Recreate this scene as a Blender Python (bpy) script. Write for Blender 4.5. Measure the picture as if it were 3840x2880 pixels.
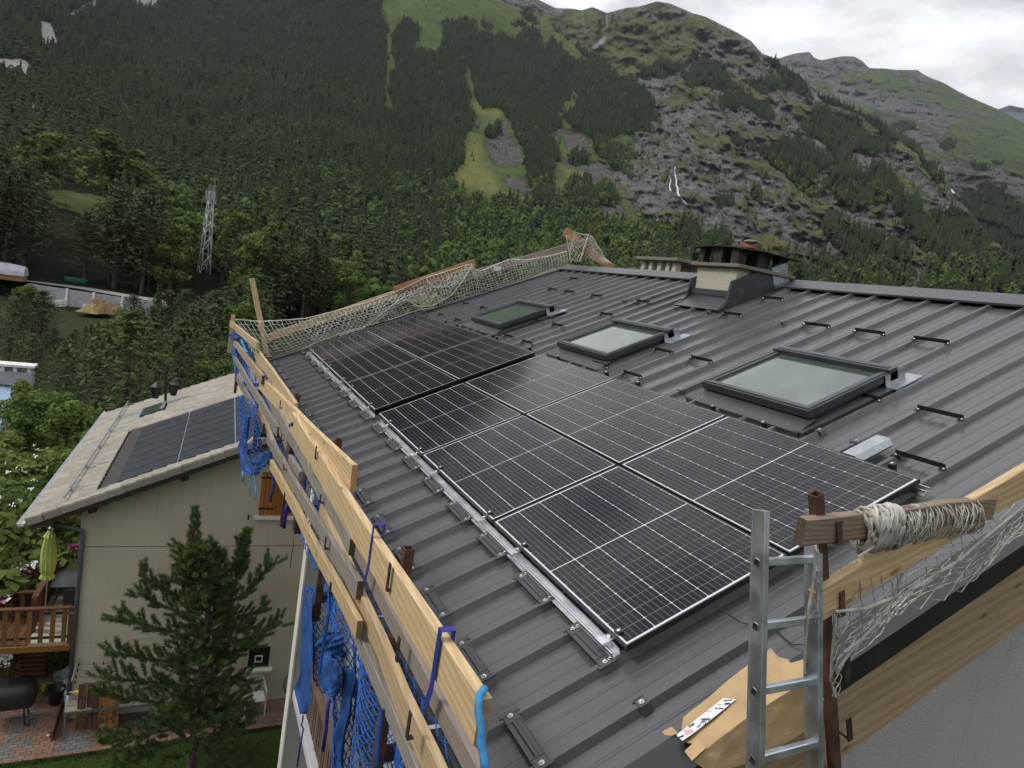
import bpy, bmesh, math, random
import numpy as np
from mathutils import Matrix, Vector, Quaternion
random.seed(7)
RS = np.random.RandomState(11)
sc = bpy.context.scene
for _o in list(bpy.data.objects):
    bpy.data.objects.remove(_o)
COL = sc.collection
# ------------------------------------------------------------------ camera
CW = np.array([7.73812899, -2.16661629, 1.69982046])
RC = np.array([[0.42416654, 0.19185264, -0.88502842],
               [0.89171794, 0.0818828, 0.44512282],
               [0.15786659, -0.97800193, -0.13634649]])   # columns: image right, image down, view direction
FPX = 2497.17
cam = bpy.data.cameras.new('camera')
cam.sensor_width = 36.0
cam.sensor_fit = 'HORIZONTAL'
cam.lens = FPX / 3840 * 36
cam.clip_start = 0.05
cam.clip_end = 30000
camo = bpy.data.objects.new('camera', cam)
COL.objects.link(camo)
camo.matrix_world = Matrix(((RC[0, 0], -RC[0, 1], -RC[0, 2], CW[0]),
                            (RC[1, 0], -RC[1, 1], -RC[1, 2], CW[1]),
                            (RC[2, 0], -RC[2, 1], -RC[2, 2], CW[2]), (0, 0, 0, 1)))
sc.camera = camo
# ------------------------------------------------------------------ world and sun
SUN_AZ, SUN_EL = math.radians(-105), math.radians(46)
world = bpy.data.worlds.new('World')
sc.world = world
world.use_nodes = True
wn, wl = world.node_tree.nodes, world.node_tree.links
wn.clear()
def WN(t, **k):
    n = wn.new(t)
    for a, b in k.items():
        setattr(n, a, b)
    return n
w_out = WN('ShaderNodeOutputWorld')
w_bg = WN('ShaderNodeBackground')
w_bg.inputs['Strength'].default_value = 0.1
w_sky = WN('ShaderNodeTexSky', sky_type='NISHITA', sun_disc=False, sun_elevation=SUN_EL,
           sun_rotation=math.pi / 2 - SUN_AZ, altitude=1500.0)
w_co = WN('ShaderNodeTexCoord')
w_map = WN('ShaderNodeMapping')
w_map.inputs['Location'].default_value = (0.35, 0.1, 0.0)
w_map.inputs['Scale'].default_value = (1.0, 1.0, 2.1)
w_n1 = WN('ShaderNodeTexNoise')
w_n1.inputs['Scale'].default_value = 3.1
w_n1.inputs['Detail'].default_value = 9
w_n1.inputs['Roughness'].default_value = 0.56
w_n1.inputs['Distortion'].default_value = 0.25
w_n2 = WN('ShaderNodeTexNoise')
w_n2.inputs['Scale'].default_value = 3.3
w_n2.inputs['Detail'].default_value = 9
w_n2.inputs['Roughness'].default_value = 0.58
w_r1 = WN('ShaderNodeValToRGB')       # cloud cover: almost closed, small blue gaps
w_r1.color_ramp.elements[0].position = 0.30
w_r1.color_ramp.elements[1].position = 0.42
w_r2 = WN('ShaderNodeValToRGB')       # cloud brightness
e = w_r2.color_ramp.elements
e[0].position, e[0].color = 0.38, (1.9, 2.05, 2.4, 1)
e[1].position, e[1].color = 0.60, (7.9, 8.0, 8.1, 1)
e2 = e.new(0.49)
e2.color = (4.7, 4.85, 5.1, 1)
w_mix = WN('ShaderNodeMix', data_type='RGBA')
w_m2 = WN('ShaderNodeMapping')
w_m2.inputs['Location'].default_value = (1.7, 2.3, 0.6)
w_m2.inputs['Scale'].default_value = (1.0, 1.0, 2.4)
wl.new(w_co.outputs['Generated'], w_map.inputs['Vector'])
wl.new(w_co.outputs['Generated'], w_m2.inputs['Vector'])
wl.new(w_map.outputs[0], w_n1.inputs['Vector'])
wl.new(w_m2.outputs[0], w_n2.inputs['Vector'])
wl.new(w_n1.outputs['Fac'], w_r1.inputs['Fac'])
w_add = WN('ShaderNodeMath', operation='MULTIPLY_ADD')
w_add.inputs[1].default_value = 0.5
wl.new(w_n1.outputs['Fac'], w_add.inputs[0])
w_half = WN('ShaderNodeMath', operation='MULTIPLY')
w_half.inputs[1].default_value = 0.5
wl.new(w_n2.outputs['Fac'], w_half.inputs[0])
wl.new(w_half.outputs[0], w_add.inputs[2])
wl.new(w_add.outputs[0], w_r2.inputs['Fac'])
wl.new(w_r1.outputs['Color'], w_mix.inputs['Factor'])
wl.new(w_sky.outputs['Color'], w_mix.inputs['A'])
# an overcast sky is brighter towards the zenith
w_sep = WN('ShaderNodeSeparateXYZ')
wl.new(w_co.outputs['Generated'], w_sep.inputs[0])
w_zen = WN('ShaderNodeMapRange')
w_zen.inputs['From Min'].default_value = 0.1
w_zen.inputs['From Max'].default_value = 1.0
w_zen.inputs['To Min'].default_value = 0.86
w_zen.inputs['To Max'].default_value = 2.1
wl.new(w_sep.outputs['Z'], w_zen.inputs['Value'])
w_vm = WN('ShaderNodeVectorMath', operation='SCALE')
wl.new(w_r2.outputs['Color'], w_vm.inputs[0])
wl.new(w_zen.outputs[0], w_vm.inputs['Scale'])
wl.new(w_vm.outputs[0], w_mix.inputs['B'])
wl.new(w_mix.outputs['Result'], w_bg.inputs['Color'])
wl.new(w_bg.outputs[0], w_out.inputs['Surface'])
sun = bpy.data.lights.new('sun', 'SUN')
sun.energy = 1.5
sun.angle = math.radians(12)
sun.color = (1.0, 0.96, 0.9)
suno = bpy.data.objects.new('sun', sun)
COL.objects.link(suno)
_sd = Vector((math.cos(SUN_EL) * math.cos(SUN_AZ), math.cos(SUN_EL) * math.sin(SUN_AZ), math.sin(SUN_EL)))
suno.rotation_euler = _sd.to_track_quat('Z', 'Y').to_euler()
suno.location = (0, 0, 60)
vs = sc.view_settings
vs.view_transform = 'Standard'
vs.look = 'None'
vs.gamma = 1.0
vs.use_curve_mapping = False
vs.exposure = 0.38
sc.render.engine = 'CYCLES'
cy = sc.cycles
cy.use_denoising = True
cy.max_bounces = 6
cy.diffuse_bounces = 3
cy.glossy_bounces = 3
cy.transmission_bounces = 4
cy.transparent_max_bounces = 8
cy.caustics_reflective = False
cy.caustics_refractive = False
cy.sample_clamp_indirect = 4.0

# ------------------------------------------------------------------ geometry of the photograph
DS = 2212 / 3840.0
TH = math.radians(24.3)
CT, ST = math.cos(TH), math.sin(TH)
RW = np.array([[1, 0, 0], [0, CT, -ST], [0, ST, CT]])     # roof frame (along ridge, up slope, off the roof) -> world
RWM = Matrix(RW.tolist()).to_4x4()
def rw(u, v, n=0.0):
    return RW @ np.array([u, v, n])
def ray(p):                      # p in pixels of the 3840 wide photograph
    return RC @ np.array([(p[0] - 1920) / FPX, (p[1] - 1440) / FPX, 1.0])
def onroof(p, n=0.0):
    d = RW.T @ ray(p); c = RW.T @ CW
    return (c + d * ((n - c[2]) / d[2]))[:2]
def onax(p, ax, val):
    d = ray(p)
    return CW + d * ((val - CW[ax]) / d[ax])
def onvert(p, a, b):
    a, b = np.array(a, float), np.array(b, float)
    nn = np.array([-(b - a)[1], (b - a)[0]])
    d = ray(p)
    return CW + d * (nn @ (a - CW[:2]) / (nn @ d[:2]))
def atr(p, r):                   # point at horizontal distance r
    d = ray(p)
    return CW + d * (r / math.hypot(d[0], d[1]))
def proj(P):
    q = RC.T @ (np.array(P, float) - CW)
    return np.array([q[0] / q[2] * FPX + 1920, q[1] / q[2] * FPX + 1440])
def cr(x0, y0, s):
    return lambda x, y: (x0 + x / s, y0 + y / s)
cA, cB, cE, cF, cG, cH = cr(2540, 1700, 1.7015), cr(2340, 2200, 2.44), cr(860, 1180, 5.53), cr(860, 1480, 4.1475), cr(1000, 1750, 3.318), cr(1030, 2200, 2.44)
cI, cJ, cK, c4, c5, c6, c7 = cr(0, 1950, 3.687), cr(0, 2350, 3.13), cr(0, 1000, 3.95), cr(0, 950, 1.7015), cr(0, 1905, 1.7015), cr(800, 900, 1.7015), cr(800, 1905, 1.7015)
c6b, c8, c8b = cr(2000, 850, 3.456), cr(1900, 850, 1.7015), cr(2540, 850, 1.7015)
c2, c3 = cr(1300, 0, 1.7015), cr(2540, 0, 1.7015)
ZG = -10.5                       # ground round the houses

# ------------------------------------------------------------------ mesh and object helpers
class MB:
    def __init__(s):
        s.v, s.f, s.m, s.k = [], [], [], 0
    def add(s, vs_, fs, mi=0):
        b = len(s.v)
        s.v.extend([tuple(map(float, p)) for p in vs_])
        s.f.extend([tuple(i + b for i in f) for f in fs])
        s.m.extend([mi] * len(fs))
        return s
    def hexa(s, p, mi=0):        # 8 points: bottom ring, top ring
        return s.add(p, [(3, 2, 1, 0), (4, 5, 6, 7), (0, 1, 5, 4), (1, 2, 6, 5), (2, 3, 7, 6), (3, 0, 4, 7)], mi)
    def box(s, a, b, mi=0):
        (x0, y0, z0), (x1, y1, z1) = a, b
        return s.hexa([(x0, y0, z0), (x1, y0, z0), (x1, y1, z0), (x0, y1, z0), (x0, y0, z1), (x1, y0, z1), (x1, y1, z1), (x0, y1, z1)], mi)
    def beam(s, p, q, w, h, up=(0, 0, 1), mi=0):
        p, q, up = Vector(p), Vector(q), Vector(up)
        d = (q - p).normalized()
        side = d.cross(up).normalized()
        u = side.cross(d).normalized()
        a, b = side * w / 2, u * h / 2
        return s.hexa([p - a - b, p + a - b, p + a + b, p - a + b, q - a - b, q + a - b, q + a + b, q - a + b], mi)
    def tube(s, pts, r, n=6, mi=0, caps=True):
        pts = [Vector(p) for p in pts]
        rs = r if isinstance(r, (list, tuple)) else [r] * len(pts)
        rings = []
        prev = None
        for i, p in enumerate(pts):
            d = (pts[min(i + 1, len(pts) - 1)] - pts[max(i - 1, 0)])
            if d.length < 1e-9:
                d = Vector((0, 0, 1))
            d.normalize()
            if prev is None:
                a = d.orthogonal().normalized()
            else:
                a = prev - d * prev.dot(d)
                a = a.normalized() if a.length > 1e-6 else d.orthogonal().normalized()
            prev = a
            b = d.cross(a)
            rings.append([p + (a * math.cos(2 * math.pi * k / n) + b * math.sin(2 * math.pi * k / n)) * rs[i] for k in range(n)])
        vv = [x for rg in rings for x in rg]
        ff = []
        for i in range(len(pts) - 1):
            for k in range(n):
                ff.append((i * n + k, i * n + (k + 1) % n, (i + 1) * n + (k + 1) % n, (i + 1) * n + k))
        if caps:
            ff.append(tuple(range(n - 1, -1, -1)))
            ff.append(tuple((len(pts) - 1) * n + k for k in range(n)))
        return s.add(vv, ff, mi)
    def prism(s, poly, vec, mi=0):
        n = len(poly)
        vec = Vector(vec)
        vv = [Vector(p) for p in poly] + [Vector(p) + vec for p in poly]
        ff = [tuple(range(n - 1, -1, -1)), tuple(range(n, 2 * n))] + [(i, (i + 1) % n, n + (i + 1) % n, n + i) for i in range(n)]
        return s.add(vv, ff, mi)
    def lathe(s, prof, n=12, o=(0, 0, 0), mi=0):
        vv, ff = [], []
        for r, z in prof:
            for k in range(n):
                a = 2 * math.pi * k / n
                vv.append((o[0] + r * math.cos(a), o[1] + r * math.sin(a), o[2] + z))
        for i in range(len(prof) - 1):
            for k in range(n):
                ff.append((i * n + k, i * n + (k + 1) % n, (i + 1) * n + (k + 1) % n, (i + 1) * n + k))
        ff.append(tuple(range(n - 1, -1, -1)))
        ff.append(tuple((len(prof) - 1) * n + k for k in range(n)))
        return s.add(vv, ff, mi)
    def grid(s, P, mi=0, closed=False):     # P[i][j] points
        ni, nj = len(P), len(P[0])
        vv = [p for rw_ in P for p in rw_]
        ff = [(i * nj + j, i * nj + j + 1, (i + 1) * nj + j + 1, (i + 1) * nj + j) for i in range(ni - 1) for j in range(nj - 1)]
        return s.add(vv, ff, mi)
    def mesh(s, name, mats, smooth=False):
        me = bpy.data.meshes.new(name)
        me.from_pydata(s.v, [], s.f)
        for m in (mats if isinstance(mats, (list, tuple)) else [mats]):
            me.materials.append(m)
        if any(s.m):
            me.polygons.foreach_set('material_index', s.m)
        if smooth:
            me.polygons.foreach_set('use_smooth', [True] * len(me.polygons))
        me.update()
        return me
WMX = {}
def tagit(o, label=None, cat=None, group=None, kind=None):
    if label: o['label'] = label
    if cat: o['category'] = cat
    if group: o['group'] = group
    if kind: o['kind'] = kind
    return o
def put(name, me, parent=None, world=None, **k):
    o = bpy.data.objects.new(name, me)
    COL.objects.link(o)
    W = world if world is not None else Matrix()
    if parent is not None:
        o.parent = parent
        o.matrix_parent_inverse = WMX[parent.name].inverted()
    o.matrix_basis = W
    WMX[o.name] = W.copy()
    return tagit(o, **k)
def thing(name, loc, label, cat, group=None, kind=None):
    o = bpy.data.objects.new(name, None)
    o.empty_display_size = 0.2
    COL.objects.link(o)
    o.location = loc
    WMX[o.name] = Matrix.Translation(Vector(loc))
    return tagit(o, label, cat, group, kind)
def part(name, mb, mats, parent, world=None, smooth=False, bevel=0, **k):
    o = put(name, mb.mesh(name, mats, smooth), parent, world, **k)
    if bevel:
        bv = o.modifiers.new('bevel', 'BEVEL')
        bv.width = bevel
        bv.segments = 1
        bv.limit_method = 'ANGLE'
    return o
def solo(name, mb, mats, label, cat, group=None, kind=None, smooth=False, bevel=0, world=None):
    # a thing that is one mesh: its origin goes to the middle of its foot
    if world is None:
        A = np.array(mb.v)
        o0 = np.array([(A[:, 0].min() + A[:, 0].max()) / 2, (A[:, 1].min() + A[:, 1].max()) / 2, A[:, 2].min()])
        mb.v = [tuple(p) for p in (A - o0)]
        world = Matrix.Translation(Vector(o0))
    return part(name, mb, mats, None, world, smooth, bevel, label=label, cat=cat, group=group, kind=kind)
def copy_child(src, parent, world):
    o = src.copy()
    COL.objects.link(o)
    o.parent = parent
    o.matrix_parent_inverse = WMX[parent.name].inverted() if parent is not None else Matrix()
    o.matrix_basis = world
    WMX[o.name] = world.copy()
    return o
def frame(p, xdir, up):          # matrix with local x along xdir, local z near up
    x = Vector(xdir).normalized()
    z = Vector(up); z = (z - x * z.dot(x)).normalized()
    y = z.cross(x)
    M = Matrix((x, y, z)).transposed().to_4x4()
    M.translation = Vector(p)
    return M
# ------------------------------------------------------------------ materials
class NT:
    def __init__(s, name):
        s.mat = bpy.data.materials.new(name)
        s.mat.use_nodes = True
        s.n, s.l = s.mat.node_tree.nodes, s.mat.node_tree.links
        s.b = s.n['Principled BSDF']
        s.out = s.n['Material Output']
        s._co = None
    def new(s, t, **k):
        n = s.n.new(t)
        for a, b in k.items():
            setattr(n, a, b)
        return n
    def co(s, which='Object'):
        if s._co is None:
            s._co = s.new('ShaderNodeTexCoord')
        return s._co.outputs[which]
    def mapping(s, scale=(1, 1, 1), loc=(0, 0, 0), which='Object', rnd=False, vec=None):
        m = s.new('ShaderNodeMapping')
        m.inputs['Scale'].default_value = scale
        m.inputs['Location'].default_value = loc
        s.l.new(vec if vec is not None else s.co(which), m.inputs['Vector'])
        if rnd:
            oi = s.new('ShaderNodeObjectInfo')
            mu = s.new('ShaderNodeMath', operation='MULTIPLY')
            mu.inputs[1].default_value = 53.0
            s.l.new(oi.outputs['Random'], mu.inputs[0])
            va = s.new('ShaderNodeVectorMath', operation='ADD')
            s.l.new(m.outputs[0], va.inputs[0])
            s.l.new(mu.outputs[0], va.inputs[1])
            return va.outputs[0]
        return m.outputs[0]
    def noise(s, vec, scale=5, detail=4, rough=0.55, dist=0.0):
        n = s.new('ShaderNodeTexNoise')
        n.inputs['Scale'].default_value = scale
        n.inputs['Detail'].default_value = detail
        n.inputs['Roughness'].default_value = rough
        n.inputs['Distortion'].default_value = dist
        s.l.new(vec, n.inputs['Vector'])
        return n.outputs['Fac']
    def ramp(s, fac, stops):
        r = s.new('ShaderNodeValToRGB')
        e = r.color_ramp.elements
        while len(e) < len(stops):
            e.new(0.5)
        for i, (p, c) in enumerate(stops):
            e[i].position = p
            e[i].color = c if len(c) == 4 else (*c, 1)
        s.l.new(fac, r.inputs['Fac'])
        return r.outputs['Color']
    def fr(s, fac, a, b, lo=0.0, hi=1.0):
        r = s.new('ShaderNodeMapRange')
        r.inputs['From Min'].default_value = a
        r.inputs['From Max'].default_value = b
        r.inputs['To Min'].default_value = lo
        r.inputs['To Max'].default_value = hi
        s.l.new(fac, r.inputs['Value'])
        return r.outputs[0]
    def mix(s, fac, a, b, mode='MIX'):
        m = s.new('ShaderNodeMix', data_type='RGBA', blend_type=mode)
        for sock, val in (('Factor', fac), ('A', a), ('B', b)):
            if isinstance(val, (int, float)):
                m.inputs[sock].default_value = val
            elif isinstance(val, tuple):
                m.inputs[sock].default_value = val if len(val) == 4 else (*val, 1)
            else:
                s.l.new(val, m.inputs[sock])
        return m.outputs['Result']
    def math(s, op, a, b=None):
        m = s.new('ShaderNodeMath', operation=op)
        for i, v in enumerate((a, b)):
            if v is None: continue
            if isinstance(v, (int, float)):
                m.inputs[i].default_value = v
            else:
                s.l.new(v, m.inputs[i])
        return m.outputs[0]
    def attr(s, name):
        a = s.new('ShaderNodeAttribute', attribute_name=name)
        return a.outputs['Fac']
    def rnd(s):
        return s.new('ShaderNodeObjectInfo').outputs['Random']
    def color(s, c):
        if isinstance(c, tuple):
            s.b.inputs['Base Color'].default_value = (*c, 1)
        else:
            s.l.new(c, s.b.inputs['Base Color'])
    def set(s, **k):
        for a, v in k.items():
            key = {'rough': 'Roughness', 'metal': 'Metallic', 'spec': 'Specular IOR Level', 'ior': 'IOR', 'coat': 'Coat Weight', 'coatr': 'Coat Roughness',
                   'trans': 'Transmission Weight', 'alpha': 'Alpha', 'sss': 'Subsurface Weight', 'sheen': 'Sheen Weight'}[a]
            if isinstance(v, (int, float)):
                s.b.inputs[key].default_value = v
            else:
                s.l.new(v, s.b.inputs[key])
        return s
    def bump(s, h, strength=0.3, dist=0.01):
        b = s.new('ShaderNodeBump')
        b.inputs['Strength'].default_value = strength
        b.inputs['Distance'].default_value = dist
        s.l.new(h, b.inputs['Height'])
        s.l.new(b.outputs[0], s.b.inputs['Normal'])
        return s

def plain(name, c, rough=0.6, metal=0.0, var=0.25, scale=6, bump=0.0, spec=0.5, fine=60):
    t = NT(name)
    v = t.mapping(rnd=True)
    n = t.noise(v, scale, 5)
    lo = tuple(x * (1 - var) for x in c); hi = tuple(min(1, x * (1 + var)) for x in c)
    t.color(t.ramp(n, [(0.3, lo), (0.7, hi)]))
    t.set(rough=t.fr(n, 0.3, 0.7, max(0.05, rough - 0.08), min(1, rough + 0.08)), metal=metal, spec=spec)
    if bump:
        t.bump(t.noise(v, fine, 4), bump, 0.004)
    return t.mat
def steel_paint(name, c, rough):
    t = NT(name)
    v = t.mapping()
    big = t.noise(v, 1.3, 5, 0.6)
    st = t.noise(t.mapping((9, 0.5, 3)), 3.0, 4)
    fleck = t.fr(t.noise(v, 95, 2), 0.72, 0.76)
    smear = t.fr(t.noise(t.mapping((3, 0.9, 1), (4, 2, 0)), 5, 5), 0.62, 0.8)
    base = t.ramp(big, [(0.3, tuple(x * 0.86 for x in c)), (0.7, tuple(x * 1.14 for x in c))])
    base = t.mix(t.math('MULTIPLY', st, 0.25), base, tuple(x * 1.5 for x in c))
    base = t.mix(t.math('MULTIPLY', smear, 0.32), base, (0.16, 0.155, 0.145))
    base = t.mix(t.math('MULTIPLY', fleck, 0.5), base, (0.2, 0.2, 0.19))
    t.color(base)
    t.set(rough=t.fr(t.math('ADD', big, t.math('MULTIPLY', smear, 0.6)), 0.3, 1.0, rough - 0.06, rough + 0.16), spec=0.5)
    t.bump(t.noise(t.mapping((2, 0.35, 1)), 2.2, 3), 0.12, 0.02)
    return t.mat
def woodmat(name, light, dark, ring=26, grey=0.0, crack=0.0, knots=True, rough=0.65, sat=1.0):
    t = NT(name)
    va = t.mapping((0.10, 1, 1), rnd=True)
    vc = t.mapping((0.55, 1, 1), (3, 1, 2), rnd=True)
    warp = t.noise(va, 3.2, 3, 0.5)
    w = t.new('ShaderNodeTexWave', wave_type='BANDS', bands_direction='DIAGONAL')
    w.inputs['Scale'].default_value = ring
    w.inputs['Distortion'].default_value = 5.5
    w.inputs['Detail'].default_value = 2.0
    w.inputs['Detail Scale'].default_value = 1.15
    t.l.new(va, w.inputs['Vector'])
    fine = t.noise(t.mapping((0.8, 60, 60), rnd=True), 3, 3)
    blot = t.noise(t.mapping((0.7, 3, 3), rnd=True), 2.0, 5)
    c = t.mix(t.math('MULTIPLY', w.outputs['Fac'], 0.75), light, dark)
    c = t.mix(t.math('MULTIPLY', t.fr(fine, 0.35, 0.7), 0.35), c, tuple(x * 0.75 for x in dark))
    c = t.mix(t.math('MULTIPLY', t.fr(blot, 0.45, 0.75), 0.35), c, tuple(x * 0.7 for x in light))
    if grey:
        g = t.fr(t.noise(t.mapping((0.5, 2, 2), (7, 3, 1), rnd=True), 3, 6), 0.25, 0.6)
        c = t.mix(t.math('MULTIPLY', g, grey), c, (0.26, 0.245, 0.23))
    if knots:
        vor = t.new('ShaderNodeTexVoronoi', feature='F1')
        vor.inputs['Scale'].default_value = 3.0
        t.l.new(t.mapping((1.0, 2.6, 2.6), rnd=True), vor.inputs['Vector'])
        k = t.fr(vor.outputs['Distance'], 0.05, 0.15, 1.0, 0.0)
        c = t.mix(t.math('MULTIPLY', k, 0.75), c, tuple(x * 0.32 for x in dark))
    if crack:
        ck = t.fr(t.noise(t.mapping((0.6, 26, 26), (1, 5, 3), rnd=True), 2.2, 3), 0.62, 0.7)
        c = t.mix(t.math('MULTIPLY', ck, crack), c, (0.05, 0.04, 0.03))
    r = t.rnd()
    hs = t.new('ShaderNodeHueSaturation')
    t.l.new(c, hs.inputs['Color'])
    t.l.new(t.fr(r, 0, 1, 0.82, 1.12), hs.inputs['Value'])
    hs.inputs['Saturation'].default_value = sat
    t.color(hs.outputs['Color'])
    t.set(rough=rough, spec=0.3)
    t.bump(t.math('ADD', fine, t.math('MULTIPLY', w.outputs['Fac'], 0.4)), 0.35, 0.003)
    return t.mat
def stucco(name, c, scale=130, strength=0.8, stain=(0.1, 0.09, 0.07), stainf=0.3):
    t = NT(name)
    v = t.mapping()
    h = t.noise(v, scale, 3, 0.6)
    big = t.noise(v, 0.8, 5)
    run = t.noise(t.mapping((3.0, 3.0, 0.35)), 2.2, 5)
    base = t.ramp(big, [(0.3, tuple(x * 0.9 for x in c)), (0.7, tuple(min(1, x * 1.07) for x in c))])
    base = t.mix(t.math('MULTIPLY', t.fr(run, 0.55, 0.8), stainf), base, stain)
    base = t.mix(t.math('MULTIPLY', t.fr(h, 0.3, 0.5, 1, 0), 0.25), base, tuple(x * 0.5 for x in c))
    t.color(base)
    t.set(rough=0.95, spec=0.2)
    t.bump(h, strength, 0.012)
    return t.mat
def metalmat(name, c, rough, metal=1.0, spangle=0.0, scr=0.2):
    t = NT(name)
    v = t.mapping(rnd=True)
    n = t.noise(v, 9, 5)
    f = t.noise(t.mapping((4, 60, 60), rnd=True), 2, 3)
    base = t.ramp(n, [(0.3, tuple(x * 0.8 for x in c)), (0.7, tuple(min(1, x * 1.1) for x in c))])
    if spangle:
        vo = t.new('ShaderNodeTexVoronoi', feature='F1')
        vo.inputs['Scale'].default_value = 60
        t.l.new(v, vo.inputs['Vector'])
        sp = t.new('ShaderNodeSeparateColor')
        t.l.new(vo.outputs['Color'], sp.inputs[0])
        base = t.mix(t.math('MULTIPLY', sp.outputs[0], spangle), base, tuple(x * 0.55 for x in c))
    t.color(base)
    t.set(rough=t.math('ADD', t.fr(n, 0.3, 0.7, rough - 0.07, rough + 0.1), t.math('MULTIPLY', t.fr(f, 0.4, 0.7), scr * 0.3)), metal=metal)
    return t.mat

M = {}
M['roof'] = steel_paint('roof_steel', (0.074, 0.074, 0.077), 0.24)
M['trim'] = steel_paint('roof_trim', (0.05, 0.051, 0.055), 0.34)
M['trimdark'] = plain('flashing_black', (0.018, 0.018, 0.019), 0.42)
M['deck'] = plain('roof_deck', (0.05, 0.045, 0.04), 0.9)
M['alu'] = metalmat('aluminium', (0.72, 0.73, 0.75), 0.34)
M['ladder'] = metalmat('ladder_aluminium', (0.60, 0.63, 0.67), 0.40)
M['galv'] = metalmat('galvanised', (0.52, 0.55, 0.58), 0.40, spangle=0.5)
M['zinc'] = metalmat('bolt_zinc', (0.55, 0.55, 0.53), 0.3)
M['black'] = plain('anodised_black', (0.012, 0.012, 0.013), 0.33, metal=0.0, var=0.1)
M['blackp'] = plain('black_plastic', (0.015, 0.015, 0.016), 0.5)
M['fresh'] = woodmat('fresh_spruce', (0.63, 0.475, 0.28), (0.47, 0.31, 0.15), 16)
M['fresh2'] = woodmat('dry_spruce', (0.56, 0.43, 0.26), (0.43, 0.295, 0.15), 15, grey=0.12, crack=0.2)
M['grey'] = woodmat('weathered_board', (0.40, 0.34, 0.28), (0.19, 0.15, 0.115), 18, grey=0.5, crack=0.85)
M['old'] = woodmat('old_brown_board', (0.30, 0.20, 0.12), (0.12, 0.075, 0.045), 30, grey=0.3, crack=0.5)
M['pinkwood'] = woodmat('old_pink_board', (0.33, 0.245, 0.19), (0.22, 0.15, 0.115), 24, grey=0.45, crack=0.3)
M['barge'] = woodmat('barge_spruce', (0.43, 0.295, 0.16), (0.28, 0.17, 0.08), 10, grey=0.3, crack=0.3)
M['endgrain'] = plain('end_grain', (0.09, 0.06, 0.04), 0.85, var=0.4, scale=40)
M['orange'] = woodmat('orange_plank', (0.46, 0.26, 0.11), (0.3, 0.15, 0.055), 20)
M['deckwood'] = woodmat('stained_rail', (0.16, 0.075, 0.03), (0.085, 0.037, 0.015), 22, knots=False)
M['deckslat'] = woodmat('stained_slat', (0.28, 0.135, 0.035), (0.16, 0.07, 0.02), 22, knots=False)
M['slat'] = woodmat('balcony_slat', (0.17, 0.085, 0.042), (0.1, 0.048, 0.024), 22, grey=0.25, knots=False)
M['shutter'] = woodmat('shutter_wood', (0.45, 0.18, 0.035), (0.30, 0.10, 0.018), 20, knots=False)
M['darkwood'] = woodmat('dark_eave_wood', (0.045, 0.032, 0.025), (0.028, 0.02, 0.016), 20, knots=False)
M['rust'] = plain('rusty_steel', (0.085, 0.038, 0.022), 0.8, var=0.6, scale=14, bump=0.4, fine=140)
M['rustdark'] = plain('dark_rusty_steel', (0.032, 0.02, 0.015), 0.72, var=0.6, scale=14, bump=0.4, fine=140)
M['netw'] = plain('white_cord', (0.70, 0.68, 0.61), 0.9, var=0.3, scale=9)
M['netg'] = plain('grey_cord', (0.42, 0.40, 0.35), 0.9, var=0.45, scale=12, bump=0.6, fine=200)
M['netb'] = plain('blue_cord', (0.005, 0.075, 0.33), 0.7, var=0.35, scale=8)
M['netb2'] = plain('pale_blue_rope', (0.045, 0.27, 0.55), 0.75, var=0.35, scale=15, bump=0.5, fine=160)
M['tarp'] = plain('blue_tarp', (0.012, 0.064, 0.235), 0.8, var=0.45, scale=7, bump=0.5, fine=55)
M['strap'] = plain('blue_strap', (0.016, 0.028, 0.21), 0.7, var=0.2)
M['stcream'] = stucco('cream_render', (0.60, 0.52, 0.39), 60, 0.55, (0.30, 0.25, 0.18), 0.3)
M['stgrey'] = stucco('grey_roughcast', (0.42, 0.42, 0.40), 75, 0.7)
M['stwhite'] = stucco('white_trim', (0.72, 0.70, 0.60), 90, 0.2, (0.3, 0.28, 0.24), 0.5)
M['slab'] = stucco('slab_paint', (0.50, 0.50, 0.52), 30, 0.3, (0.22, 0.2, 0.18), 0.6)
M['stchim'] = stucco('chimney_render', (0.50, 0.46, 0.37), 48, 0.9, (0.34, 0.2, 0.08), 0.25)
M['concrete'] = stucco('old_concrete', (0.22, 0.19, 0.155), 60, 0.8, (0.16, 0.075, 0.03), 0.8)
M['soot'] = plain('sooty_steel', (0.03, 0.022, 0.019), 0.75, var=0.7, scale=10, bump=0.3)
M['brick'] = plain('terracotta', (0.27, 0.12, 0.065), 0.85, var=0.3, scale=12, bump=0.4)
M['stone'] = plain('grey_stone', (0.17, 0.155, 0.13), 0.9, var=0.5, scale=12, bump=0.6)
def cellmat():
    t = NT('solar_cell')
    w = t.new('ShaderNodeTexWave', wave_type='BANDS', bands_direction='Y')
    w.inputs['Scale'].default_value = 10.0 * math.pi / 0.182 / math.pi * 0.157
    w.inputs['Distortion'].default_value = 0
    t.l.new(t.co('Object'), w.inputs['Vector'])
    line = t.fr(w.outputs['Fac'], 0.93, 0.99)
    r = t.rnd()
    base = t.mix(r, (0.0095, 0.0075, 0.0115), (0.0145, 0.011, 0.0155))
    base = t.mix(t.math('MULTIPLY', line, 0.35), base, (0.25, 0.25, 0.27))
    dust = t.fr(t.noise(t.mapping((1, 1, 1), which='Object', rnd=True), 16, 5), 0.5, 0.9)
    base = t.mix(t.math('MULTIPLY', dust, 0.03), base, (0.4, 0.38, 0.34))
    t.color(base)
    t.set(rough=0.11, ior=1.33)
    return t.mat
M['cell'] = cellmat()
def backsheet():
    t = NT('backsheet')
    t.color((0.62, 0.63, 0.66))
    t.set(rough=0.11, ior=1.33)
    return t.mat
M['backsheet'] = backsheet()
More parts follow.
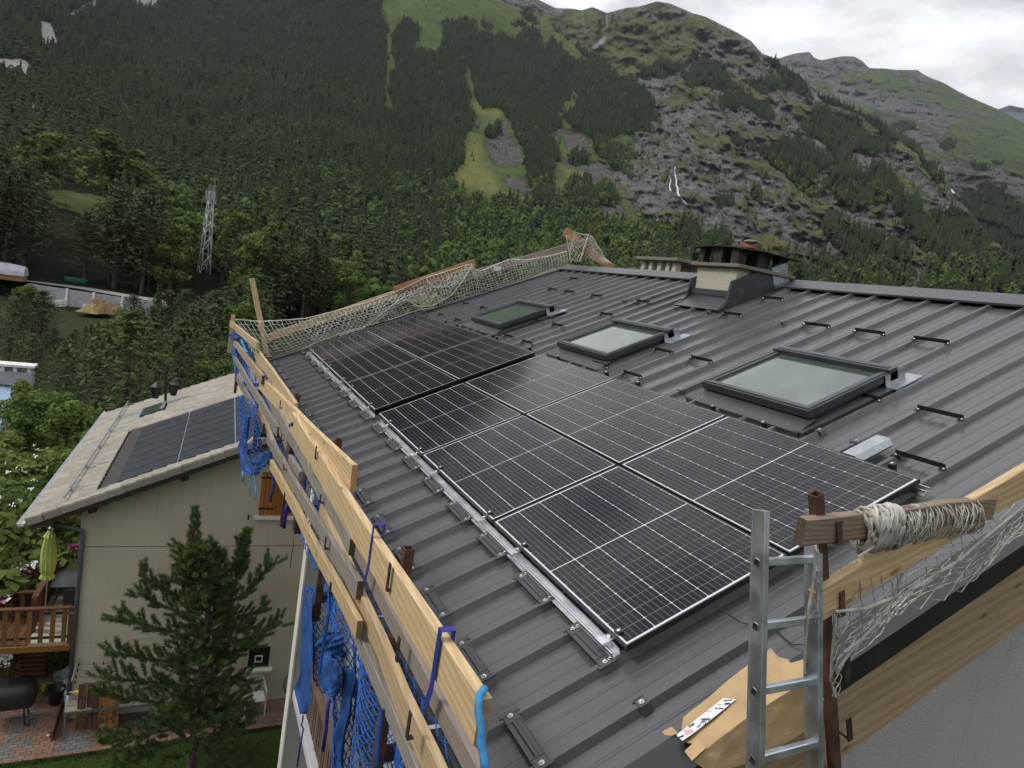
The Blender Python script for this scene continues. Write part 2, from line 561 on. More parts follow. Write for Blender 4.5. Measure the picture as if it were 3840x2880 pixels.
def glassmat():
    t = NT('skylight_glass')
    n = t.noise(t.mapping(), 5, 4)
    t.color(t.ramp(n, [(0.3, (0.05, 0.075, 0.062)), (0.7, (0.065, 0.09, 0.075))]))
    t.set(rough=0.035, spec=0.5, ior=2.3)
    return t.mat
M['glass'] = glassmat()
M['pane'] = plain('window_glass', (0.02, 0.024, 0.024), 0.08, var=0.2)
M['white'] = plain('white_plastic', (0.72, 0.72, 0.70), 0.45, var=0.08)
M['card'] = plain('cardboard', (0.46, 0.315, 0.165), 0.9, var=0.16, scale=5, bump=0.2, fine=30)
M['cardside'] = plain('cardboard_side', (0.40, 0.27, 0.14), 0.9, var=0.16, scale=5)
M['paper'] = plain('paper', (0.72, 0.72, 0.74), 0.7, var=0.06)
M['ink'] = plain('print_black', (0.03, 0.03, 0.035), 0.7)
M['pink'] = plain('print_pink', (0.7, 0.42, 0.42), 0.7)
# ------------------------------------------------------------------ our house: walls, steel roof
U0, U1, V0, V1 = -5.93, 5.85, -0.92, 6.16      # roof edges in the roof frame
PAN, RIB = -0.125, -0.083
RP, R0 = 0.33328, 5.145                        # rib spacing and one rib
house = thing('house', (0, 3, ZG), 'grey rendered house under the dark ribbed steel roof carrying the solar panels', 'house')
mb = MB()
hu, hv = U1 - 0.02, V1
mb.hexa([(U0 + .02, V0 + .05, PAN - .16), (hu, V0 + .05, PAN - .16), (hu, hv, PAN - .16), (U0 + .02, hv, PAN - .16),
         (U0 + .02, V0 + .05, PAN - .012), (hu, V0 + .05, PAN - .012), (hu, hv, PAN - .012), (U0 + .02, hv, PAN - .012)])
roof = part('roof', mb, M['deck'], house, RWM)
def sheet_profile(k0, k1):
    # cross section across the ribs: trapezoid ribs, two small stiffeners per pan
    pr = []
    for k in range(k0, k1 + 1):
        c = R0 + RP * k
        pr += [(c - .033, PAN), (c - .0135, RIB), (c + .0135, RIB), (c + .033, PAN)]
        if k < k1:
            for q in (0.36, 0.66):
                x = c + RP * q
                pr += [(x - .012, PAN), (x - .005, PAN + .0045), (x + .005, PAN + .0045), (x + .012, PAN)]
    return pr
k = -33
while k < 2:
    k1 = min(k + 3, 2)
    pr = sheet_profile(k, k1)
    if k == -33:
        pr = [(U0, PAN)] + pr
    off = 0.0016 if ((k + 33) // 3) % 2 else 0.0
    cut = 1 if k1 < 2 else 0
    prs = pr[:-cut] if cut else pr + [(U1, PAN)]
    mb = MB()
    ys = np.linspace(V0, V1 - .1, 22)
    mb.grid([[(x, y, z + off + 0.0022 * math.sin(y * 2.3 + x * 3) * math.sin(x * 1.7 + y * .9)) for x, z in prs] for y in ys])
    part('roof_sheet', mb, M['roof'], roof, RWM)
    k = k1
# far side of the roof beyond the ridge
RY = rw(0, V1)[1]
RZ = rw(0, V1, PAN)[2]
mb = MB()
mb.hexa([(U0, RY, RZ - .2), (U1, RY, RZ - .2), (U1, RY + 6.2, RZ - .2 - 6.2 * math.tan(TH)), (U0, RY + 6.2, RZ - .2 - 6.2 * math.tan(TH)),
         (U0, RY, RZ), (U1, RY, RZ), (U1, RY + 6.2, RZ - 6.2 * math.tan(TH)), (U0, RY + 6.2, RZ - 6.2 * math.tan(TH))])
part('roof_slope', mb, M['roof'], house)
# ridge caps: three overlapping lengths, with a gap where the chimney stands
def ridge_cap(u0, u1, lift):
    mb = MB()
    prof = [(5.90, RIB + .004), (5.905, RIB + .026), (V1 + .02, RIB + .045)]
    A = [[rw(u, v, n + lift) for v, n in prof] for u in np.linspace(u0, u1, 8)]
    for row in A:
        t = row[-1]
        row += [t + np.array([0, .24, -.10]), t + np.array([0, .243, -.125])]
    mb.grid(A)
    o = part('ridge_cap', mb, M['trim'], roof)
    for u in np.arange(u0 + .3, u1, .66):
        b = MB()
        b.lathe([(.009, 0), (.009, .006), (.005, .009)], 8, (u, 6.02, RIB + .037 + lift))
        s.append(b)
    return o
s = []
ridge_cap(U0 - .03, -2.9, 0.0); ridge_cap(-2.96, -1.2, 0.004); ridge_cap(-1.25, -.38, 0.008)
ridge_cap(.66, 2.35, 0.0); ridge_cap(2.29, U1 + .02, 0.004)
b = MB()
for q in s:
    b.add(q.v, q.f)
part('ridge_screw', b, M['zinc'], roof, RWM, kind='stuff')
# rake flashings
def rake(u, sgn):
    mb = MB()
    a, b_ = u, u + sgn * .055
    for (x0, x1, n0, n1) in ((a - sgn * .12, b_, RIB + .004, RIB + .018), (b_, b_ + sgn * .004, RIB - .115, RIB + .018)):
        lo, hi = min(x0, x1), max(x0, x1)
        mb.hexa([(lo, V0 - .02, n0), (hi, V0 - .02, n0), (hi, V1, n0), (lo, V1, n0), (lo, V0 - .02, n1), (hi, V0 - .02, n1), (hi, V1, n1), (lo, V1, n1)])
    part('rake_flashing', mb, M['trimdark'] if sgn > 0 else M['trim'], roof, RWM)
rake(U1, 1); rake(U0, -1)
# timber barge boards at the near gable, two wide boards one above the other
for (n0, n1, dx) in ((RIB - .33, RIB - .095, 0.0), (RIB - .545, RIB - .334, -.012)):
    mb = MB()
    mb.box((-3.6, -.02, n0), (3.6, .02, n1))
    part('barge_board', mb, M['barge'], house, RWM @ Matrix.Translation((U1 + .025 + dx, 2.62, 0)) @ Matrix.Rotation(math.pi / 2, 4, 'Z'), bevel=.003)
mb = MB(); mb.box((U0 - .02, V0 + .02, RIB - .5), (U0 + .02, V1, RIB - .12))
part('barge_board', mb, M['darkwood'], house, RWM)
# eave fascia with two pale joint clips, half round gutter
mb = MB(); mb.box((U0, V0 + .02, PAN - .24), (U1, V0 + .05, PAN - .03))
part('fascia', mb, M['darkwood'], house, RWM)
gm = MB()
gy, gz = rw(0, V0 - .055, PAN - .03)[1:]
ring = [(gy + .07 * math.cos(a), gz + .07 * math.sin(a)) for a in np.linspace(math.pi, 2 * math.pi, 9)]
ring2 = [(gy + .065 * math.cos(a), gz + .065 * math.sin(a)) for a in np.linspace(2 * math.pi, math.pi, 9)]
gm.prism([(U0, y, z) for y, z in ring + ring2], (U1 - U0, 0, 0))
gut = part('gutter', gm, M['trim'], house)
for x in np.arange(-5.2, 5.9, 1.12):
    b = MB(); b.prism([(x, gy + .074 * math.cos(a), gz + .074 * math.sin(a)) for a in np.linspace(math.pi, 2 * math.pi, 9)] + [(x, gy + .0705 * math.cos(a), gz + .0705 * math.sin(a)) for a in np.linspace(2 * math.pi, math.pi, 9)], (.035, 0, 0))
    b.beam((x + .017, gy + .075, gz + .004), (x + .017, gy - .075, gz + .004), .03, .004)
    part('gutter_clip', b, M['galv'], gut)
# walls: gable under the rake, main wall far back behind the balcony, wing wall with a white edge
YB = 1.55
def gable(x, sgn):
    mb = MB()
    z1 = rw(0, (YB) / CT, 0)[2] - .42
    zr = RZ - .32
    mb.prism([(x, YB, ZG), (x, RY + 4.6, ZG), (x, RY + 4.6, zr - 4.6 * math.tan(TH)), (x, RY, zr), (x, YB, z1)], (.3 * sgn, 0, 0))
    return mb
part('wall', gable(5.42, -1), M['stgrey'], house)
part('wall', gable(-5.88, 1), M['stgrey'], house)
mb = MB(); mb.box((-5.58, YB, ZG), (5.12, YB + .3, rw(0, YB / CT)[2] - .42))
back = part('wall', mb, M['stgrey'], house)
# gable wall piece that shows under the barge board in front of the balcony
mb = MB()
zz = lambda y: rw(0, y / CT, 0)[2] - .40
mb.prism([(5.40, .3, ZG), (5.40, YB, ZG), (5.40, YB, zz(YB)), (5.40, .3, zz(.3))], (-.28, 0, 0))
part('wing_wall', mb, M['stgrey'], house)
mb = MB()
mb.prism([(-5.9, .5, ZG), (-5.9, YB, ZG), (-5.9, YB, zz(YB)), (-5.9, .5, zz(.5))], (.3, 0, 0))
wing = part('wing_wall', mb, M['stgrey'], house)
mb = MB(); mb.box((-5.92, .462, ZG), (-5.58, .498, zz(.5)))
part('wall_edge', mb, M['stwhite'], wing)
# balconies: slab edge, rail, upright boards
for zb in (-7.36,):
    mb = MB(); mb.box((-5.598, .53, zb - .2), (5.1, YB, zb))
    part('balcony_slab', mb, M['slab'], house, bevel=.01)
mb = MB(); mb.beam((-5.59, .68, -7.36 + .98), (5.1, .68, -7.36 + .98), .14, .045)
rail = part('balcony_rail', mb, M['slat'], house)
mb = MB(); mb.beam((-5.59, .70, -7.36 + .2), (5.1, .70, -7.36 + .2), .04, .07); mb.beam((-5.59, .70, -7.36 + .8), (5.1, .70, -7.36 + .8), .04, .07)
part('balcony_crossbar', mb, M['slat'], house)
pm = MB(); pm.box((-.45, -.012, -.055), (.45, .012, .055))
sm = pm.mesh('balcony_board', M['slat'])
for i, x in enumerate(np.arange(-5.45, 2.2, .158)):
    put('balcony_board', sm, house, Matrix.Translation((x, .655 + .004 * (i % 3), -7.36 + .52)) @ Matrix.Rotation(math.pi / 2, 4, 'Y') @ Matrix.Rotation(math.pi / 2, 4, 'X') @ Matrix.Rotation(math.pi / 2, 4, 'X'))
# window and door openings in the wall behind
for (x0, x1, z0, z1) in ((-4.2, -2.6, -7.3, -5.2), (-1.2, .4, -7.3, -5.2), (1.9, 3.5, -7.3, -5.2), (1.2, 3.6, -4.25, -2.2)):
    mb = MB(); mb.box((x0, YB - .03, z0), (x1, YB - .005, z1))
    w = part('window', mb, M['pane'], house)
    f = MB()
    for a, b_ in (((x0 - .06, YB - .05, z0), (x0, YB - .002, z1)), ((x1, YB - .05, z0), (x1 + .06, YB - .002, z1)), ((x0 - .06, YB - .05, z1), (x1 + .06, YB - .002, z1 + .07)), (((x0 + x1) / 2 - .04, YB - .045, z0), ((x0 + x1) / 2 + .04, YB - .031, z1))):
        f.box(a, b_)
    part('window_frame', f, M['slat'], w)
# purlin ends under the near barge board
for v in (2.15, 5.0):
    a = rw(5.42, v, RIB - .50); b_ = rw(5.83, v, RIB - .50)
    mb = MB(); mb.beam(a, b_, .14, .2)
    part('purlin_end', mb, M['darkwood'], house)

# snow guards: upright plates between two ribs higher up, flat ribbed plates near the eave
up_ = MB()
up_.box((-.178, -.0015, -.002), (.178, .0015, .036))
up_.hexa([(-.178, .0015, -.001), (.178, .0015, -.001), (.178, .012, -.001), (-.178, .012, -.001), (-.178, .0015, .002), (.178, .0015, .002), (.178, .012, .002), (-.178, .012, .002)])
for s_ in (-1, 1):
    up_.box((s_ * .168 - .022, -.035, .001), (s_ * .168 + .022, .002, .0045))
    up_.lathe([(.009, 0), (.009, .006), (.005, .010)], 8, (s_ * .168 + .006, -.017, .0045), 1)
upm = up_.mesh('snow_guard', [M['trimdark'], M['zinc']])
fl = MB()
fl.box((-.186, -.04, 0), (.186, .04, .004))
fl.hexa([(-.13, -.014, .004), (.13, -.014, .004), (.13, .014, .004), (-.13, .014, .004), (-.12, -.008, .012), (.12, -.008, .012), (.12, .008, .012), (-.12, .008, .012)])
for s_ in (-1, 1):
    fl.box((s_ * .186 - .012, -.055, -.001), (s_ * .186 + .012, .055, .006))
    fl.lathe([(.015, 0), (.015, .003), (.009, .004), (.009, .010), (.005, .012)], 8, (s_ * .166, 0, .004), 1)
    fl.box((s_ * .125 - .004, -.034, .004), (s_ * .125 + .004, .034, .007))
for s_ in (-1, 1):
    fl.box((-.18, s_ * .037 - .002, .004), (.18, s_ * .037 + .002, .008))
flm = fl.mesh('snow_guard', [M['trim'], M['zinc']])
def guard(me, k, v, n=RIB + .002):
    put('snow_guard', me, roof, RWM @ Matrix.Translation((R0 + RP * (k - .5), v, n)))
for k in range(-32, 2, 2):
    guard(flm, k, -.108)
for k in range(-31, 2, 2):
    guard(flm, k, -.672)
def near_k(u):
    return round((u + RP / 2 - R0) / RP)
for u, v in ((-5.61, 2.63), (-4.86, 2.63), (-4.16, 2.61), (-5.19, 3.31), (-4.49, 3.30), (-4.23, 5.40), (-3.88, 4.69), (-3.21, 4.69), (-2.51, 4.67), (-.88, 4.70), (-.87, 4.0),
             (1.12, 5.42), (1.13, 4.69), (-1.88, 3.29), (-1.22, 3.30), (-1.54, 2.59), (-.88, 2.58), (1.47, 3.28), (2.11, 3.29), (1.13, 2.58), (1.78, 2.58),
             (2.45, 4.71), (3.12, 4.72), (3.79, 4.72), (4.10, 3.32), (4.78, 3.33), (5.11, 2.61)):
    guard(upm, near_k(u), v)
# saddle clips with a screw on rib tops
cl = MB()
cl.box((-.03, -.028, .001), (.03, .028, .004))
cl.hexa([(-.046, -.028, -.035), (-.042, -.028, -.035), (-.042, .028, -.035), (-.046, .028, -.035), (-.03, -.028, .004), (-.026, -.028, .004), (-.026, .028, .004), (-.03, .028, .004)])
cl.hexa([(.042, -.028, -.035), (.046, -.028, -.035), (.046, .028, -.035), (.042, .028, -.035), (.026, -.028, .004), (.03, -.028, .004), (.03, .028, .004), (.026, .028, .004)])
cl.lathe([(.015, 0), (.015, .003), (.009, .004), (.009, .011), (.005, .013)], 8, (0, 0, .004), 1)
clm = cl.mesh('saddle_clip', [M['trim'], M['zinc']])
for p in (c8(755, 470), c8(828, 480), c8(1085, 515), c8(1183, 523), c8(1283, 538), c8(1385, 552), c8(1765, 606), c8(1805, 1040), c8b(893, 1295), c8b(1115, 1362), c8b(1378, 1440), c8b(20, 1040), cB(180, 1080), c8b(295, 552)):
    u, v = onroof(p, RIB)
    kk = round((u - R0) / RP)
    if kk > 2: kk = 2
    put('saddle_clip', clm, roof, RWM @ Matrix.Translation((R0 + RP * kk, v, RIB + .002)))

# skylights
def skylight(u0, u1, v0, v1, name_label=None):
    sk = part('skylight', MB().box((u0 + .03, v0 + .03, PAN), (u1 - .03, v1 - .02, -.012)), M['trimdark'], house, RWM)
    f = MB()
    w, n0, n1 = .085, -.03, .042
    def fr_(a0, b0, a1, b1, h0, h1):
        f.box((a0, b0, h0), (a1, b1, h1))
    fr_(u0, v0, u1, v0 + w, n0, n1)
    fr_(u0, v0 + w, u0 + w, v1 - .1, n0, n1); fr_(u1 - w, v0 + w, u1, v1 - .1, n0, n1)
    fr_(u0 - .012, v1 - .1, u1 + .012, v1, n0 - .01, n1 + .028)
    fr_(u0 + .012, v0 + .02, u1 - .012, v0 + .05, n1, n1 + .010)
    fr_(u0 + .02, v0 + .055, u0 + .045, v1 - .1, n1, n1 + .009); fr_(u1 - .045, v0 + .055, u1 - .02, v1 - .1, n1, n1 + .009)
    fr_(u0 + .03, v1 - .075, u1 - .03, v1 - .03, n1 + .028, n1 + .036)
    part('skylight_frame', f, M['slate'], sk, RWM, bevel=.004)
    part('pane', MB().box((u0 + w - .01, v0 + w - .01, .012), (u1 - w + .01, v1 - .1, .018)), M['glass'], sk, RWM)
    g = MB()
    # lower apron sloping down to the ribs, with a lip
    g.hexa([(u0 - .05, v0 - .17, RIB), (u1 + .03, v0 - .17, RIB), (u1 + .03, v0 + .04, -.045), (u0 - .02, v0 + .04, -.045),
            (u0 - .05, v0 - .17, RIB + .004), (u1 + .03, v0 - .17, RIB + .004), (u1 + .03, v0 + .04, -.041), (u0 - .02, v0 + .04, -.041)])
    g.box((u0 - .05, v0 - .174, PAN + .003), (u1 + .03, v0 - .1701, RIB + .003))
    for (a, b_) in ((u0 - .075, u0 + .029), (u1 - .029, u1 + .075)):
        g.box((a, v0 - .16, PAN + .004), (b_, v1 + .12, RIB + .009))
    g.box((u0 - .075, v1 - .015, PAN + .004), (u1 + .075, v1 + .16, RIB - .012))
    part('skylight_flashing', g, M['trim'], sk, RWM)
    h = MB()
    h.box((u1 + .008, v1 - .16, RIB), (u1 + .012, v1 + .09, .035))
    h.box((u1 + .008, v1 - .16, RIB), (u1 + .105, v1 + .09, RIB + .014))
    h.box((u1 - .05, v1 + .001, RIB), (u1 + .1, v1 + .2, RIB + .012))
    part('flashing_corner', h, M['galv'], sk, RWM)
    b = MB()
    for u in (u0 + .12, (u0 + u1) / 2, u1 - .12):
        b.lathe([(.012, 0), (.012, .003), (.007, .004), (.007, .009)], 8, (u, v0 - .115, RIB + .014))
    part('screw', b, M['zinc'], sk, RWM)
M['slate'] = plain('skylight_frame_paint', (0.045, 0.047, 0.056), 0.34, var=0.12)
for a in ((-3.43, -2.16, 2.66, 3.70), (-.17, 1.06, 2.63, 3.65), (2.735, 4.02, 2.65, 3.71)):
    skylight(*a)

# near chimney
ch = MB()
ch.box((-.28, 4.66, 1.5), (.527, 5.58, 2.512))
chim = part('chimney', ch, M['stchim'], house)
part('chimney_slab', MB().box((-.40, 4.585, 2.515), (.615, 5.70, 2.566)), M['concrete'], chim, bevel=.008)
for (x, y, w, d) in ((-.24, 4.70, .11, .13), (.13, 4.70, .13, .13), (.46, 4.70, .15, .16), (.46, 5.10, .13, .2), (.46, 5.50, .13, .17), (-.24, 5.10, .12, .2), (-.24, 5.50, .12, .17), (.12, 5.52, .13, .13)):
    part('chimney_pillar', MB().box((x - w / 2, y - d / 2, 2.567), (x + w / 2, y + d / 2, 2.80)), M['soot'], chim, bevel=.006)
part('chimney_flue', MB().lathe([(.13, 2.567), (.13, 2.66), (.11, 2.661)], 12, (.1, 5.1, 0)), M['soot'], chim)
cp = MB()
P = []
for i in range(9):
    for_ = []
    for j in range(9):
        x = -.42 + 1.06 * i / 8; y = 4.56 + 1.2 * j / 8
        for_.append((x, y, 2.832 - .03 * ((i - 4) / 4) ** 2 - .02 * ((j - 4) / 4) ** 2 + .004 * math.sin(i * 2.1 + j * 1.3)))
    P.append(for_)
cp.grid(P)
cp.grid([[(p[0], p[1], p[2] - .012) for p in reversed(r)] for r in P])
for E_ in ([r[0] for r in P], [r[-1] for r in P][::-1], P[-1], P[0][::-1]):
    cp.grid([[(p[0], p[1], p[2] - .012) for p in E_], E_])
part('chimney_cap', cp, M['soot'], chim)
fb = MB()
nn0 = RIB + .006
fb.hexa([rw(-.33, 4.75, nn0), rw(.63, 4.75, nn0), rw(.58, 5.09, -.02), rw(-.31, 5.09, -.02), rw(-.33, 4.75, nn0 + .006), rw(.63, 4.75, nn0 + .006), rw(.58, 5.09, -.012), rw(-.31, 5.09, -.012)])
fb.box((-.305, 4.625, 1.9), (.56, 4.655, 2.17))
fb.box((-.31, 4.615, 2.10), (.565, 4.625, 2.185))
for x0, x1 in ((-.315, -.285), (.53, .575)):
    fb.prism([rw(x0, 4.76, PAN), rw(x0, 5.10, PAN), rw(x0, 6.03, PAN), rw(x0, 6.03, .235), rw(x0, 5.12, .235), rw(x0, 4.98, -.01), rw(x0, 4.76, RIB + .012)], (x1 - x0, 0, 0))
part('chimney_flashing', fb, M['trim'], chim)
gb = MB(); gb.prism([rw(.577, 5.85, PAN + .02), rw(.577, 6.14, PAN + .02), rw(.577, 6.14, .22), rw(.577, 5.85, .22)], (.006, 0, 0))
part('flashing_corner', gb, M['galv'], chim)
bk = MB(); bk.box((-.11, -.055, 0), (.11, .055, .065))
solo('brick', bk, M['brick'], 'loose orange brick lying on the rusty chimney cap', 'brick', bevel=.006, world=Matrix.Translation((.34, 4.95, 2.837)) @ Matrix.Rotation(.5, 4, 'Z'))
st = bmesh.new(); bmesh.ops.create_icosphere(st, subdivisions=2, radius=1)
for v in st.verts:
    v.co = Vector((v.co.x * .12, v.co.y * .09, max(-.028, v.co.z * .03 + .008 * math.sin(v.co.x * 9) + .006 * v.co.y)))
me = bpy.data.meshes.new('stone'); st.to_mesh(me); st.free(); me.materials.append(M['stone'])
put('stone', me, None, Matrix.Translation((.36, 4.96, 2.93)), label='flat grey stone lying on top of the orange brick on the chimney', cat='stone')
# second chimney beyond the ridge
fx0, fx1, fy0, fy1 = -4.98, -3.75, 7.0, 7.75
c_ = part('chimney', MB().box((fx0, fy0, 1.6), (fx1, fy1, 2.62)), M['stchim'], house)
for x in (fx0 + .06, fx0 + .34, fx0 + .65, fx0 + .94, fx1 - .07):
    for y in (fy0 + .08, fy1 - .08):
        part('chimney_pillar', MB().box((x - .06, y - .07, 2.621), (x + .06, y + .07, 2.86)), M['stchim'], c_)
part('chimney_slab', MB().box((fx0 - .13, fy0 - .1, 2.862), (fx1 + .13, fy1 + .1, 2.93)), M['concrete'], c_, bevel=.008)

# ------------------------------------------------------------------ solar panels and their rails
PW_, PH_, PPU, PPV = 1.722, 1.134, 1.742, 1.154
cm = MB()
w2, h2, ch_ = .0888 / 2, .1782 / 2, .0045
oc = [(-w2 + ch_, -h2), (w2 - ch_, -h2), (w2, -h2 + ch_), (w2, h2 - ch_), (w2 - ch_, h2), (-w2 + ch_, h2), (-w2, h2 - ch_), (-w2, -h2 + ch_)]
cm.prism([(x, y, -.0008) for x, y in oc], (0, 0, .0016))
cellme = cm.mesh('solar_cell', M['cell'])
fm = MB()
for a, b_ in (((0, 0, -.032), (PW_, .010, .0)), ((0, PH_ - .010, -.032), (PW_, PH_, .0)), ((0, .010, -.032), (.010, PH_ - .010, .0)), ((PW_ - .010, .010, -.032), (PW_, PH_ - .010, .0))):
    fm.box(a, b_)
framem = fm.mesh('panel_frame', M['black'])
bm_ = MB(); bm_.box((.010, .010, -.030), (PW_ - .010, PH_ - .010, -.0035))
backm = bm_.mesh('backsheet', M['backsheet'])
cellpos = []
for i in range(18):
    x = .026 + (.0925) * i + .0462 + (.007 if i >= 9 else 0)
    for j in range(6):
        cellpos.append((x - .0015, .0205 + .1835 * j + .0910))
ords = ['first', 'second', 'third']
proto = None
def solar_panel(u, v, label):
    t = thing('solar_panel', tuple(rw(u + PW_ / 2, v + PH_ / 2, -.032)), label, 'solar panel', 'solar panels on the steel roof')
    W = RWM @ Matrix.Translation((u, v, 0))
    put('panel_frame', framem, t, W)
    put('backsheet', backm, t, W)
    for x, y in cellpos:
        put('solar_cell', cellme, t, W @ Matrix.Translation((x, y, -.0022)))
for blk, u0, nm in ((0, -5.397, 'far'), (1, 0.0, 'near')):
    for row in range(2):
        for c in range(3):
            rown = 'lower row at the eave side' if row == 0 else 'upper row by the skylights'
            solar_panel(u0 + c * PPU, row * PPV, '%s panel of the %s, %s set' % (ords[c], rown, nm))
# rails
def rail_thing(u0, u1, v, label):
    t = thing('mounting_rail', tuple(rw((u0 + u1) / 2, v, RIB)), label, 'mounting rail', 'rails under the solar panels')
    m = MB()
    m.box((u0, v - .03, RIB + .001), (u1, v + .03, RIB + .006))
    m.box((u0, v - .03, RIB + .006), (u1, v - .024, RIB + .036))
    m.box((u0, v + .018, RIB + .006), (u1, v + .024, RIB + .036))
    m.box((u0, v - .045, RIB + .001), (u1, v - .03, RIB + .005))
    m.box((u0, v - .008, RIB + .006), (u1, v - .004, RIB + .02))
    part('rail_profile', m, M['alu'], t, RWM)
    cm_ = MB()
    cm_.box((-.03, -.012, .036), (.03, .055, .043)); cm_.box((-.03, -.012, .0), (-.022, .03, .036)); cm_.box((.022, -.012, .0), (.03, .03, .036)); cm_.box((-.035, -.04, .034), (.035, -.01, .052))
    cm_.lathe([(.012, 0), (.012, .01), (.006, .013)], 8, (0, .03, .043))
    cme = cm_.mesh('panel_clamp', M['alu'])
    ek = MB(); ek.box((-.02, -.006, -.06), (.02, .03, .0)); ek.lathe([(.012, 0), (.012, .008), (.006, .011)], 8, (0, .012, .0), 1)
    eme = ek.mesh('end_clamp', [M['black'], M['zinc']])
    sm_ = MB(); sm_.lathe([(.014, 0), (.014, .003), (.008, .004), (.008, .012), (.004, .014)], 8, (0, 0, 0)); sme = sm_.mesh('rail_screw', M['zinc'])
    for c in range(int((u1 - u0) / 1.7) + 1):
        for q in (.28, 1.42):
            u = u0 + .02 + c * PPU + q
            if u < u1 - .03:
                put('panel_clamp', cme, t, RWM @ Matrix.Translation((u, v, RIB)))
                put('end_clamp', eme, t, RWM @ Matrix.Translation((u + .05, v + .055, .009)))
    for k in range(-33, 3):
        u = R0 + RP * k
        if u0 < u < u1:
            put('rail_screw', sme, t, RWM @ Matrix.Translation((u, v - .04, RIB + .004)))
rail_thing(-5.43, -.15, -.035, 'bright aluminium rail along the lower edge of the far panel set')
rail_thing(.12, 5.15, -.035, 'bright aluminium rail along the lower edge of the near panel set')
for i, (u0, u1) in enumerate(((-5.43, -.1), (0.0, 5.26))):
    rail_thing(u0, u1, 2.275, ('far' if i == 0 else 'near') + ' aluminium rail whose clips show above the top edge of the panels')
g = MB()
hx = [(-.055, 0), (.055, 0), (.075, .03), (.05, .075), (-.05, .075), (-.075, .03)]
a0 = np.array([4.665, 2.40]); 
g.prism([(4.665 + x, 2.31, RIB + .002 + z) for x, z in hx], (0, .36, 0))
solo('metal_cover', g, M['galv'], 'short galvanised cover lying on the roof above the nearest panel', 'metal cover', world=RWM)
cb = MB()
pts = [rw(5.24, .55, -.02), rw(5.35, .62, -.10), rw(5.5, .72, PAN + .01), rw(5.62, .7, PAN + .01), rw(5.75, .78, RIB + .01)]
cb.tube(pts, .004, 5)
solo('cable', cb, M['blackp'], 'thin black cable running from the last panel over the roof', 'cable')
# ------------------------------------------------------------------ edge protection along the eave
GA, GB = (5.95, -1.20), (-7.0, -1.40)
def guardpt(p, off=0.0):
    return onvert(p, (GA[0], GA[1] + off), (GB[0], GB[1] + off))
def board_mesh(L, th, h, seg=7, warp=.006, chip=0.0, seed=0):
    r = random.Random(seed)
    mb = MB()
    ws = [r.uniform(-1, 1) * warp for _ in range(seg + 1)]
    hs = [r.uniform(-1, 1) * .004 - (chip * r.random() if chip else 0) for _ in range(seg + 1)]
    P = []
    for i in range(seg + 1):
        x = L * i / seg
        sk = .004 * math.sin(i * 1.7 + seed)
        P.append([(x + (sk if i in (0, seg) else 0), ws[i], -h), (x, ws[i] + th, -h + hs[i] * .3), (x - sk, ws[i] + th, hs[i]), (x, ws[i], hs[i] * .6)])
    vv = [p for q in P for p in q]
    ff = []
    for i in range(seg):
        for k in range(4):
            ff.append((i * 4 + k, (i + 1) * 4 + k, (i + 1) * 4 + (k + 1) % 4, i * 4 + (k + 1) % 4))
    mb.add(vv, ff, 0)
    mb.add([P[0][k] for k in range(4)], [(0, 1, 2, 3)], 1)
    mb.add([P[-1][k] for k in range(4)], [(3, 2, 1, 0)], 1)
    return mb
bseed = [0]
def plank(p, q, h, th, mat, label, group=None, up=(0, 0, 1), name='plank', end=None, chip=0.0, cat='plank'):
    bseed[0] += 1
    p, q = Vector(p), Vector(q)
    me = board_mesh((q - p).length, th, h, seed=bseed[0], chip=chip).mesh(name, [M[mat], M[end or mat]])
    o = put(name, me, None, frame(p, q - p, up), label=label, cat=cat, group=group)
    bv = o.modifiers.new('bevel', 'BEVEL'); bv.width = .003; bv.segments = 1
    return o
GRP = 'planks of the edge protection along the eave'
def gplank(pf, pn, h, th, off, mat, label, end=None, ext=0.0, chip=0.0):
    a, b = Vector(guardpt(pf, off)), Vector(guardpt(pn, off))
    b = b + (b - a).normalized() * ext
    return plank(a, b, h, th, mat, label, GRP, end=end, chip=chip)
S = lambda x, y: (x, y)
gplank(cE(15, 118), cE(560, 560), .115, .035, .02, 'fresh2', 'pale top plank at the far corner of the eave guard, below the wooden stub')
gplank(cE(405, 455), c6(521, 1042), .15, .035, .075, 'fresh2', 'long pale top plank behind the leaning stick, its end sawn to a point')
gplank(cE(640, 1278), S(1319, 1742), .165, .038, .045, 'fresh', 'pale top plank passing behind the widest board, thick square end by the roof', end='orange')
gplank(S(1096, 1545), S(1799, 2628), .168, .045, 0.0, 'fresh', 'widest fresh board at the front top, strong grain, wrapped by two blue straps', end='barge')
gplank(cE(88, 512), cE(680, 1255), .11, .034, .01, 'fresh2', 'dry straw coloured second plank from the top at the far corner', end='endgrain')
gplank(cE(92, 835), cF(745, 500), .11, .034, .03, 'grey', 'greyish third plank starting near the far corner above the tile roof', end='endgrain', chip=.012)
gplank(cE(548, 912), cF(905, 690), .12, .034, .055, 'grey', 'short silver grey plank ending with a slanting cut in the middle', end='grey')
gplank(S(1038, 1530), S(1316, 2021), .10, .036, .012, 'grey', 'weathered grey plank in the middle with a dark flat end', end='endgrain')
gplank(S(1166, 1721), S(1775, 2860), .088, .036, .04, 'pinkwood', 'brown grey narrow plank directly below the widest fresh board', ext=.6)
gplank(cE(150, 1240), cF(530, 450), .105, .034, .02, 'grey', 'short grey lowest plank in front of the hanging blue tarp at the far end', end='endgrain')
gplank(cF(456, 178), cF(1000, 1500), .06, .032, .035, 'fresh2', 'thin pale plank squeezed between two grey planks near the far tarp')
gplank(cF(582, 596), S(1339, 2181), .105, .038, .015, 'grey', 'broad grey plank with rough bark edge and black end above the blue net', end='endgrain', chip=.015)
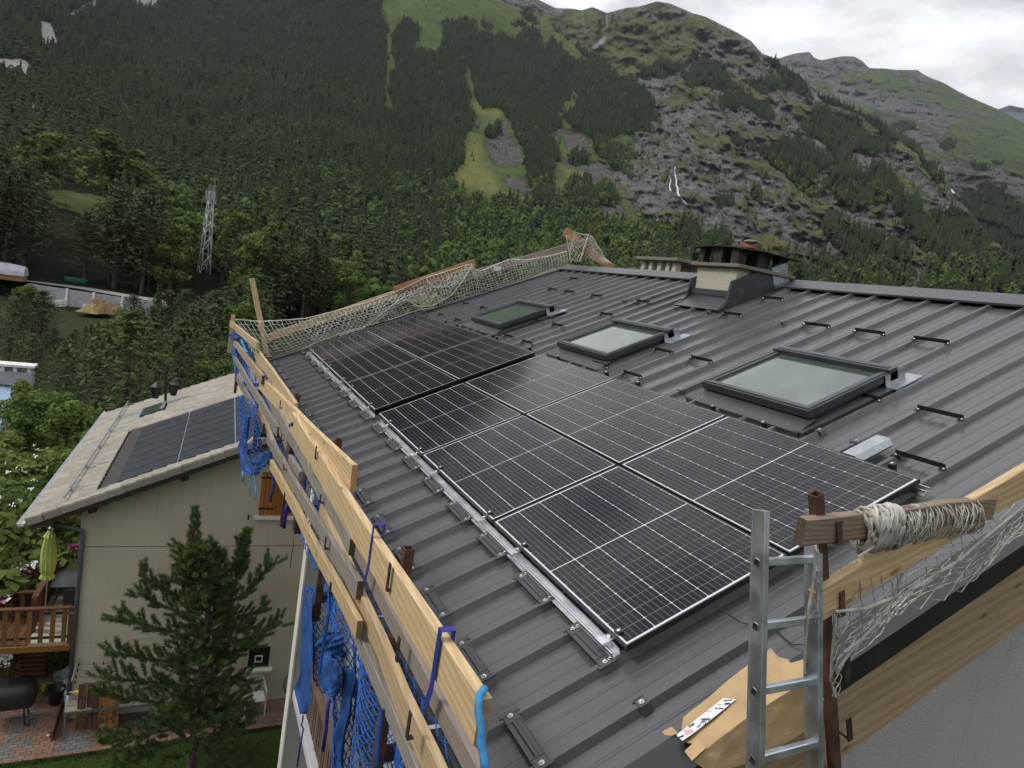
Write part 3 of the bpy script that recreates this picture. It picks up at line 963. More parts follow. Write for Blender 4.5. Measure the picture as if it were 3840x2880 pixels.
gplank(cF(642, 830), S(1130, 1915), .085, .034, .045, 'pinkwood', 'pinkish plank behind the lowest fresh plank, ending above the white window sill', end='old')
gplank(cF(642, 1005), S(1339, 2329), .098, .034, -.012, 'fresh', 'lowest fresh plank with a brown sawn end over the blue net', end='old')
gplank(S(1199, 1877), S(1600, 2790), .122, .040, .05, 'fresh', 'fresh plank running from the middle out of the bottom of the picture', ext=.5, chip=.008)
gplank(S(1199, 2021), S(1530, 2790), .10, .042, .03, 'grey', 'lowest grey plank with flaking bark above the blue net', ext=.5, chip=.02)
gplank(cF(920, 925), cF(1090, 1200), .08, .034, .06, 'grey', 'small grey plank piece wedged behind the broad grey planks')
gplank(S(1004, 1421), cF(860, 470), .08, .03, .07, 'grey', 'narrow silver plank inside the guard between far plank and middle plank')

# posts: rusty square tubes with flat hooks that carry the planks
def strap_hook(p, q, off, t):
    a, b = guardpt(p, off - .012), guardpt(q, off - .012)
    x = (a[0] + b[0]) / 2
    y = a[1]
    mb = MB()
    mb.box((x - .013, y - .006, b[2]), (x + .013, y, a[2]))
    mb.box((x - .013, y - .006, b[2] - .006), (x + .013, y + .022, b[2]))
    part('hook', mb, M['rustdark'], t)
    return x
def gpost(label, hooks, ztop, zbot, dx=0.0):
    x = guardpt(hooks[0][0])[0] + dx
    y = -1.20 - .0155 * (5.95 - x) + .135
    t = thing('guard_post', (x, y, zbot), label, 'guard post', 'rusty posts of the eave guard')
    mb = MB()
    for (x0, y0, x1, y1) in ((-.025, -.025, .025, -.021), (-.025, .021, .025, .025), (-.025, -.021, -.021, .021), (.021, -.021, .025, .021)):
        mb.box((x + x0, y + y0, zbot), (x + x1, y + y1, ztop))
    part('tube', mb, M['rust'], t)
    mb = MB(); mb.box((x - .03, y + .026, zbot + .15), (x + .03, y + .42, zbot + .21))
    part('bracket', mb, M['rustdark'], t)
    for p, q in hooks:
        strap_hook(p, q, 0.0, t)
gpost('nearest rusty guard post, behind the widest fresh board with straps', [(c7(1112, 318), c7(1135, 560)), (c7(1172, 785), c7(1195, 1010)), (c7(1242, 1258), c7(1262, 1510))], .37, -.95, -.10)
gpost('second rusty guard post from the ladder, its hook over the start of the grain board', [(cF(1342, 768), cF(1365, 1020)), (c7(716, 170), c7(722, 272)), (c7(742, 450), c7(755, 570)), (cG(655, 298), cG(697, 492))], .46, -.95, .1)
gpost('middle rusty guard post just in front of the long pale top plank end', [(cF(788, 60), cF(812, 232)), (cF(806, 570), cF(832, 740)), (cF(842, 1042), cF(868, 1200)), (cF(855, 1500), cF(870, 1640))], .40, -.95, .15)
gpost('fourth rusty guard post, half hidden between the pale far planks', [(cE(517, 690), cE(523, 830)), (cE(548, 1190), cE(560, 1385)), (cE(275, 1372), cE(288, 1500))], .35, -.95)
gpost('farthest rusty guard post at the corner under the wooden stub', [(cE(97, 205), cE(101, 330)), (cE(155, 1045), cE(162, 1150))], .25, -.95)
# extra dark angle iron hanging under the lowest fresh plank
a = guardpt(cG(350, 640), -.01); b = guardpt(cG(385, 950), -.01)
mb = MB(); mb.box((a[0] - .06, a[1], b[2]), (a[0] + .05, a[1] + .05, a[2]))
solo('angle_iron', mb, M['rustdark'], 'dark angle iron hanging under the lowest fresh plank beside the white sill', 'angle iron')

# stub and leaning stick at the far corner
def stick(p, q, w, h, mat, label, name='stick', end='fresh2'):
    mb = MB(); p, q = Vector(p), Vector(q)
    L = (q - p).length
    mb.box((0, -w / 2, -h / 2), (L, w / 2, h / 2))
    return put(name, mb.mesh(name, M[mat]), None, frame(p, q - p, (1, 0, 0)), label=label, cat=name)
g0 = guardpt(cE(80, 5), .05)
stick((g0[0], g0[1], g0[2] - .75), (g0[0], g0[1], g0[2]), .07, .07, 'fresh2', 'short square wooden stub standing at the far guard corner', 'stub')
stick(onax(c6(345, 745), 0, -6.12), onax(c6(246, 245), 0, -6.12), .10, .045, 'fresh', 'tall pale stick leaning outwards at the far corner of the roof')

# straps over the wide board
def strap(pt, label, w=.03):
    a = guardpt(pt, 0)
    x, y, z = a[0], a[1] - .004, a[2] + .003
    mb = MB()
    mb.box((x - w / 2, y - .002, z - .24), (x + w / 2, y, z))
    mb.box((x - w / 2, y - .002, z), (x + w / 2, y + .056, z + .002))
    mb.box((x - w / 2, y + .054, z - .12), (x + w / 2, y + .056, z))
    mb.hexa([(x - w / 2 - .03, y - .002, z - .34), (x + w / 2 - .03, y - .002, z - .34), (x + w / 2 - .03, y, z - .34), (x - w / 2 - .03, y, z - .34), (x - w / 2, y - .002, z - .24), (x + w / 2, y - .002, z - .24), (x + w / 2, y, z - .24), (x - w / 2, y, z - .24)])
    solo('strap', mb, M['strap'], label, 'strap')
strap(c7(1030, 108), 'dark blue strap round the wide fresh board, farther of the two')
strap(c7(1455, 782), 'dark blue strap round the wide fresh board, nearer to its sawn end', .038)
# pale blue rope tied round the near end of the wide board
r0 = [guardpt(p, o) for p, o in ((c7(1730, 1155), .03), (c7(1700, 1190), -.012), (c7(1690, 1300), -.02), (c7(1712, 1400), -.02), (c7(1708, 1500), -.015), (c7(1725, 1580), -.01), (c7(1735, 1680), -.01))]
mb = MB(); mb.tube(r0, .014, 7)
r1 = [guardpt(c7(1700, 1190), -.012), guardpt(c7(1745, 1215), .06), guardpt(c7(1735, 1400), .07), guardpt(c7(1720, 1600), .06)]
mb.tube(r1, .006, 5)
solo('rope', mb, M['netb2'], 'thick pale blue rope knotted round the near end of the wide fresh board', 'rope', smooth=True)
mb = MB(); mb.tube([guardpt(cF(985, 470), .03), guardpt(cF(1050, 600), .035), guardpt(cF(1110, 680), .03), guardpt(cF(1200, 840), .035), guardpt(cF(1290, 940), .03), guardpt(cF(1345, 1010), .02)], .022, 7)
mb.tube([guardpt(cF(950, 480), .02), guardpt(cF(1000, 455), .0), guardpt(cF(985, 520), .03)], .02, 6)
solo('rope', mb, M['netb2'], 'pale blue rope bundle stuffed under the start of the wide grain board', 'rope', smooth=True)
mb = MB(); mb.tube([guardpt(cE(245, 520), .03), guardpt(cE(290, 620), .0), guardpt(cE(330, 730), -.01), guardpt(cE(375, 780), .0), guardpt(cE(420, 740), .02), guardpt(cE(430, 700), .05)], .016, 6)
solo('rope', mb, M['netb2'], 'loop of pale blue rope hanging under the far top plank', 'rope', smooth=True)
for pts, r, lab in ((((cF(690, 1240)), cF(675, 1330), cF(690, 1400), cF(655, 1560), cF(640, 1660)), .012, 'purple blue twisted strap hanging in front of the orange shutter'),
                    ((cG(255, 470), cG(240, 560), cG(225, 660), cG(212, 765)), .017, 'dark blue strap end hanging over the white window sill'),
                    ((cF(210, 1170), cF(215, 1260), cF(212, 1350)), .014, 'short pale strap end hanging from the far blue tarp, leftmost'),
                    ((cF(415, 1230), cF(400, 1330), cF(412, 1440), cF(405, 1640)), .009, 'long pale blue cord hanging from the far tarp beside the shutter'),
                    ((cF(335, 1250), cF(330, 1400), cF(318, 1600)), .007, 'thin pale cord hanging from the far tarp before the cream wall'),
                    ((cG(335, 880), cG(330, 1000), cG(308, 1100), cG(295, 1260)), .003, 'thin black string hanging from the angle iron'),
                    ((cH(262, 1180), cH(245, 1270), cH(262, 1300), cH(230, 1480), cH(205, 1650)), .006, 'dark blue cord hanging down past the balcony slab'),
                    ((cH(500, 1030), cH(480, 1150), cH(470, 1300), cH(440, 1500)), .012, 'dark strap dangling in front of the balcony boards')):
    mb = MB()
    off = .0 if r > .0035 else -.02
    P = [guardpt(p, off) for p in pts]
    mb.tube(P, r, 5)
    solo('cord', mb, M['strap'] if 'dark' in lab or 'purple' in lab else (M['blackp'] if 'black' in lab else M['netb2']), lab, 'cord', smooth=True)

# ------------------------------------------------------------------ nets
def net(P, ns, nt, r, seed=1, drop=0.0, diamond=True, jit=.25):
    # P(s, t) -> point, s and t from 0 to 1
    rr = np.random.RandomState(seed)
    mb = MB()
    pts = {}
    def g(i, j):
        if (i, j) not in pts:
            pts[(i, j)] = Vector(P(min(1, max(0, (i + rr.uniform(-jit, jit)) / ns)), min(1, max(0, (j + rr.uniform(-jit, jit)) / nt))))
        return pts[(i, j)]
    def seg(a, b):
        if rr.rand() < drop: return
        d = (b - a)
        if d.length < 1e-5: return
        u = d.orthogonal().normalized(); w = d.normalized().cross(u)
        ring = [u * r, (u * -.5 + w * .87) * r, (u * -.5 - w * .87) * r]
        m = (a + b) / 2 + Vector((rr.uniform(-1, 1), rr.uniform(-1, 1), rr.uniform(-1.4, .6))) * d.length * .07
        mb.add([a + x for x in ring] + [m + x for x in ring] + [b + x for x in ring],
               [(0, 1, 4, 3), (1, 2, 5, 4), (2, 0, 3, 5), (3, 4, 7, 6), (4, 5, 8, 7), (5, 3, 6, 8)])
    for i in range(ns + 1):
        for j in range(nt + 1):
            if diamond:
                if (i + j) % 2: continue
                for di in (-1, 1):
                    if 0 <= i + di <= ns and j + 1 <= nt:
                        seg(g(i, j), g(i + di, j + 1))
            else:
                if i + 1 <= ns: seg(g(i, j), g(i + 1, j))
                if j + 1 <= nt: seg(g(i, j), g(i, j + 1))
    return mb
def polyfun(pts):
    P = [np.array(p, float) for p in pts]
    d = [0]
    for a, b in zip(P[:-1], P[1:]):
        d.append(d[-1] + np.linalg.norm(b - a))
    def f(s):
        x = s * d[-1]
        for i in range(len(P) - 1):
            if x <= d[i + 1] or i == len(P) - 2:
                k = (x - d[i]) / max(1e-9, d[i + 1] - d[i])
                return P[i] * (1 - k) + P[i + 1] * k
    return f
# blue net behind the planks: upper run
topf = polyfun([guardpt(p, .17) for p in (cE(40, 330), cE(180, 420), cE(480, 760), cF(700, 110), cF(1000, 500), cF(1340, 1000), cG(760, 250), cG(1350, 1200), c7(1620, 1440))])
botf = polyfun([guardpt(p, .16) for p in (cE(60, 800), cE(130, 1240), cE(250, 1500), cF(560, 520), cF(700, 1000), cF(860, 1500), cG(560, 1100), cG(780, 1640), c7(1400, 2000))])
def PB(s, t):
    a, b = topf(s), botf(s)
    p = a * (1 - t) + b * t
    p[1] += .03 * math.sin(9 * s + 5 * t) + .02 * math.sin(31 * s)
    return p
mb = net(PB, 190, 14, .0036, 3, jit=.3)
mb.tube([topf(s) + np.array([0, .02, .01]) for s in np.linspace(0, 1, 60)], .010, 5)
solo('safety_net', mb, M['netb'], 'blue diamond mesh safety net stretched behind the eave planks', 'safety net')
# blue net hanging below the lowest planks at the near end, bunched in folds
top2 = polyfun([guardpt(p, .17) for p in (cH(250, -20), cH(500, 20), cH(620, 330), cH(760, 420), cH(960, 900), cH(1130, 1300), cH(1220, 1500))])
bot2 = polyfun([guardpt(p, .15) for p in (cH(330, 560), cH(420, 900), cH(600, 1500), cH(560, 1900), cH(700, 1950), cH(900, 2000), cH(1260, 2000))])
def PB2(s, t):
    a, b = top2(s), bot2(s)
    p = a * (1 - t) + b * t
    p[1] += .04 * math.sin(23 * s + 2 * t) + .04 * t * (1 - t)
    p[0] += .05 * math.sin(17 * s) * t
    return p
mb = net(PB2, 66, 26, .0040, 5, jit=.32)
def PB3(s, t):
    p = PB2(s, t)
    p[1] += .16; p[0] -= .1
    return p
m2 = net(PB3, 40, 18, .0032, 6, jit=.35)
mb.add(m2.v, m2.f)
mb.tube([guardpt(p, .0) for p in (cH(500, 50), cH(495, 250), cH(465, 420), cH(430, 640), cH(410, 800))], .011, 6)
mb.tube([guardpt(p, .02) for p in (cH(990, 1120), cH(960, 1330), cH(930, 1640))], .009, 6)
solo('safety_net', mb, M['netb'], 'blue net hanging loose in front of the balcony below the planks', 'safety net')
# far piece of blue net in front of the tile roof
tf = polyfun([guardpt(p, -.03) for p in (cF(120, 0), cF(300, 40), cF(440, 230))]); bf = polyfun([guardpt(p, -.03) for p in (cF(135, 760), cF(330, 1010), cF(600, 860))])
def PB4(s, t):
    p = tf(s) * (1 - t) + bf(s) * t
    p[1] += .06 * math.sin(11 * s)
    return p
mb = net(PB4, 22, 26, .0045, 8, jit=.3)
solo('safety_net', mb, M['netb'], 'far end of the blue net hanging in front of the tiled roof', 'safety net')

def cloth(rows, label, off=.0, fold=.05, seed=0, n=14, mat='tarp'):
    rr = np.random.RandomState(seed)
    L = polyfun([guardpt(p, off) for p in rows[0]]); R_ = polyfun([guardpt(p, off) for p in rows[1]])
    ph = rr.rand(3) * 6
    P = []
    for i in range(n + 1):
        t = i / n
        row = []
        for j in range(n + 1):
            s_ = j / n
            p = L(t) * (1 - s_) + R_(t) * s_
            p[0] += fold * .22 * math.sin(6 * t + 11 * s_ + ph[1]) * s_ * (1 - s_) * 4
            p[1] += fold * 1.3 * (math.sin(9 * s_ + ph[0] + 3 * t) + .5 * math.sin(23 * t + 13 * s_ + ph[2]) + .35 * math.sin(41 * s_ - 17 * t) + .6 * math.sin(19 * s_ + ph[1]) * (.4 + t) + .4 * math.sin(7 * t + ph[2]))
            row.append(tuple(p))
        P.append(row)
    mb = MB(); mb.grid(P)
    o = solo('tarp', mb, M[mat], label, 'tarp', smooth=True)
    sm_ = o.modifiers.new('s', 'SUBSURF'); sm_.levels = 1; sm_.render_levels = 1
    so = o.modifiers.new('t', 'SOLIDIFY'); so.thickness = .002
cloth(((cH(262, 20), cH(248, 330), cH(242, 600), cH(262, 760), cH(200, 930), cH(245, 1165)), (cH(275, 20), cH(335, 190), cH(352, 500), cH(345, 760), cH(330, 1060), cH(285, 1165))), 'long blue tarp strip hanging beside the grey wing wall', .06, .006, 1)
cloth(((cH(425, 610), cH(415, 800), cH(440, 930), cH(520, 1005)), (cH(605, 690), cH(598, 800), cH(592, 900), cH(540, 1005))), 'sagging pouch of blue tarp caught in the hanging net', .08, .014, 2)
cloth(((cH(455, 400), cH(440, 560), cH(470, 640)), (cH(640, 440), cH(610, 560), cH(600, 650))), 'blue tarp patch behind the net just above the sagging pouch', .12, .02, 3)
cloth(((cH(640, 720), cH(590, 1100), cH(520, 1480), cH(520, 1900)), (cH(720, 760), cH(680, 1100), cH(640, 1480), cH(680, 1900))), 'dark blue tarp fold running down inside the hanging net', .14, .014, 4)
cloth(((cF(265, 330), cF(205, 600), cF(135, 765), cF(180, 1000), cF(190, 1165), cF(300, 1250)), (cF(300, 340), cF(285, 690), cF(330, 1000), cF(400, 1100), cF(440, 1200), cF(400, 1250))), 'blue tarp pocket hanging at the far end above the cream wall', -.05, .014, 5)
cloth(((cF(330, 1010), cF(360, 1150), cF(400, 1240)), (cF(590, 870), cF(560, 1080), cF(450, 1240))), 'right flap of the far blue tarp pocket', -.05, .012, 6)
cloth(((cF(600, 900), cF(590, 1050), cF(660, 1200)), (cF(640, 880), cF(680, 1050), cF(690, 1230))), 'narrow blue tarp corner beside the lowest plank start', .03, .015, 7)
cloth(((cE(45, 400), cE(60, 560), cE(120, 760)), (cE(240, 460), cE(235, 640), cE(200, 800))), 'crumpled pale blue tarp under the far top plank', .05, .03, 8)

# ------------------------------------------------------------------ far rake: planks, steel posts, white net
XF = -6.08
fx = lambda p, d=0.0: onax(p, 0, XF + d)
GR2 = 'planks of the edge protection along the far roof edge'
def rplank(p, q, h, th, mat, label, d=0.0, end=None):
    a, b = Vector(fx(p, d)), Vector(fx(q, d))
    up = Vector((0, -(b - a).z, (b - a).y)).normalized()
    if up.z < 0: up = -up
    return plank(a, b, h, th, mat, label, GR2, up=up, end=end)
rplank(c6(332, 605), c6(1165, 318), .15, .04, 'fresh2', 'pale brown plank rising from the leaning stick along the far roof edge')
rplank(c6(1150, 298), c6(1668, 122), .155, .04, 'orange', 'brown plank with a dark tip sticking up in the middle of the far edge', .06, 'endgrain')
rplank(c6(1238, 310), c6b(785, 128), .17, .04, 'pinkwood', 'long grey brown plank reaching the steel post at the ridge end', -.05)
rplank(c6b(447, 12), c6b(1045, 490), .23, .04, 'orange', 'orange brown plank falling steeply behind the ridge at the far gable', -.14, 'old')
def steel(p, q, label, d=.03):
    mb = MB(); mb.beam(fx(p, d), fx(q, d), .045, .045, up=(1, 0, 0))
    solo('steel_post', mb, M['rust'], label, 'steel post')
steel(c6b(765, 8), c6b(610, 465), 'rusty steel post wrapped in net at the far end of the ridge')
steel(c6(1163, 172), c6(1275, 465), 'rusty steel post in the middle of the far roof edge')
tw = [c6(140, 505), c6(300, 518), c6(480, 508), c6(600, 498), c6(800, 445), c6(1000, 390), c6(1190, 318), c6(1350, 240), c6(1500, 195), c6(1640, 150), c6(1668, 190), c6(1700, 200), c6(1890, 120), c6(2000, 130), c6b(0, 410), c6b(200, 380), c6b(430, 320)]
bw = [c6(330, 740), c6(420, 745), c6(520, 712), c6(640, 660), c6(800, 600), c6(960, 550), c6(1150, 500), c6(1290, 450), c6(1400, 430), c6(1500, 410), c6(1600, 385), c6(1700, 355), c6(1890, 300), c6(2000, 262), c6b(0, 640), c6b(200, 570), c6b(440, 500)]
tff, bff = polyfun([fx(p, .05) for p in tw]), polyfun([fx(p, .08) for p in bw])
def PW(s, t):
    a, b = tff(s), bff(s)
    p = a * (1 - t) + b * t
    p[0] += .18 * math.sin(math.pi * t) * (1 - .7 * s) + .05 * math.sin(25 * s)
    p[2] -= .05 * math.sin(math.pi * t) * (1 - s)
    return p
mb = net(PW, 92, 10, .0050, 12, diamond=False, jit=.22)
mb.tube([tff(s) + np.array([.03, 0, .0]) for s in np.linspace(0, 1, 70)], .0085, 5)
mb.tube([bff(s) + np.array([.03, 0, .0]) for s in np.linspace(0, 1, 70)], .007, 5)
solo('safety_net', mb, M['netw'], 'white square mesh net along the far roof edge', 'safety net')
# loose second layer bunched round the middle post
t2 = polyfun([fx(p, .12) for p in (c6(560, 560), c6(800, 470), c6(1100, 370), c6(1230, 330), c6(1400, 270), c6(1650, 145))])
b2 = polyfun([fx(p, .18) for p in (c6(640, 650), c6(830, 600), c6(1000, 540), c6(1240, 380), c6(1430, 400), c6(1640, 190))])
def PW2(s, t):
    p = t2(s) * (1 - t) + b2(s) * t
    p[0] += .12 * math.sin(math.pi * t) + .04 * math.sin(40 * s)
    p[2] -= .08 * math.sin(math.pi * ((s * 2) % 1.0)) * t
    return p
mb = net(PW2, 64, 9, .0042, 14, jit=.45)
for pts in ((c6(800, 610), c6(960, 560), c6(1100, 450), c6(1200, 372), c6(1260, 395), c6(1300, 425), c6(1400, 420), c6(1520, 350), c6(1600, 250), c6(1650, 160)), (c6(1350, 235), c6(1400, 300), c6(1500, 300), c6(1560, 260))):
    mb.tube([fx(p, .2) for p in pts], .010, 5)
solo('safety_net', mb, M['netw'], 'bunched extra layer of white net hung over the middle far post', 'safety net')
# net wrapped round the ridge end post
t3 = polyfun([fx(p, .06) for p in (c6b(425, 115), c6b(560, 75), c6b(720, 105), c6b(775, 130), c6b(800, 200), c6b(1000, 480))])
b3 = polyfun([fx(p, .06) for p in (c6b(480, 440), c6b(560, 455), c6b(630, 455), c6b(700, 400), c6b(760, 440), c6b(960, 490))])
def PW3(s, t):
    p = t3(s) * (1 - t) + b3(s) * t
    p[0] += .08 * math.sin(20 * s + 4 * t)
    return p
mb = net(PW3, 34, 12, .004, 15, jit=.4)
for pts in ((c6b(425, 115), c6b(450, 250), c6b(490, 460)), (c6b(715, 110), c6b(650, 280), c6b(600, 450)), (c6b(740, 110), c6b(850, 280), c6b(960, 480)), (c6b(520, 65), c6b(620, 95), c6b(720, 105))):
    mb.tube([fx(p, .09) for p in pts], .011, 5)
solo('safety_net', mb, M['netw'], 'white net draped round the steel post at the ridge end', 'safety net')
mb = MB(); q = fx(c6(1812, 182), .1); mb.box((q[0], q[1] - .09, q[2] - .05), (q[0] + .004, q[1] + .09, q[2] + .05))
solo('tag', mb, M['white'], 'small white plastic tag on the far white net', 'tag')

# ------------------------------------------------------------------ near rake: post, planks, rolled net, ladder, cardboard
XN = 6.0
nx = lambda p, d=0.0: onax(p, 0, XN + d)
a, b = Vector(nx(cA(884, 258))), Vector(nx(cB(1925, 1640)))
b = b + (b - a) * .12
t = thing('guard_post', tuple(b), 'dark rusty square post beside the ladder carrying the net roll', 'guard post')
mb = MB()
D_ = (b - a).normalized()
W_ = frame(a, D_, (1, 0, 0))
L = (b - a).length
for (y0, z0, y1, z1) in ((-.021, -.021, .021, -.017), (-.021, .017, .021, .021), (-.021, -.017, -.017, .017), (.017, -.017, .021, .017)):
    mb.box((0, y0, z0), (L, y1, z1))
part('tube', mb, M['rust'], t, W_)
for (p0, p1) in ((cA(1035, 430), cA(1035, 580)), (cA(1052, 882), cA(1055, 1040))):
    q0, q1 = nx(p0, .056), nx(p1, .056)
    h = MB(); h.beam(q0, q1, .027, .006, up=(1, 0, 0)); h.beam(np.array(q1), np.array(q1) - np.array([.08, .06, -.01]), .027, .006)
    part('hook', h, M['rust'], t)
for (p0, p1, p2) in ((cA(1085, 1305), cA(1085, 1450), cA(1010, 1420)), (cB(2055, 1205), cB(2070, 1405), cB(1930, 1300))):
    q0, q1, q2 = nx(p0, .05), nx(p1, .05), nx(p2, .0)
    h = MB(); h.beam(q0, q1, .03, .006, up=(1, 0, 0)); h.beam(q1, q2, .03, .006, up=(0, 1, 1))
    part('hook', h, M['rustdark'], t)
def nplank(tl, tr, bl, mat, label, d, th, ext=0.0, end=None):
    p, q, r_ = Vector(nx(tl, d)), Vector(nx(tr, d)), Vector(nx(bl, d))
    q = q + (q - p).normalized() * ext
    dr = (q - p).normalized()
    up = Vector((0, -dr.z, dr.y))
    h = abs((p - r_).dot(up))
    me = board_mesh((q - p).length, th, h, seed=77 + len(label)).mesh('plank', [M[mat], M[end or mat]])
    o = put('plank', me, None, frame(p, dr, up), label=label, cat='plank')
    bv = o.modifiers.new('bevel', 'BEVEL'); bv.width = .004
nplank(cA(832, 432), cA(2045, 283), cA(836, 598), 'old', 'short old brown plank with the rolled net on it, beside the ladder', .052, .045, end='endgrain')
nplank(cA(872, 890), cA(2212, 112), cA(913, 1076), 'fresh', 'fresh yellow plank sloping up to the right edge of the picture', .046, .042, ext=1.3)
# the rolled net: many loops round the old plank
A0, A1 = Vector(nx(cA(1165, 480), .03)), Vector(nx(cA(1885, 390), .03))
rr = np.random.RandomState(4)
mb = MB(); mc = MB()
ax_ = (A1 - A0).normalized(); upv = Vector((0, -ax_.z, ax_.y)); sd = Vector((1, 0, 0))
for i in range(150):
    s_ = rr.rand() ** .9 if i > 40 else rr.rand() * .25
    c_ = A0.lerp(A1, s_)
    thick = i < 42
    hz = .062 + .018 * rr.rand() + (.012 if thick else 0); hw = .034 + .022 * rr.rand()
    lean = rr.uniform(-.05, .05); dz = rr.uniform(-.012, .008)
    pts = []
    a0 = rr.uniform(0, 6.28); arc = 2 * math.pi if thick else rr.uniform(3.0, 6.0)
    for k in range(13):
        aa = a0 + arc * k / 12
        sag = .018 * rr.rand() if math.cos(aa) < -.4 else 0
        pts.append(c_ + sd * (hw * math.sin(aa) + .002) + upv * (hz * math.cos(aa) + dz - sag) + ax_ * (lean * math.cos(aa) + rr.uniform(-.006, .006)))
    mb.tube(pts, .0068 if thick else .0028, 6 if thick else 4)
solo('net_roll', mb, M['netg'], 'thick roll of greyish white net and rope wound on the old brown plank', 'net roll', smooth=True)
# the net below
tn = polyfun([nx(p, -.03) for p in (cA(905, 590), cA(1100, 560), cA(1400, 520), cA(1850, 430), cA(2330, 120))])
bn = polyfun([nx(p, .0) for p in (cA(985, 1430), cA(1060, 1290), cA(1200, 1190), cA(1700, 840), cA(2330, 470))])
def PN(s, t):
    p = tn(s) * (1 - t) + bn(s) * t
    p[0] += .05 * math.sin(math.pi * t) + .03 * math.sin(13 * s)
    return p
mb = net(PN, 22, 8, .0026, 21, diamond=False, jit=.22)
t5 = polyfun([nx(p, .03) for p in (cA(1000, 1020), cA(1400, 900), cA(1800, 670), cA(2330, 300))]); b5 = polyfun([nx(p, .03) for p in (cA(985, 1400), cA(1180, 1190), cA(1800, 850), cA(2330, 440))])
def PN2(s, t):
    p = t5(s) * (1 - t) + b5(s) * t
    p[0] += .03 * math.sin(9 * s + 3 * t)
    return p
m2 = net(PN2, 26, 6, .0026, 22, jit=.30); mb.add(m2.v, m2.f)
m3 = net(lambda s, t: nx(cA(870 - 50 * s + 90 * t * s + 20 * t, 600 + 960 * s), .05 + .04 * t), 20, 3, .0024, 23, jit=.45); mb.add(m3.v, m3.f)
m3 = net(lambda s, t: nx(cA(990 + 60 * t, 1010 + 540 * s), .06), 14, 3, .0026, 24, jit=.45); mb.add(m3.v, m3.f)
for pts, r in (((cA(882, 590), cA(875, 800), cA(835, 1000), cA(818, 1200), cA(812, 1400), cA(850, 1490), cA(930, 1570)), .0055),
               ((cA(1010, 1010), cA(1200, 990), cA(1350, 930), cA(1480, 880), cA(1620, 790), cA(1800, 680), cA(1960, 540), cA(2330, 240)), .0065),
               ((cA(1005, 1030), cA(995, 1180), cA(985, 1300), cA(978, 1450), cA(1010, 1555)), .005),
               ((cA(1060, 1270), cA(1170, 1190), cA(1290, 1070), cA(1360, 960), cA(1440, 760)), .006),
               ((cA(1150, 660), cA(1230, 610), cA(1290, 560)), .005),
               ((cA(1030, 1370), cA(1110, 1260), cA(1170, 1200)), .006)):
    mb.tube([nx(p, .07) for p in pts], r, 6)
solo('safety_net', mb, M['netg'], 'greyish white net with rope edge hanging under the fresh yellow plank', 'safety net')

# ladder
def same_y(p, y):
    d = ray(p); return CW + d * ((y - CW[1]) / d[1])
t0 = onax(cA(533, 362), 0, 5.95); t1 = onax(cA(868, 362), 0, 5.95)
bl = same_y(cA(505, 1659), t0[1] - .005); br = same_y(cA(872, 1659), t1[1] - .0)
br[0] = bl[0]; br = onax(cA(872, 1659), 0, bl[0])
lad = thing('ladder', tuple((bl + br) / 2 - np.array([0, 0, 2.0])), 'aluminium ladder leaning against the near roof edge beside the cardboard', 'ladder')
stile_pts = []
for p, q in ((t0, bl), (t1, br)):
    p, q = Vector(p), Vector(q)
    d = (q - p).normalized()
    L = (q - p).length + 1.6
    W = frame(p, d, (0, -1, 0))           # local x down the ladder, local z to -Y
    m = MB()
    m.box((0, -.033, -.0135), (L, .033, .0135))
    for y in (-.03, .03):
        m.box((.01, y - .004, .0136), (L, y + .004, .0155))
    o = part('stile', m, M['ladder'], lad, W, bevel=.006)
    stile_pts.append((p, d, W))
for i, yy in enumerate((700, 1100, 1520)):
    pass
p0, d0, W0 = stile_pts[0]; p1, d1, W1 = stile_pts[1]
hole_px = [cA(511, 694), cA(503, 1102), cA(495, 1518), cB(1183, 1578)]
for i in range(7):
    if i < 4:
        dd = ray(hole_px[i]); y = p0.y - .014
        P = CW + dd * ((y - CW[1]) / dd[1])
        s_ = (Vector(P) - p0).dot(d0)
    else:
        s_ = s_ + .279
    m = MB()
    q0, q1 = p0 + d0 * s_, p1 + d1 * s_
    m.beam(q0, q1, .030, .030, up=d0)
    part('rung', m, M['ladder'], lad, bevel=.004)
    m = MB()
    ye = q0.y - .0145
    for k in range(12):
        a0, a1 = 2 * math.pi * k / 12, 2 * math.pi * (k + 1) / 12
        f_ = lambda a, r: (q0.x + .013 * 0 + r * max(-.8, min(.8, math.cos(a))) * 1.15, ye - (.003 if r < .017 else .001), q0.z + r * max(-.8, min(.8, math.sin(a))) * 1.15)
        m.add([f_(a0, .012), f_(a1, .012), f_(a1, .0175), f_(a0, .0175)], [(0, 1, 2, 3)])
    part('rung_end', m, M['zinc'], lad)
    m = MB(); m.box((q0.x - .011, ye - .0015, q0.z - .011), (q0.x + .011, ye - .001, q0.z + .011))
    part('rung_hole', m, M['blackp'], lad)
for i, c in enumerate(((0.30, .09, .06), (.3, .26, .05), (.05, .25, .25), (.06, .09, .12))):
    key = 'rib%d' % i
    M[key] = plain('ribbon_wire', c, .5, var=.1)
rb = thing('ribbon_cable', tuple(onax(cB(1840, 1630), 0, 6.12)), 'flat cable of red yellow and green wires tied round the lowest ladder rung', 'cable')
for i in range(4):
    m = MB()
    m.tube([onax(cB(x - i * 9, y + i * 5), 0, X) for x, y, X in ((1690, 1487, 6.06), (1725, 1500, 6.13), (1760, 1540, 6.14), (1800, 1580, 6.14), (1845, 1635, 6.13), (1860, 1680, 6.12))], .0028, 5)
    part('wire', m, M['rib%d' % i], rb)

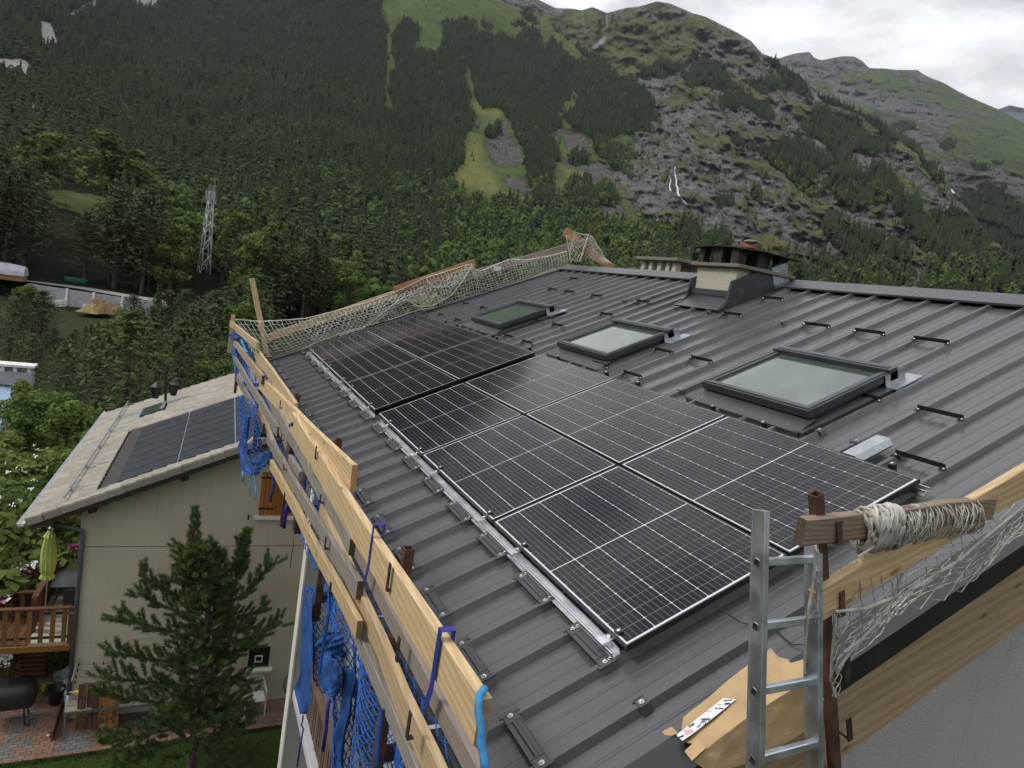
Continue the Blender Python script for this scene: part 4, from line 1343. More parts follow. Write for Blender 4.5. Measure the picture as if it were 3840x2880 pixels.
# cardboard sleeve folded over the rake
nC = RIB + .012
def cpt(p, n=nC):
    u, v = onroof(cB(*p), n)
    return rw(u, v, n)
def patch(outline_l, outline_r, n=10, lift=.0):
    P = []
    Lf, Rf = polyfun(outline_l), polyfun(outline_r)
    for i in range(n + 1):
        row = []
        for j in range(n + 1):
            p = Lf(i / n) * (1 - j / n) + Rf(i / n) * (j / n)
            p = p + np.array([0, 0, lift * math.sin(i * 1.3) * math.sin(j * .9 + 1)])
            row.append(tuple(p))
        P.append(row)
    return P
card = thing('cardboard', tuple(cpt((760, 1490))), 'torn brown cardboard sleeve folded over the roof edge behind the ladder', 'cardboard')
mb = MB()
XF2 = lambda p, x: onax(cB(*p), 0, x)
fold = [XF2((540, 1415), 5.80), XF2((760, 1480), 5.93), XF2((1130, 1195), 5.93), XF2((1640, 880), 5.92)]
back_ = [cpt((525, 1290)), cpt((510, 1225)), cpt((1140, 705)), cpt((1300, 600)), cpt((1340, 565), nC + .02), cpt((1420, 650), nC + .015), cpt((1530, 668)), cpt((1640, 640))]
mb.grid(patch(back_, fold, 14, .004))
o = part('top_flap', mb, M['card'], card, smooth=False)
mb = MB()
low = [XF2((640, 1600), 5.93), XF2((830, 1720), 5.97), XF2((1290, 1560), 5.99), XF2((1700, 1290), 5.97)]
fold2 = [XF2((760, 1480), 5.93), XF2((900, 1375), 5.935), XF2((1130, 1195), 5.93), XF2((1640, 880), 5.92)]
mb.grid(patch(fold2, low, 12, .006))
part('side_flap', mb, M['cardside'], card)
mb = MB()
mb.add([XF2((665, 1410), 5.87), XF2((755, 1478), 5.93), XF2((622, 1600), 5.95), XF2((555, 1512), 5.90)], [(0, 1, 2, 3)])
part('tab', mb, M['card'], card)
mb = MB()
mb.add([cpt((350, 1330), nC + .01), cpt((436, 1285), nC + .02), cpt((500, 1345), nC + .01), cpt((430, 1370), nC + .006), cpt((375, 1362), nC + .006)], [(0, 1, 2, 3, 4)])
part('tab', mb, M['card'], card)
for ch_ in card.children:
    so = ch_.modifiers.new('t', 'SOLIDIFY'); so.thickness = .005
# shipping label with print
_l0, _l1, _l2 = np.array(cpt((510, 1225))), np.array(cpt((1140, 705))), (np.array(fold[1]) + np.array(fold[2])) / 2
_ln = np.cross(_l1 - _l0, _l2 - _l0); _ln /= np.linalg.norm(_ln)
if _ln[2] < 0: _ln = -_ln
def lab(p, up=.0):
    d = ray(cB(*p)); q = CW + d * (((_l0 - CW) @ _ln + .012 + up) / (d @ _ln))
    return q
mb = MB()
sh = [(910, 1018), (1025, 1030), (905, 1130), (640, 1338), (535, 1410), (480, 1360), (505, 1335)]
mb.add([lab(p) for p in sh], [tuple(range(7))])
lb = part('shipping_label', mb, M['paper'], card)
ink = MB()
def ibar(a, b, w):
    a, b = Vector(lab(a, .002)), Vector(lab(b, .002))
    n_ = Vector(rw(0, 0, 1)); s_ = (b - a).normalized().cross(n_) * w
    ink.add([a - s_, a + s_, b + s_, b - s_], [(0, 1, 2, 3)])
for k in range(9):
    ibar((918 + k * 9, 1036 - k * .6), (912 + k * 9, 1046 - k * .6), .0014)
for k in range(5):
    ibar((930 + k * 10, 1062), (922 + k * 10, 1076), .002)
for (x, y, w) in ((850, 1080, 40), (905, 1082, 50), (610, 1262, 30), (745, 1140, 60), (690, 1215, 80)):
    ibar((x, y), (x + w, y - 4), .0009)
for (x, y) in ((838, 1108), (868, 1108), (890, 1110)):
    ibar((x, y), (x + 14, y + 8), .004)
for k in range(6):
    ibar((590 + k * 9, 1268 - k * 5), (598 + k * 9, 1290 - k * 5), .0016); ibar((500 + k * 8, 1372 - k * 3), (506 + k * 8, 1384 - k * 3), .002)
# handwriting: short strokes reading NIUD / 0060 along the label
def stroke(pts, w=.0011):
    for a, b in zip(pts[:-1], pts[1:]):
        ibar(a, b, w)
stroke([(668, 1290), (695, 1272), (676, 1272), (703, 1262)]); stroke([(690, 1255), (715, 1240)]); stroke([(720, 1245), (745, 1232), (745, 1250), (722, 1262)]); stroke([(700, 1240), (728, 1236), (735, 1225), (705, 1238)])
for x in (708, 728, 748, 768):
    stroke([(x, 1220), (x + 14, 1200), (x + 20, 1208), (x + 6, 1224), (x, 1220)])
part('print', ink, M['ink'], lb)
pk = MB(); pk.add([lab((540, 1305), .0015), lab((620, 1308), .0015), lab((640, 1325), .0015), lab((560, 1360), .0015)], [(0, 1, 2, 3)])
part('print', pk, M['pink'], lb)
# ------------------------------------------------------------------ neighbour house (own frame: x along its eave towards us, y into the house, z up)
NA = math.radians(-2.77)
NO = np.array([-10.1, -4.0, 0.0])
NBM = Matrix.Translation(Vector(NO)) @ Matrix.Rotation(NA, 4, 'Z')
NR = np.array([[math.cos(NA), -math.sin(NA), 0], [math.sin(NA), math.cos(NA), 0], [0, 0, 1]])
def nb_ax(p, ax, val):
    d = NR.T @ ray(p); c = NR.T @ (CW - NO)
    return c + d * ((val - c[ax]) / d[ax])
M['tile'] = None
def tilemat():
    t = NT('concrete_tile')
    n = t.noise(t.mapping(rnd=True), 7, 5)
    big = t.noise(t.mapping(which='Object'), 1.1, 4)
    r = t.rnd()
    c = t.mix(r, (0.265, 0.235, 0.195), (0.36, 0.325, 0.275))
    c = t.mix(t.math('MULTIPLY', t.fr(n, 0.45, 0.75), 0.5), c, (0.17, 0.145, 0.12))
    t.color(c)
    t.set(rough=0.9, spec=0.25)
    t.bump(n, 0.4, 0.01)
    return t.mat
M['tile'] = tilemat()
M['tiledark'] = plain('black_tile', (0.018, 0.015, 0.014), 0.6, var=0.4, scale=20)
M['pvdark'] = plain('dark_solar_laminate', (0.020, 0.024, 0.030), 0.42, var=0.25, scale=3, spec=.25)
M['gutterw'] = plain('pale_gutter', (0.55, 0.56, 0.55), 0.5, var=0.12)
M['pipe'] = plain('downpipe_zinc', (0.10, 0.115, 0.13), 0.45, var=0.25)
nbh = thing('house', (-14.5, 1.0, ZG), 'cream rendered house with beige tile roof and dark solar strips, left of our roof', 'house')
e_ = nb_ax(cI(345, 20), 0, 0.62)                 # front corner of the eave
SL = math.radians(24.4)
NRT = NBM @ Matrix.Translation(Vector((e_[0], e_[1], e_[2]))) @ Matrix.Rotation(SL, 4, 'X')    # roof frame: x along eave, y up slope, z off roof
_NRT = np.array(NRT); _R3 = _NRT[:3, :3]; _T3 = _NRT[:3, 3]
def nroof(p, h=0.0):
    d = _R3.T @ ray(p); c = _R3.T @ (CW - _T3)
    return (c + d * ((h - c[2]) / d[2]))[:2]
XB = nroof(c4(680, 1020))[0] - .05               # far end of the roof
WT = 8.4                                         # slope length up to the ridge
# walls
za = lambda y: e_[2] + (y - e_[1]) * math.tan(SL) - .30
mb = MB()
mb.prism([(-.28, 0, ZG), (-.28, 7.2, ZG), (-.28, 7.2, za(6.6)), (-.28, 0, za(0))], (.28, 0, 0))
nwall = part('wall', mb, M['stcream'], nbh, NBM)
mb = MB(); mb.box((XB + .6, .0, ZG), (-.281, .25, za(0)))
part('wall', mb, M['stcream'], nbh, NBM)
for z0, z1, d in ((-5.965, -5.952, .003), (-8.45, -8.41, .006), (-8.60, -8.58, .006)):
    mb = MB(); mb.box((.0, .06, z0), (d, 7.2, z1))
    part('render_joint', mb, M['stcream'] if d > .004 else M['darkwood'], nwall, NBM)
# roof deck, fascia, soffit
mb = MB(); mb.box((XB, .02, -.14), (-.03, WT, -.045))
nroofo = part('roof', mb, M['darkwood'], nbh, NRT)
mb = MB(); mb.box((-.06, .02, -.25), (-.02, WT, -.02))
part('barge_board', mb, M['darkwood'], nroofo, NRT)
mb = MB(); mb.box((XB, 0, -.2), (-.03, .03, -.03))
part('fascia', mb, M['darkwood'], nroofo, NRT)
for y in (1.25, 3.3, 5.5, 7.4):
    mb = MB(); mb.box((-.62, y - .08, -.36), (-.07, y + .08, -.142))
    part('purlin_end', mb, M['darkwood'], nroofo, NRT)
# tiles
TW, TL_ = .30, .335
def tile_mesh(w, L):
    mb = MB()
    n = 8
    prof = []
    for i in range(n + 1):
        x = w * i / n
        z = .034 * max(0, math.sin(2 * math.pi * (2 * i / n) - .5)) ** 1.2 - (.03 if i in (0, n) else 0)
        prof.append((x, z))
    P = []
    for y, dz in ((0, .026), (L, .0)):
        P.append([(x, y, z + dz) for x, z in prof])
    mb.grid(P)
    mb.grid([[(x, 0, -.004) for x, z in prof], P[0]])
    return mb
tme = tile_mesh(TW, TL_ + .03).mesh('roof_tile', M['tile'], True)
pvBL, pvTR = nroof(c4(745, 1470)), nroof(c4(1510, 930))
pvx1 = pvBL[0]; pvx0 = nroof(c4(920, 1110))[0]
pvy0 = pvBL[1]; pvy1 = pvy0 + 3.9
blk0 = nroof(c4(650, 1500))[1]
sk0, sk1, sk2 = nroof(c4(880, 1055)), nroof(c4(920, 1000)), nroof(c4(1040, 1005))
tiles = []
nrow, ncol = int(WT / TL_), int((-.15 - XB) / TW)
for j in range(nrow):
    for i in range(ncol):
        x, y = -.17 - TW * (i + 1), TL_ * j
        cx, cyy = x + TW / 2, y + TL_ / 2
        if pvx0 - .05 < cx < pvx1 + .05 and blk0 < cyy < pvy1:
            continue
        if sk1[0] + .05 < cx < sk0[0] + .1 and sk0[1] < cyy < sk0[1] + .85:
            continue
        W = NRT @ Matrix.Translation((x, y + RS.uniform(-.006, .006), RS.uniform(-.003, .003)))
        q = proj(W @ Vector((TW / 2, TL_ / 2, 0)))
        vis = -60 < q[0] < 925 and -50 < q[1] < 2930
        dist = np.linalg.norm(np.array(W.translation) - CW)
        tiles.append((0 if vis else 1, dist, W))
tiles.sort(key=lambda a: (a[0], a[1]))
for t_ in tiles[:300]:
    put('roof_tile', tme, nroofo, t_[2])
tm0 = tile_mesh(TW, TL_ + .03)
mb = MB()
for _, _, W in tiles[300:]:
    mb.add([tuple(W @ Vector(p)) for p in tm0.v], tm0.f)
part('roof_tile', mb, M['tile'], nroofo, kind='stuff')
# verge tiles along the near edge
vt = MB()
for (a, b) in (((-.20, 0, -.002), (.0, .36, .05)),):
    vt.hexa([(-.20, 0, -.002), (.0, 0, -.002), (.0, .37, -.022), (-.20, .37, -.022), (-.18, 0, .062), (-.02, 0, .062), (-.02, .37, .036), (-.18, .37, .036)])
vt.hexa([(-.03, 0, -.12), (.0, 0, -.12), (.0, .36, -.13), (-.03, .36, -.13), (-.03, 0, .03), (.0, 0, .03), (.0, .36, .008), (-.03, .36, .008)])
vme = vt.mesh('verge_tile', M['tile'])
for j in range(int(WT / TL_)):
    put('verge_tile', vme, nroofo, NRT @ Matrix.Translation((0, TL_ * j, RS.uniform(-.003, .003))))
# black tiles and dark solar strips
mb = tile_mesh(TW, .2)
bme = tile_mesh(.25, .38).mesh('black_tile', M['tiledark'], True)
for i in range(int((pvx1 - pvx0) / .25) + 1):
    put('black_tile', bme, nroofo, NRT @ Matrix.Translation((pvx1 - .25 * (i + 1), blk0, .0)))
rows = 8
rl = (pvx1 - pvx0)
sw = rl / rows
sme = MB().box((0, 0, 0), (sw - .035, 1.36, .02)).mesh('solar_strip', M['pvdark'])
mb = MB(); mb.box((pvx0, pvy0 - .02, -.03), (pvx1, pvy1 + .3, .008))
part('solar_underlay', mb, M['galv'], nroofo, NRT)
for c in range(3):
    for r_ in range(rows):
        put('solar_strip', sme, nroofo, NRT @ Matrix.Translation((pvx1 - sw * (r_ + 1) + .017, pvy0 + .01 + c * 1.40, .012)))
# roof window
sx0, sx1, sy0, sy1 = sk1[0] + .1, sk0[0] + .05, sk0[1] + .08, sk0[1] + .84
mb = MB(); mb.box((sx0, sy0, -.02), (sx1, sy1, .09))
w_ = part('skylight', mb, M['slate'], nroofo, NRT)
f = MB(); f.box((sx0 + .08, sy0 + .08, .0901), (sx1 - .08, sy1 - .08, .096)); part('pane', f, M['glass'], nroofo, NRT)
f = MB(); f.box((sx0 - .05, sy0 - .16, .02), (sx1 + .05, sy0, .05)); part('skylight_apron', f, M['galv'], nroofo, NRT)
f = MB(); f.box((sx0 - .02, sy1 - .10, .091), (sx1 + .02, sy1 + .02, .12)); part('skylight_hood', f, M['galv'], nroofo, NRT)
# snow pipe on brackets
pa, pb = nroof(c4(410, 1560), .12), nroof(c4(828, 945), .12)
py_ = (pa[1] + pb[1]) / 2
mb = MB(); mb.tube([(pa[0], pa[1], .13), (pb[0], pb[1] - .05, .13)], .024, 8)
sp = part('snow_pipe', mb, M['galv'], nroofo, NRT)
for k in range(6):
    f_ = .06 + k * .18
    x, y = pa[0] + (pb[0] - pa[0]) * f_, pa[1] + (pb[1] - .05 - pa[1]) * f_
    mb = MB(); mb.box((x - .02, y - .03, .02), (x + .02, y + .5, .04)); mb.box((x - .008, y - .02, .04), (x + .008, y + .03, .16)); mb.beam((x, y + .4, .04), (x, y + .02, .14), .016, .012)
    part('snow_bracket', mb, M['galv'], nroofo, NRT)
# gutter and downpipe
mb = MB()
rg = [(-.075 + .075 * math.cos(a), .075 * math.sin(a)) for a in np.linspace(math.pi, 2 * math.pi, 9)]
ri = [(-.075 + .069 * math.cos(a), .069 * math.sin(a)) for a in np.linspace(2 * math.pi, math.pi, 9)]
gy0, gz0 = e_[1] - .01, e_[2] - .06
mb.prism([(XB, gy0 + y, gz0 + z) for y, z in rg + ri], (e_[0] - XB - .02, 0, 0))
mb.prism([(e_[0] - .02, gy0 + y, gz0 + z) for y, z in rg], (.01, 0, 0))
part('gutter', mb, M['gutterw'], nbh, NBM)
dp = [(.10, gy0 - .06, gz0 - .07), (.10, gy0 - .03, gz0 - .14), (.09, -.15, za(0) - .14), (.09, -.02, za(0) - .2), (.09, .03, za(0) - .34), (.09, .035, -9.0), (.09, .035, -10.0)]
mb = MB(); mb.tube([nb_ax(c5(345, 100), 0, .1), nb_ax(c5(480, 128), 0, .1), nb_ax(c5(525, 150), 0, .09), nb_ax(c5(525, 220), 0, .09), nb_ax(c5(440, 1190), 0, .09)], .05, 10)
part('downpipe', mb, M['pipe'], nbh, NBM, smooth=True)
mb = MB(); mb.tube([nb_ax(c5(440, 1190), 0, .09), nb_ax(c5(420, 1330), 0, .09)], .056, 10)
part('downpipe_shoe', mb, M['gutterw'], nbh, NBM, smooth=True)
for q in (c5(505, 330), c5(470, 655), c5(445, 1010)):
    P = nb_ax(q, 0, .0); mb = MB(); mb.box((.002, P[1] - .07, P[2] - .012), (.15, P[1] + .05, P[2] + .012))
    part('pipe_clip', mb, M['pipe'], nbh, NBM)
# shuttered window upstairs
A = nb_ax(c4(1680, 1395), 0, 0); Bq = nb_ax(c5(1645, 45), 0, 0); Cq = nb_ax(c5(1860, 60), 0, 0)
sh = part('shutter', MB().box((.012, A[1], Bq[2]), (.03, A[1] + 1.1, A[2])), M['darkwood'], nbh, NBM)
yb = A[1]
while yb < A[1] + 1.05:
    part('shutter_board', MB().box((.031, yb + .004, Bq[2]), (.048, yb + .10, A[2])), M['shutter'], sh, NBM)
    yb += .106
for q in (c4(1680, 1430), c4(1660, 1628), c4(1840, 1628)):
    P = nb_ax(q, 0, .05)
    part('shutter_hinge', MB().box((.049, P[1] - .05, P[2] - .018), (.058, P[1] + .34, P[2] + .018)), M['black'], sh, NBM)
part('window_sill', MB().box((.001, A[1] - .1, Cq[2] - .03), (.12, A[1] + 1.3, Cq[2] + .06)), M['stwhite'], nbh, NBM)
P = nb_ax(c5(1585, 60), 0, .04)
part('shutter_catch', MB().box((.001, P[1] - .015, P[2] - .06), (.05, P[1] + .015, P[2] + .06)), M['black'], nbh, NBM)
# cellar window with cat flap
A = nb_ax(c5(1592, 888), 0, 0); Bq = nb_ax(c5(1712, 1008), 0, 0)
win = part('window', MB().box((.002, A[1], Bq[2]), (.012, Bq[1], A[2])), M['pane'], nbh, NBM)
f = MB()
f.box((.003, A[1] - .05, A[2]), (.03, Bq[1] + .05, A[2] + .04)); f.box((.003, A[1] - .05, Bq[2]), (.03, A[1], A[2])); f.box((.003, Bq[1], Bq[2]), (.03, Bq[1] + .05, A[2]))
part('window_frame', f, M['stcream'], win, NBM)
C_ = nb_ax(c5(1650, 962), 0, .015)
f = MB()
for a, b in (((C_[1] - .1, C_[2] + .07), (C_[1] + .1, C_[2] + .1)), ((C_[1] - .1, C_[2] - .1), (C_[1] + .1, C_[2] - .07)), ((C_[1] - .1, C_[2] - .07), (C_[1] - .07, C_[2] + .07)), ((C_[1] + .07, C_[2] - .07), (C_[1] + .1, C_[2] + .07))):
    f.box((.013, a[0], a[1]), (.03, b[0], b[1]))
part('cat_flap', f, M['white'], win, NBM)
part('window_sill', MB().box((.001, A[1] - .1, Bq[2] - .09), (.16, Bq[1] + .1, Bq[2] - .03)), M['stwhite'], nbh, NBM)
part('wall_plinth', MB().box((.001, Bq[1] * .6, Bq[2] - .2), (.014, Bq[1] - .02, Bq[2] - .095)), M['stwhite'], nbh, NBM)

# ------------------------------------------------------------------ ground, paving, lawn round the neighbour
def groundmat():
    t = NT('meadow_ground')
    v = t.mapping()
    n = t.noise(v, 0.03, 6); f = t.noise(v, 1.2, 5)
    c = t.ramp(n, [(0.3, (0.018, 0.026, 0.010)), (0.7, (0.035, 0.046, 0.016))])
    t.color(t.mix(t.math('MULTIPLY', f, .4), c, (0.03, 0.035, 0.014)))
    t.set(rough=1, spec=.1)
    return t.mat
def lawnmat():
    t = NT('lawn')
    v = t.mapping()
    n = t.noise(v, 1.1, 6); f = t.noise(v, 60, 3)
    c = t.ramp(n, [(0.3, (0.032, 0.060, 0.014)), (0.7, (0.052, 0.085, 0.022))])
    t.color(t.mix(t.math('MULTIPLY', f, .5), c, (0.02, 0.032, 0.009)))
    t.set(rough=1, spec=.1)
    t.bump(f, .8, .03)
    return t.mat
M['ground'] = groundmat(); M['lawn'] = lawnmat()
mb = MB(); R_ = 9000
n_ = 48
mb.add([(R_ * math.cos(2 * math.pi * k / n_), R_ * math.sin(2 * math.pi * k / n_), ZG - .05) for k in range(n_)], [tuple(range(n_))])
put('ground', mb.mesh('ground', M['ground']), kind='structure')
lawn_edge = -8.72
mb = MB(); mb.box((lawn_edge, -16, ZG - .06), (9, 8, ZG - .012))
put('lawn', mb.mesh('lawn', M['lawn']), kind='structure')
mb = MB(); mb.box((-34, -18, ZG - .045), (-13.6, -5.4, ZG + .75)); mb.box((-34, -20, ZG - .045), (-12.6, -8.2, ZG + .4))
put('lawn', mb.mesh('lawn', M['lawn']), kind='structure')
M['mortar'] = plain('paver_sand', (0.11, 0.09, 0.075), .95, var=.3, scale=20)
def pavermat(name, c):
    t = NT(name)
    r = t.rnd(); n = t.noise(t.mapping(rnd=True), 14, 5)
    b = t.mix(r, tuple(x * .8 for x in c), tuple(x * 1.2 for x in c))
    t.color(t.mix(t.math('MULTIPLY', n, .5), b, tuple(x * .55 for x in c)))
    t.set(rough=.9, spec=.25)
    t.bump(n, .4, .006)
    return t.mat
M['paver'] = pavermat('red_paver', (0.235, 0.135, 0.10)); M['paverg'] = pavermat('grey_paver', (0.165, 0.16, 0.15))
mb = MB(); mb.box((-14.5, -9.5, ZG - .04), (lawn_edge - .001, 3.2, ZG - .022))
patio = put('patio', mb.mesh('patio', M['mortar']), kind='structure')
pv = MB(); pv.hexa([(-.106, -.051, -.02), (.106, -.051, -.02), (.106, .051, -.02), (-.106, .051, -.02), (-.101, -.046, .006), (.101, -.046, .006), (.101, .046, .006), (-.101, .046, .006)])
pme, pmg = pv.mesh('paver', M['paver']), pv.mesh('paver', M['paverg'])
pl = []
for i in range(60):
    for j in range(52):
        x, y = lawn_edge - .15 - .106 * i, 3.0 - .215 * j + (.107 if i % 2 else 0)
        if y < -8.6 or x < -14.2: continue
        if x < -10.05 and -3.95 < y: continue
        q = proj((x, y, ZG))
        vis = -40 < q[0] < 1140 and -10 < q[1] < 2900
        g_ = (math.sin(x * 2.1 + 1.3 * y) + math.sin(y * 3.7 - x)) > 1.05 or (-5.15 < y < -4.62 and RS.rand() < .6) or (x > -9.4 and -5.6 < y < -4.9 and RS.rand() < .8)
        pl.append((0 if vis else 1, np.linalg.norm(np.array((x, y, ZG)) - CW), x, y, g_))
pl.sort()
RZ2 = Matrix.Rotation(math.pi / 2, 4, 'Z')
for _, _, x, y, g_ in pl[:300]:
    put('paver', pmg if g_ else pme, patio, Matrix.Translation((x, y, ZG - .004)) @ RZ2)
for gsel in (False, True):
    mb = MB()
    for _, _, x, y, g_ in pl[300:]:
        if g_ != gsel: continue
        W = Matrix.Translation((x, y, ZG - .004)) @ RZ2
        mb.add([tuple(W @ Vector(p)) for p in pv.v], pv.f)
    part('paver', mb, M['paverg'] if gsel else M['paver'], patio, kind='stuff')
mb = MB(); mb.box((lawn_edge - .09, -12, ZG - .05), (lawn_edge, 1.2, ZG + .012)); mb.box((-9.6, -4.19, ZG - .05), (lawn_edge - .091, -4.12, ZG + .012))
part('kerb', mb, M['paver'], patio)
# grass blades on the visible lawn
gb = MB()
rr = np.random.RandomState(9)
N_ = 17000
X = rr.uniform(lawn_edge + .02, -3.4, N_); Y = rr.uniform(-5.6, 1.5, N_)
edge = rr.rand(N_) < .2
X[edge] = lawn_edge + rr.uniform(-.02, .15, edge.sum())
A_ = rr.uniform(0, 6.28, N_); Hh = rr.uniform(.03, .075, N_); Wd = rr.uniform(.006, .012, N_)
vv = np.empty((N_, 3, 3))
dx, dy = np.cos(A_) * Wd, np.sin(A_) * Wd
vv[:, 0] = np.stack([X - dx, Y - dy, np.full(N_, ZG - .015)], 1); vv[:, 1] = np.stack([X + dx, Y + dy, np.full(N_, ZG - .015)], 1)
vv[:, 2] = np.stack([X + rr.normal(0, .03, N_), Y + rr.normal(0, .03, N_), ZG - .01 + Hh], 1)
me = bpy.data.meshes.new('grass')
me.from_pydata(vv.reshape(-1, 3).tolist(), [], np.arange(N_ * 3).reshape(-1, 3).tolist())
M['grass'] = plain('grass_blade', (0.045, 0.078, 0.018), .9, var=.4, scale=3, spec=.1)
me.materials.append(M['grass'])
put('grass', me, kind='stuff', label='short lawn grass between the houses', cat='grass')

# ------------------------------------------------------------------ terrace, railings, stair (in the neighbour frame)
ZD = -8.42
terr = thing('terrace', tuple(NBM @ Vector((-1.6, -.9, ZG))), 'raised timber terrace with brown railings beside the cream house', 'terrace')
def tb(name, a, b, mat, parent=terr, bevel=.004):
    return part(name, MB().box(a, b), M[mat] if isinstance(mat, str) else mat, parent, NBM, bevel=bevel)
M['tilelight'] = stucco('terrace_tile', (0.46, 0.43, 0.37), 20, .1)
tb('floor', (-3.6, -.92, ZD - .16), (-.02, -.02, ZD), M['tilelight'])
tb('front_beam', (.0, -2.2, ZD - .20), (.06, -.03, ZD - .045), 'deckslat')
for k in range(9):
    tb('deck_board', (-1.3, -2.2 + .14 * k, ZD - .06), (-.01, -2.2 + .14 * k + .13, ZD - .02), 'deckwood')
def railing(x0, y0, x1, y1, z, n, slat_mat, post=True, h=.92):
    a, b = Vector((x0, y0, z)), Vector((x1, y1, z)); d = (b - a)
    r_ = part('handrail', MB().beam(a + Vector((0, 0, h)), b + Vector((0, 0, h)), .13, .045), M['deckwood'], terr, NBM, bevel=.005)
    m = MB(); m.beam(a + Vector((0, 0, .16)), b + Vector((0, 0, .16)), .03, .06); m.beam(a + Vector((0, 0, h - .14)), b + Vector((0, 0, h - .14)), .03, .06)
    part('crossbar', m, M['darkwood'], terr, NBM)
    nrm = Vector((-d.y, d.x, 0)).normalized()
    if nrm.x < 0: nrm = -nrm
    for k in range(n):
        c = a + d * ((k + .5) / n) + nrm * .03
        m = MB(); m.beam(c + Vector((0, 0, .05)), c + Vector((0, 0, h - .03)), .02 if abs(d.y) > abs(d.x) else .1, .1 if abs(d.y) > abs(d.x) else .02, up=(0, 1, 0))
        part('baluster', m, M[slat_mat], terr, NBM)
    if post:
        for q in (a, b):
            m = MB(); m.beam(q, q + Vector((0, 0, h)), .09, .09, up=(0, 1, 0)); part('rail_post', m, M['deckwood'], terr, NBM)
railing(.03, -2.2, .03, -.06, ZD, 9, 'deckslat')
railing(-.55, -.93, -2.6, -.93, ZD, 9, 'deckwood')
railing(-3.3, -1.05, -3.3, -.05, ZD, 5, 'deckwood')
railing(-2.25, -1.75, -2.25, -.98, ZD + .02, 4, 'deckwood')
railing(-1.35, -2.2, -1.35, -.98, ZD - .25, 5, 'deckwood')
tb('terrace_post', (-1.8, -1.72, ZG), (-1.68, -1.6, ZD), 'deckwood'); tb('terrace_post', (-1.6, -2.1, ZG), (-1.48, -1.98, ZD - .1), 'deckwood')
for s_ in (0, 1):
    m = MB(); m.beam((-2.0, -1.42 + .58 * s_, ZG), (-.9, -1.30 + .55 * s_, ZD - .2), .05, .2); part('stair_string', m, M['deckwood'], terr, NBM)
for k in range(9):
    f_ = k / 9
    m = MB(); m.box((-2.0 + 1.1 * f_ - .02, -1.40 + .1 * f_, ZG + .05 + 1.8 * f_), (-2.0 + 1.1 * f_ + .2, -.84 + .08 * f_, ZG + .085 + 1.8 * f_)); part('stair_tread', m, M['deckwood'], terr, NBM)
part('retaining_wall', MB().box((-3.7, -3.6, ZG - .01), (-3.5, -.02, ZD + .1)), M['paver'], terr, NBM)
# parasol
M['lime'] = plain('lime_canvas', (0.42, 0.47, 0.12), .85, var=.15, scale=3)
up0, up1 = nb_ax(cI(700, 110), 0, -1.1), nb_ax(cI(650, 812), 0, -1.1)
par = thing('parasol', (float((NBM @ Vector(up1)).x), float((NBM @ Vector(up1)).y), ZD), 'closed lime green parasol standing on the terrace', 'parasol')
H_ = up0[2] - up1[2]
mb = MB()
n = 40; P = []
for z, r in ((0, .13), (.05, .15), (.10, .12), (.14, .105), (.2, .135), (.4, .15), (.65, .145), (.9, .125), (1.1, .09), (1.25, .05)):
    row = []
    for k in range(n + 1):
        a = 2 * math.pi * k / n
        rr_ = r * (1 + (.22 if z < 1.2 else .1) * math.cos(a * 10 + z * 1.5))
        row.append((up1[0] + rr_ * math.cos(a), up1[1] + rr_ * math.sin(a), up1[2] + z / 1.25 * (H_ - .1)))
    P.append(row)
mb.grid(P)
part('canopy', mb, M['lime'], par, NBM, smooth=True)
mb = MB(); P = []
for z, r in ((-.17, .13), (-.1, .09), (0, .05)):
    P.append([(up1[0] + (r * (1 + .15 * math.cos(a * 8)) if z < 0 else r) * math.cos(a), up1[1] + (r * (1 + .15 * math.cos(a * 8)) if z < 0 else r) * math.sin(a), up0[2] - .06 + z) for a in np.linspace(0, 2 * math.pi, 33)])
mb.grid(P)
part('canopy_top', mb, M['lime'], par, NBM, smooth=True)
part('finial', MB().lathe([(.045, -.07), (.05, 0), (.02, .03)], 12, tuple(up0)), M['galv'], par, NBM)
part('pole', MB().tube([(up1[0], up1[1], ZD), (up1[0], up1[1], up1[2] + .2)], .022, 8), M['galv'], par, NBM)
# terrace table and chair
tab = thing('table', tuple(NBM @ Vector((-2.0, -.45, ZD))), 'dark grey terrace table under the lime parasol', 'table')
M['anth'] = plain('anthracite_top', (0.05, 0.053, 0.062), .4, var=.15)
part('table_top', MB().box((-2.75, -.84, ZD + .70), (-1.45, -.08, ZD + .73)), M['anth'], tab, NBM, bevel=.006)
for x in (-2.65, -1.55):
    part('leg', MB().tube([(x, -.8, ZD), (x, -.55, ZD + .70)], .018, 6).tube([(x, -.12, ZD), (x, -.5, ZD + .70)], .018, 6), M['blackp'], tab, NBM)
part('stretcher', MB().tube([(-2.65, -.72, ZD + .22), (-1.55, -.72, ZD + .22)], .012, 6), M['blackp'], tab, NBM)
chx, chy = -1.2, -.22
chr_ = thing('chair', tuple(NBM @ Vector((chx, chy, ZD))), 'black folding chair at the terrace table beside the downpipe', 'chair')
part('seat', MB().box((chx - .2, chy - .2, ZD + .42), (chx + .2, chy + .2, ZD + .45)), M['blackp'], chr_, NBM)
part('backrest', MB().box((chx + .19, chy - .2, ZD + .5), (chx + .22, chy + .2, ZD + .88)), M['blackp'], chr_, NBM)
for sy in (-.19, .19):
    part('leg', MB().tube([(chx - .2, chy + sy, ZD), (chx + .21, chy + sy, ZD + .88)], .012, 6), M['blackp'], chr_, NBM)
    part('leg', MB().tube([(chx + .22, chy + sy, ZD), (chx - .18, chy + sy, ZD + .43)], .012, 6), M['blackp'], chr_, NBM)
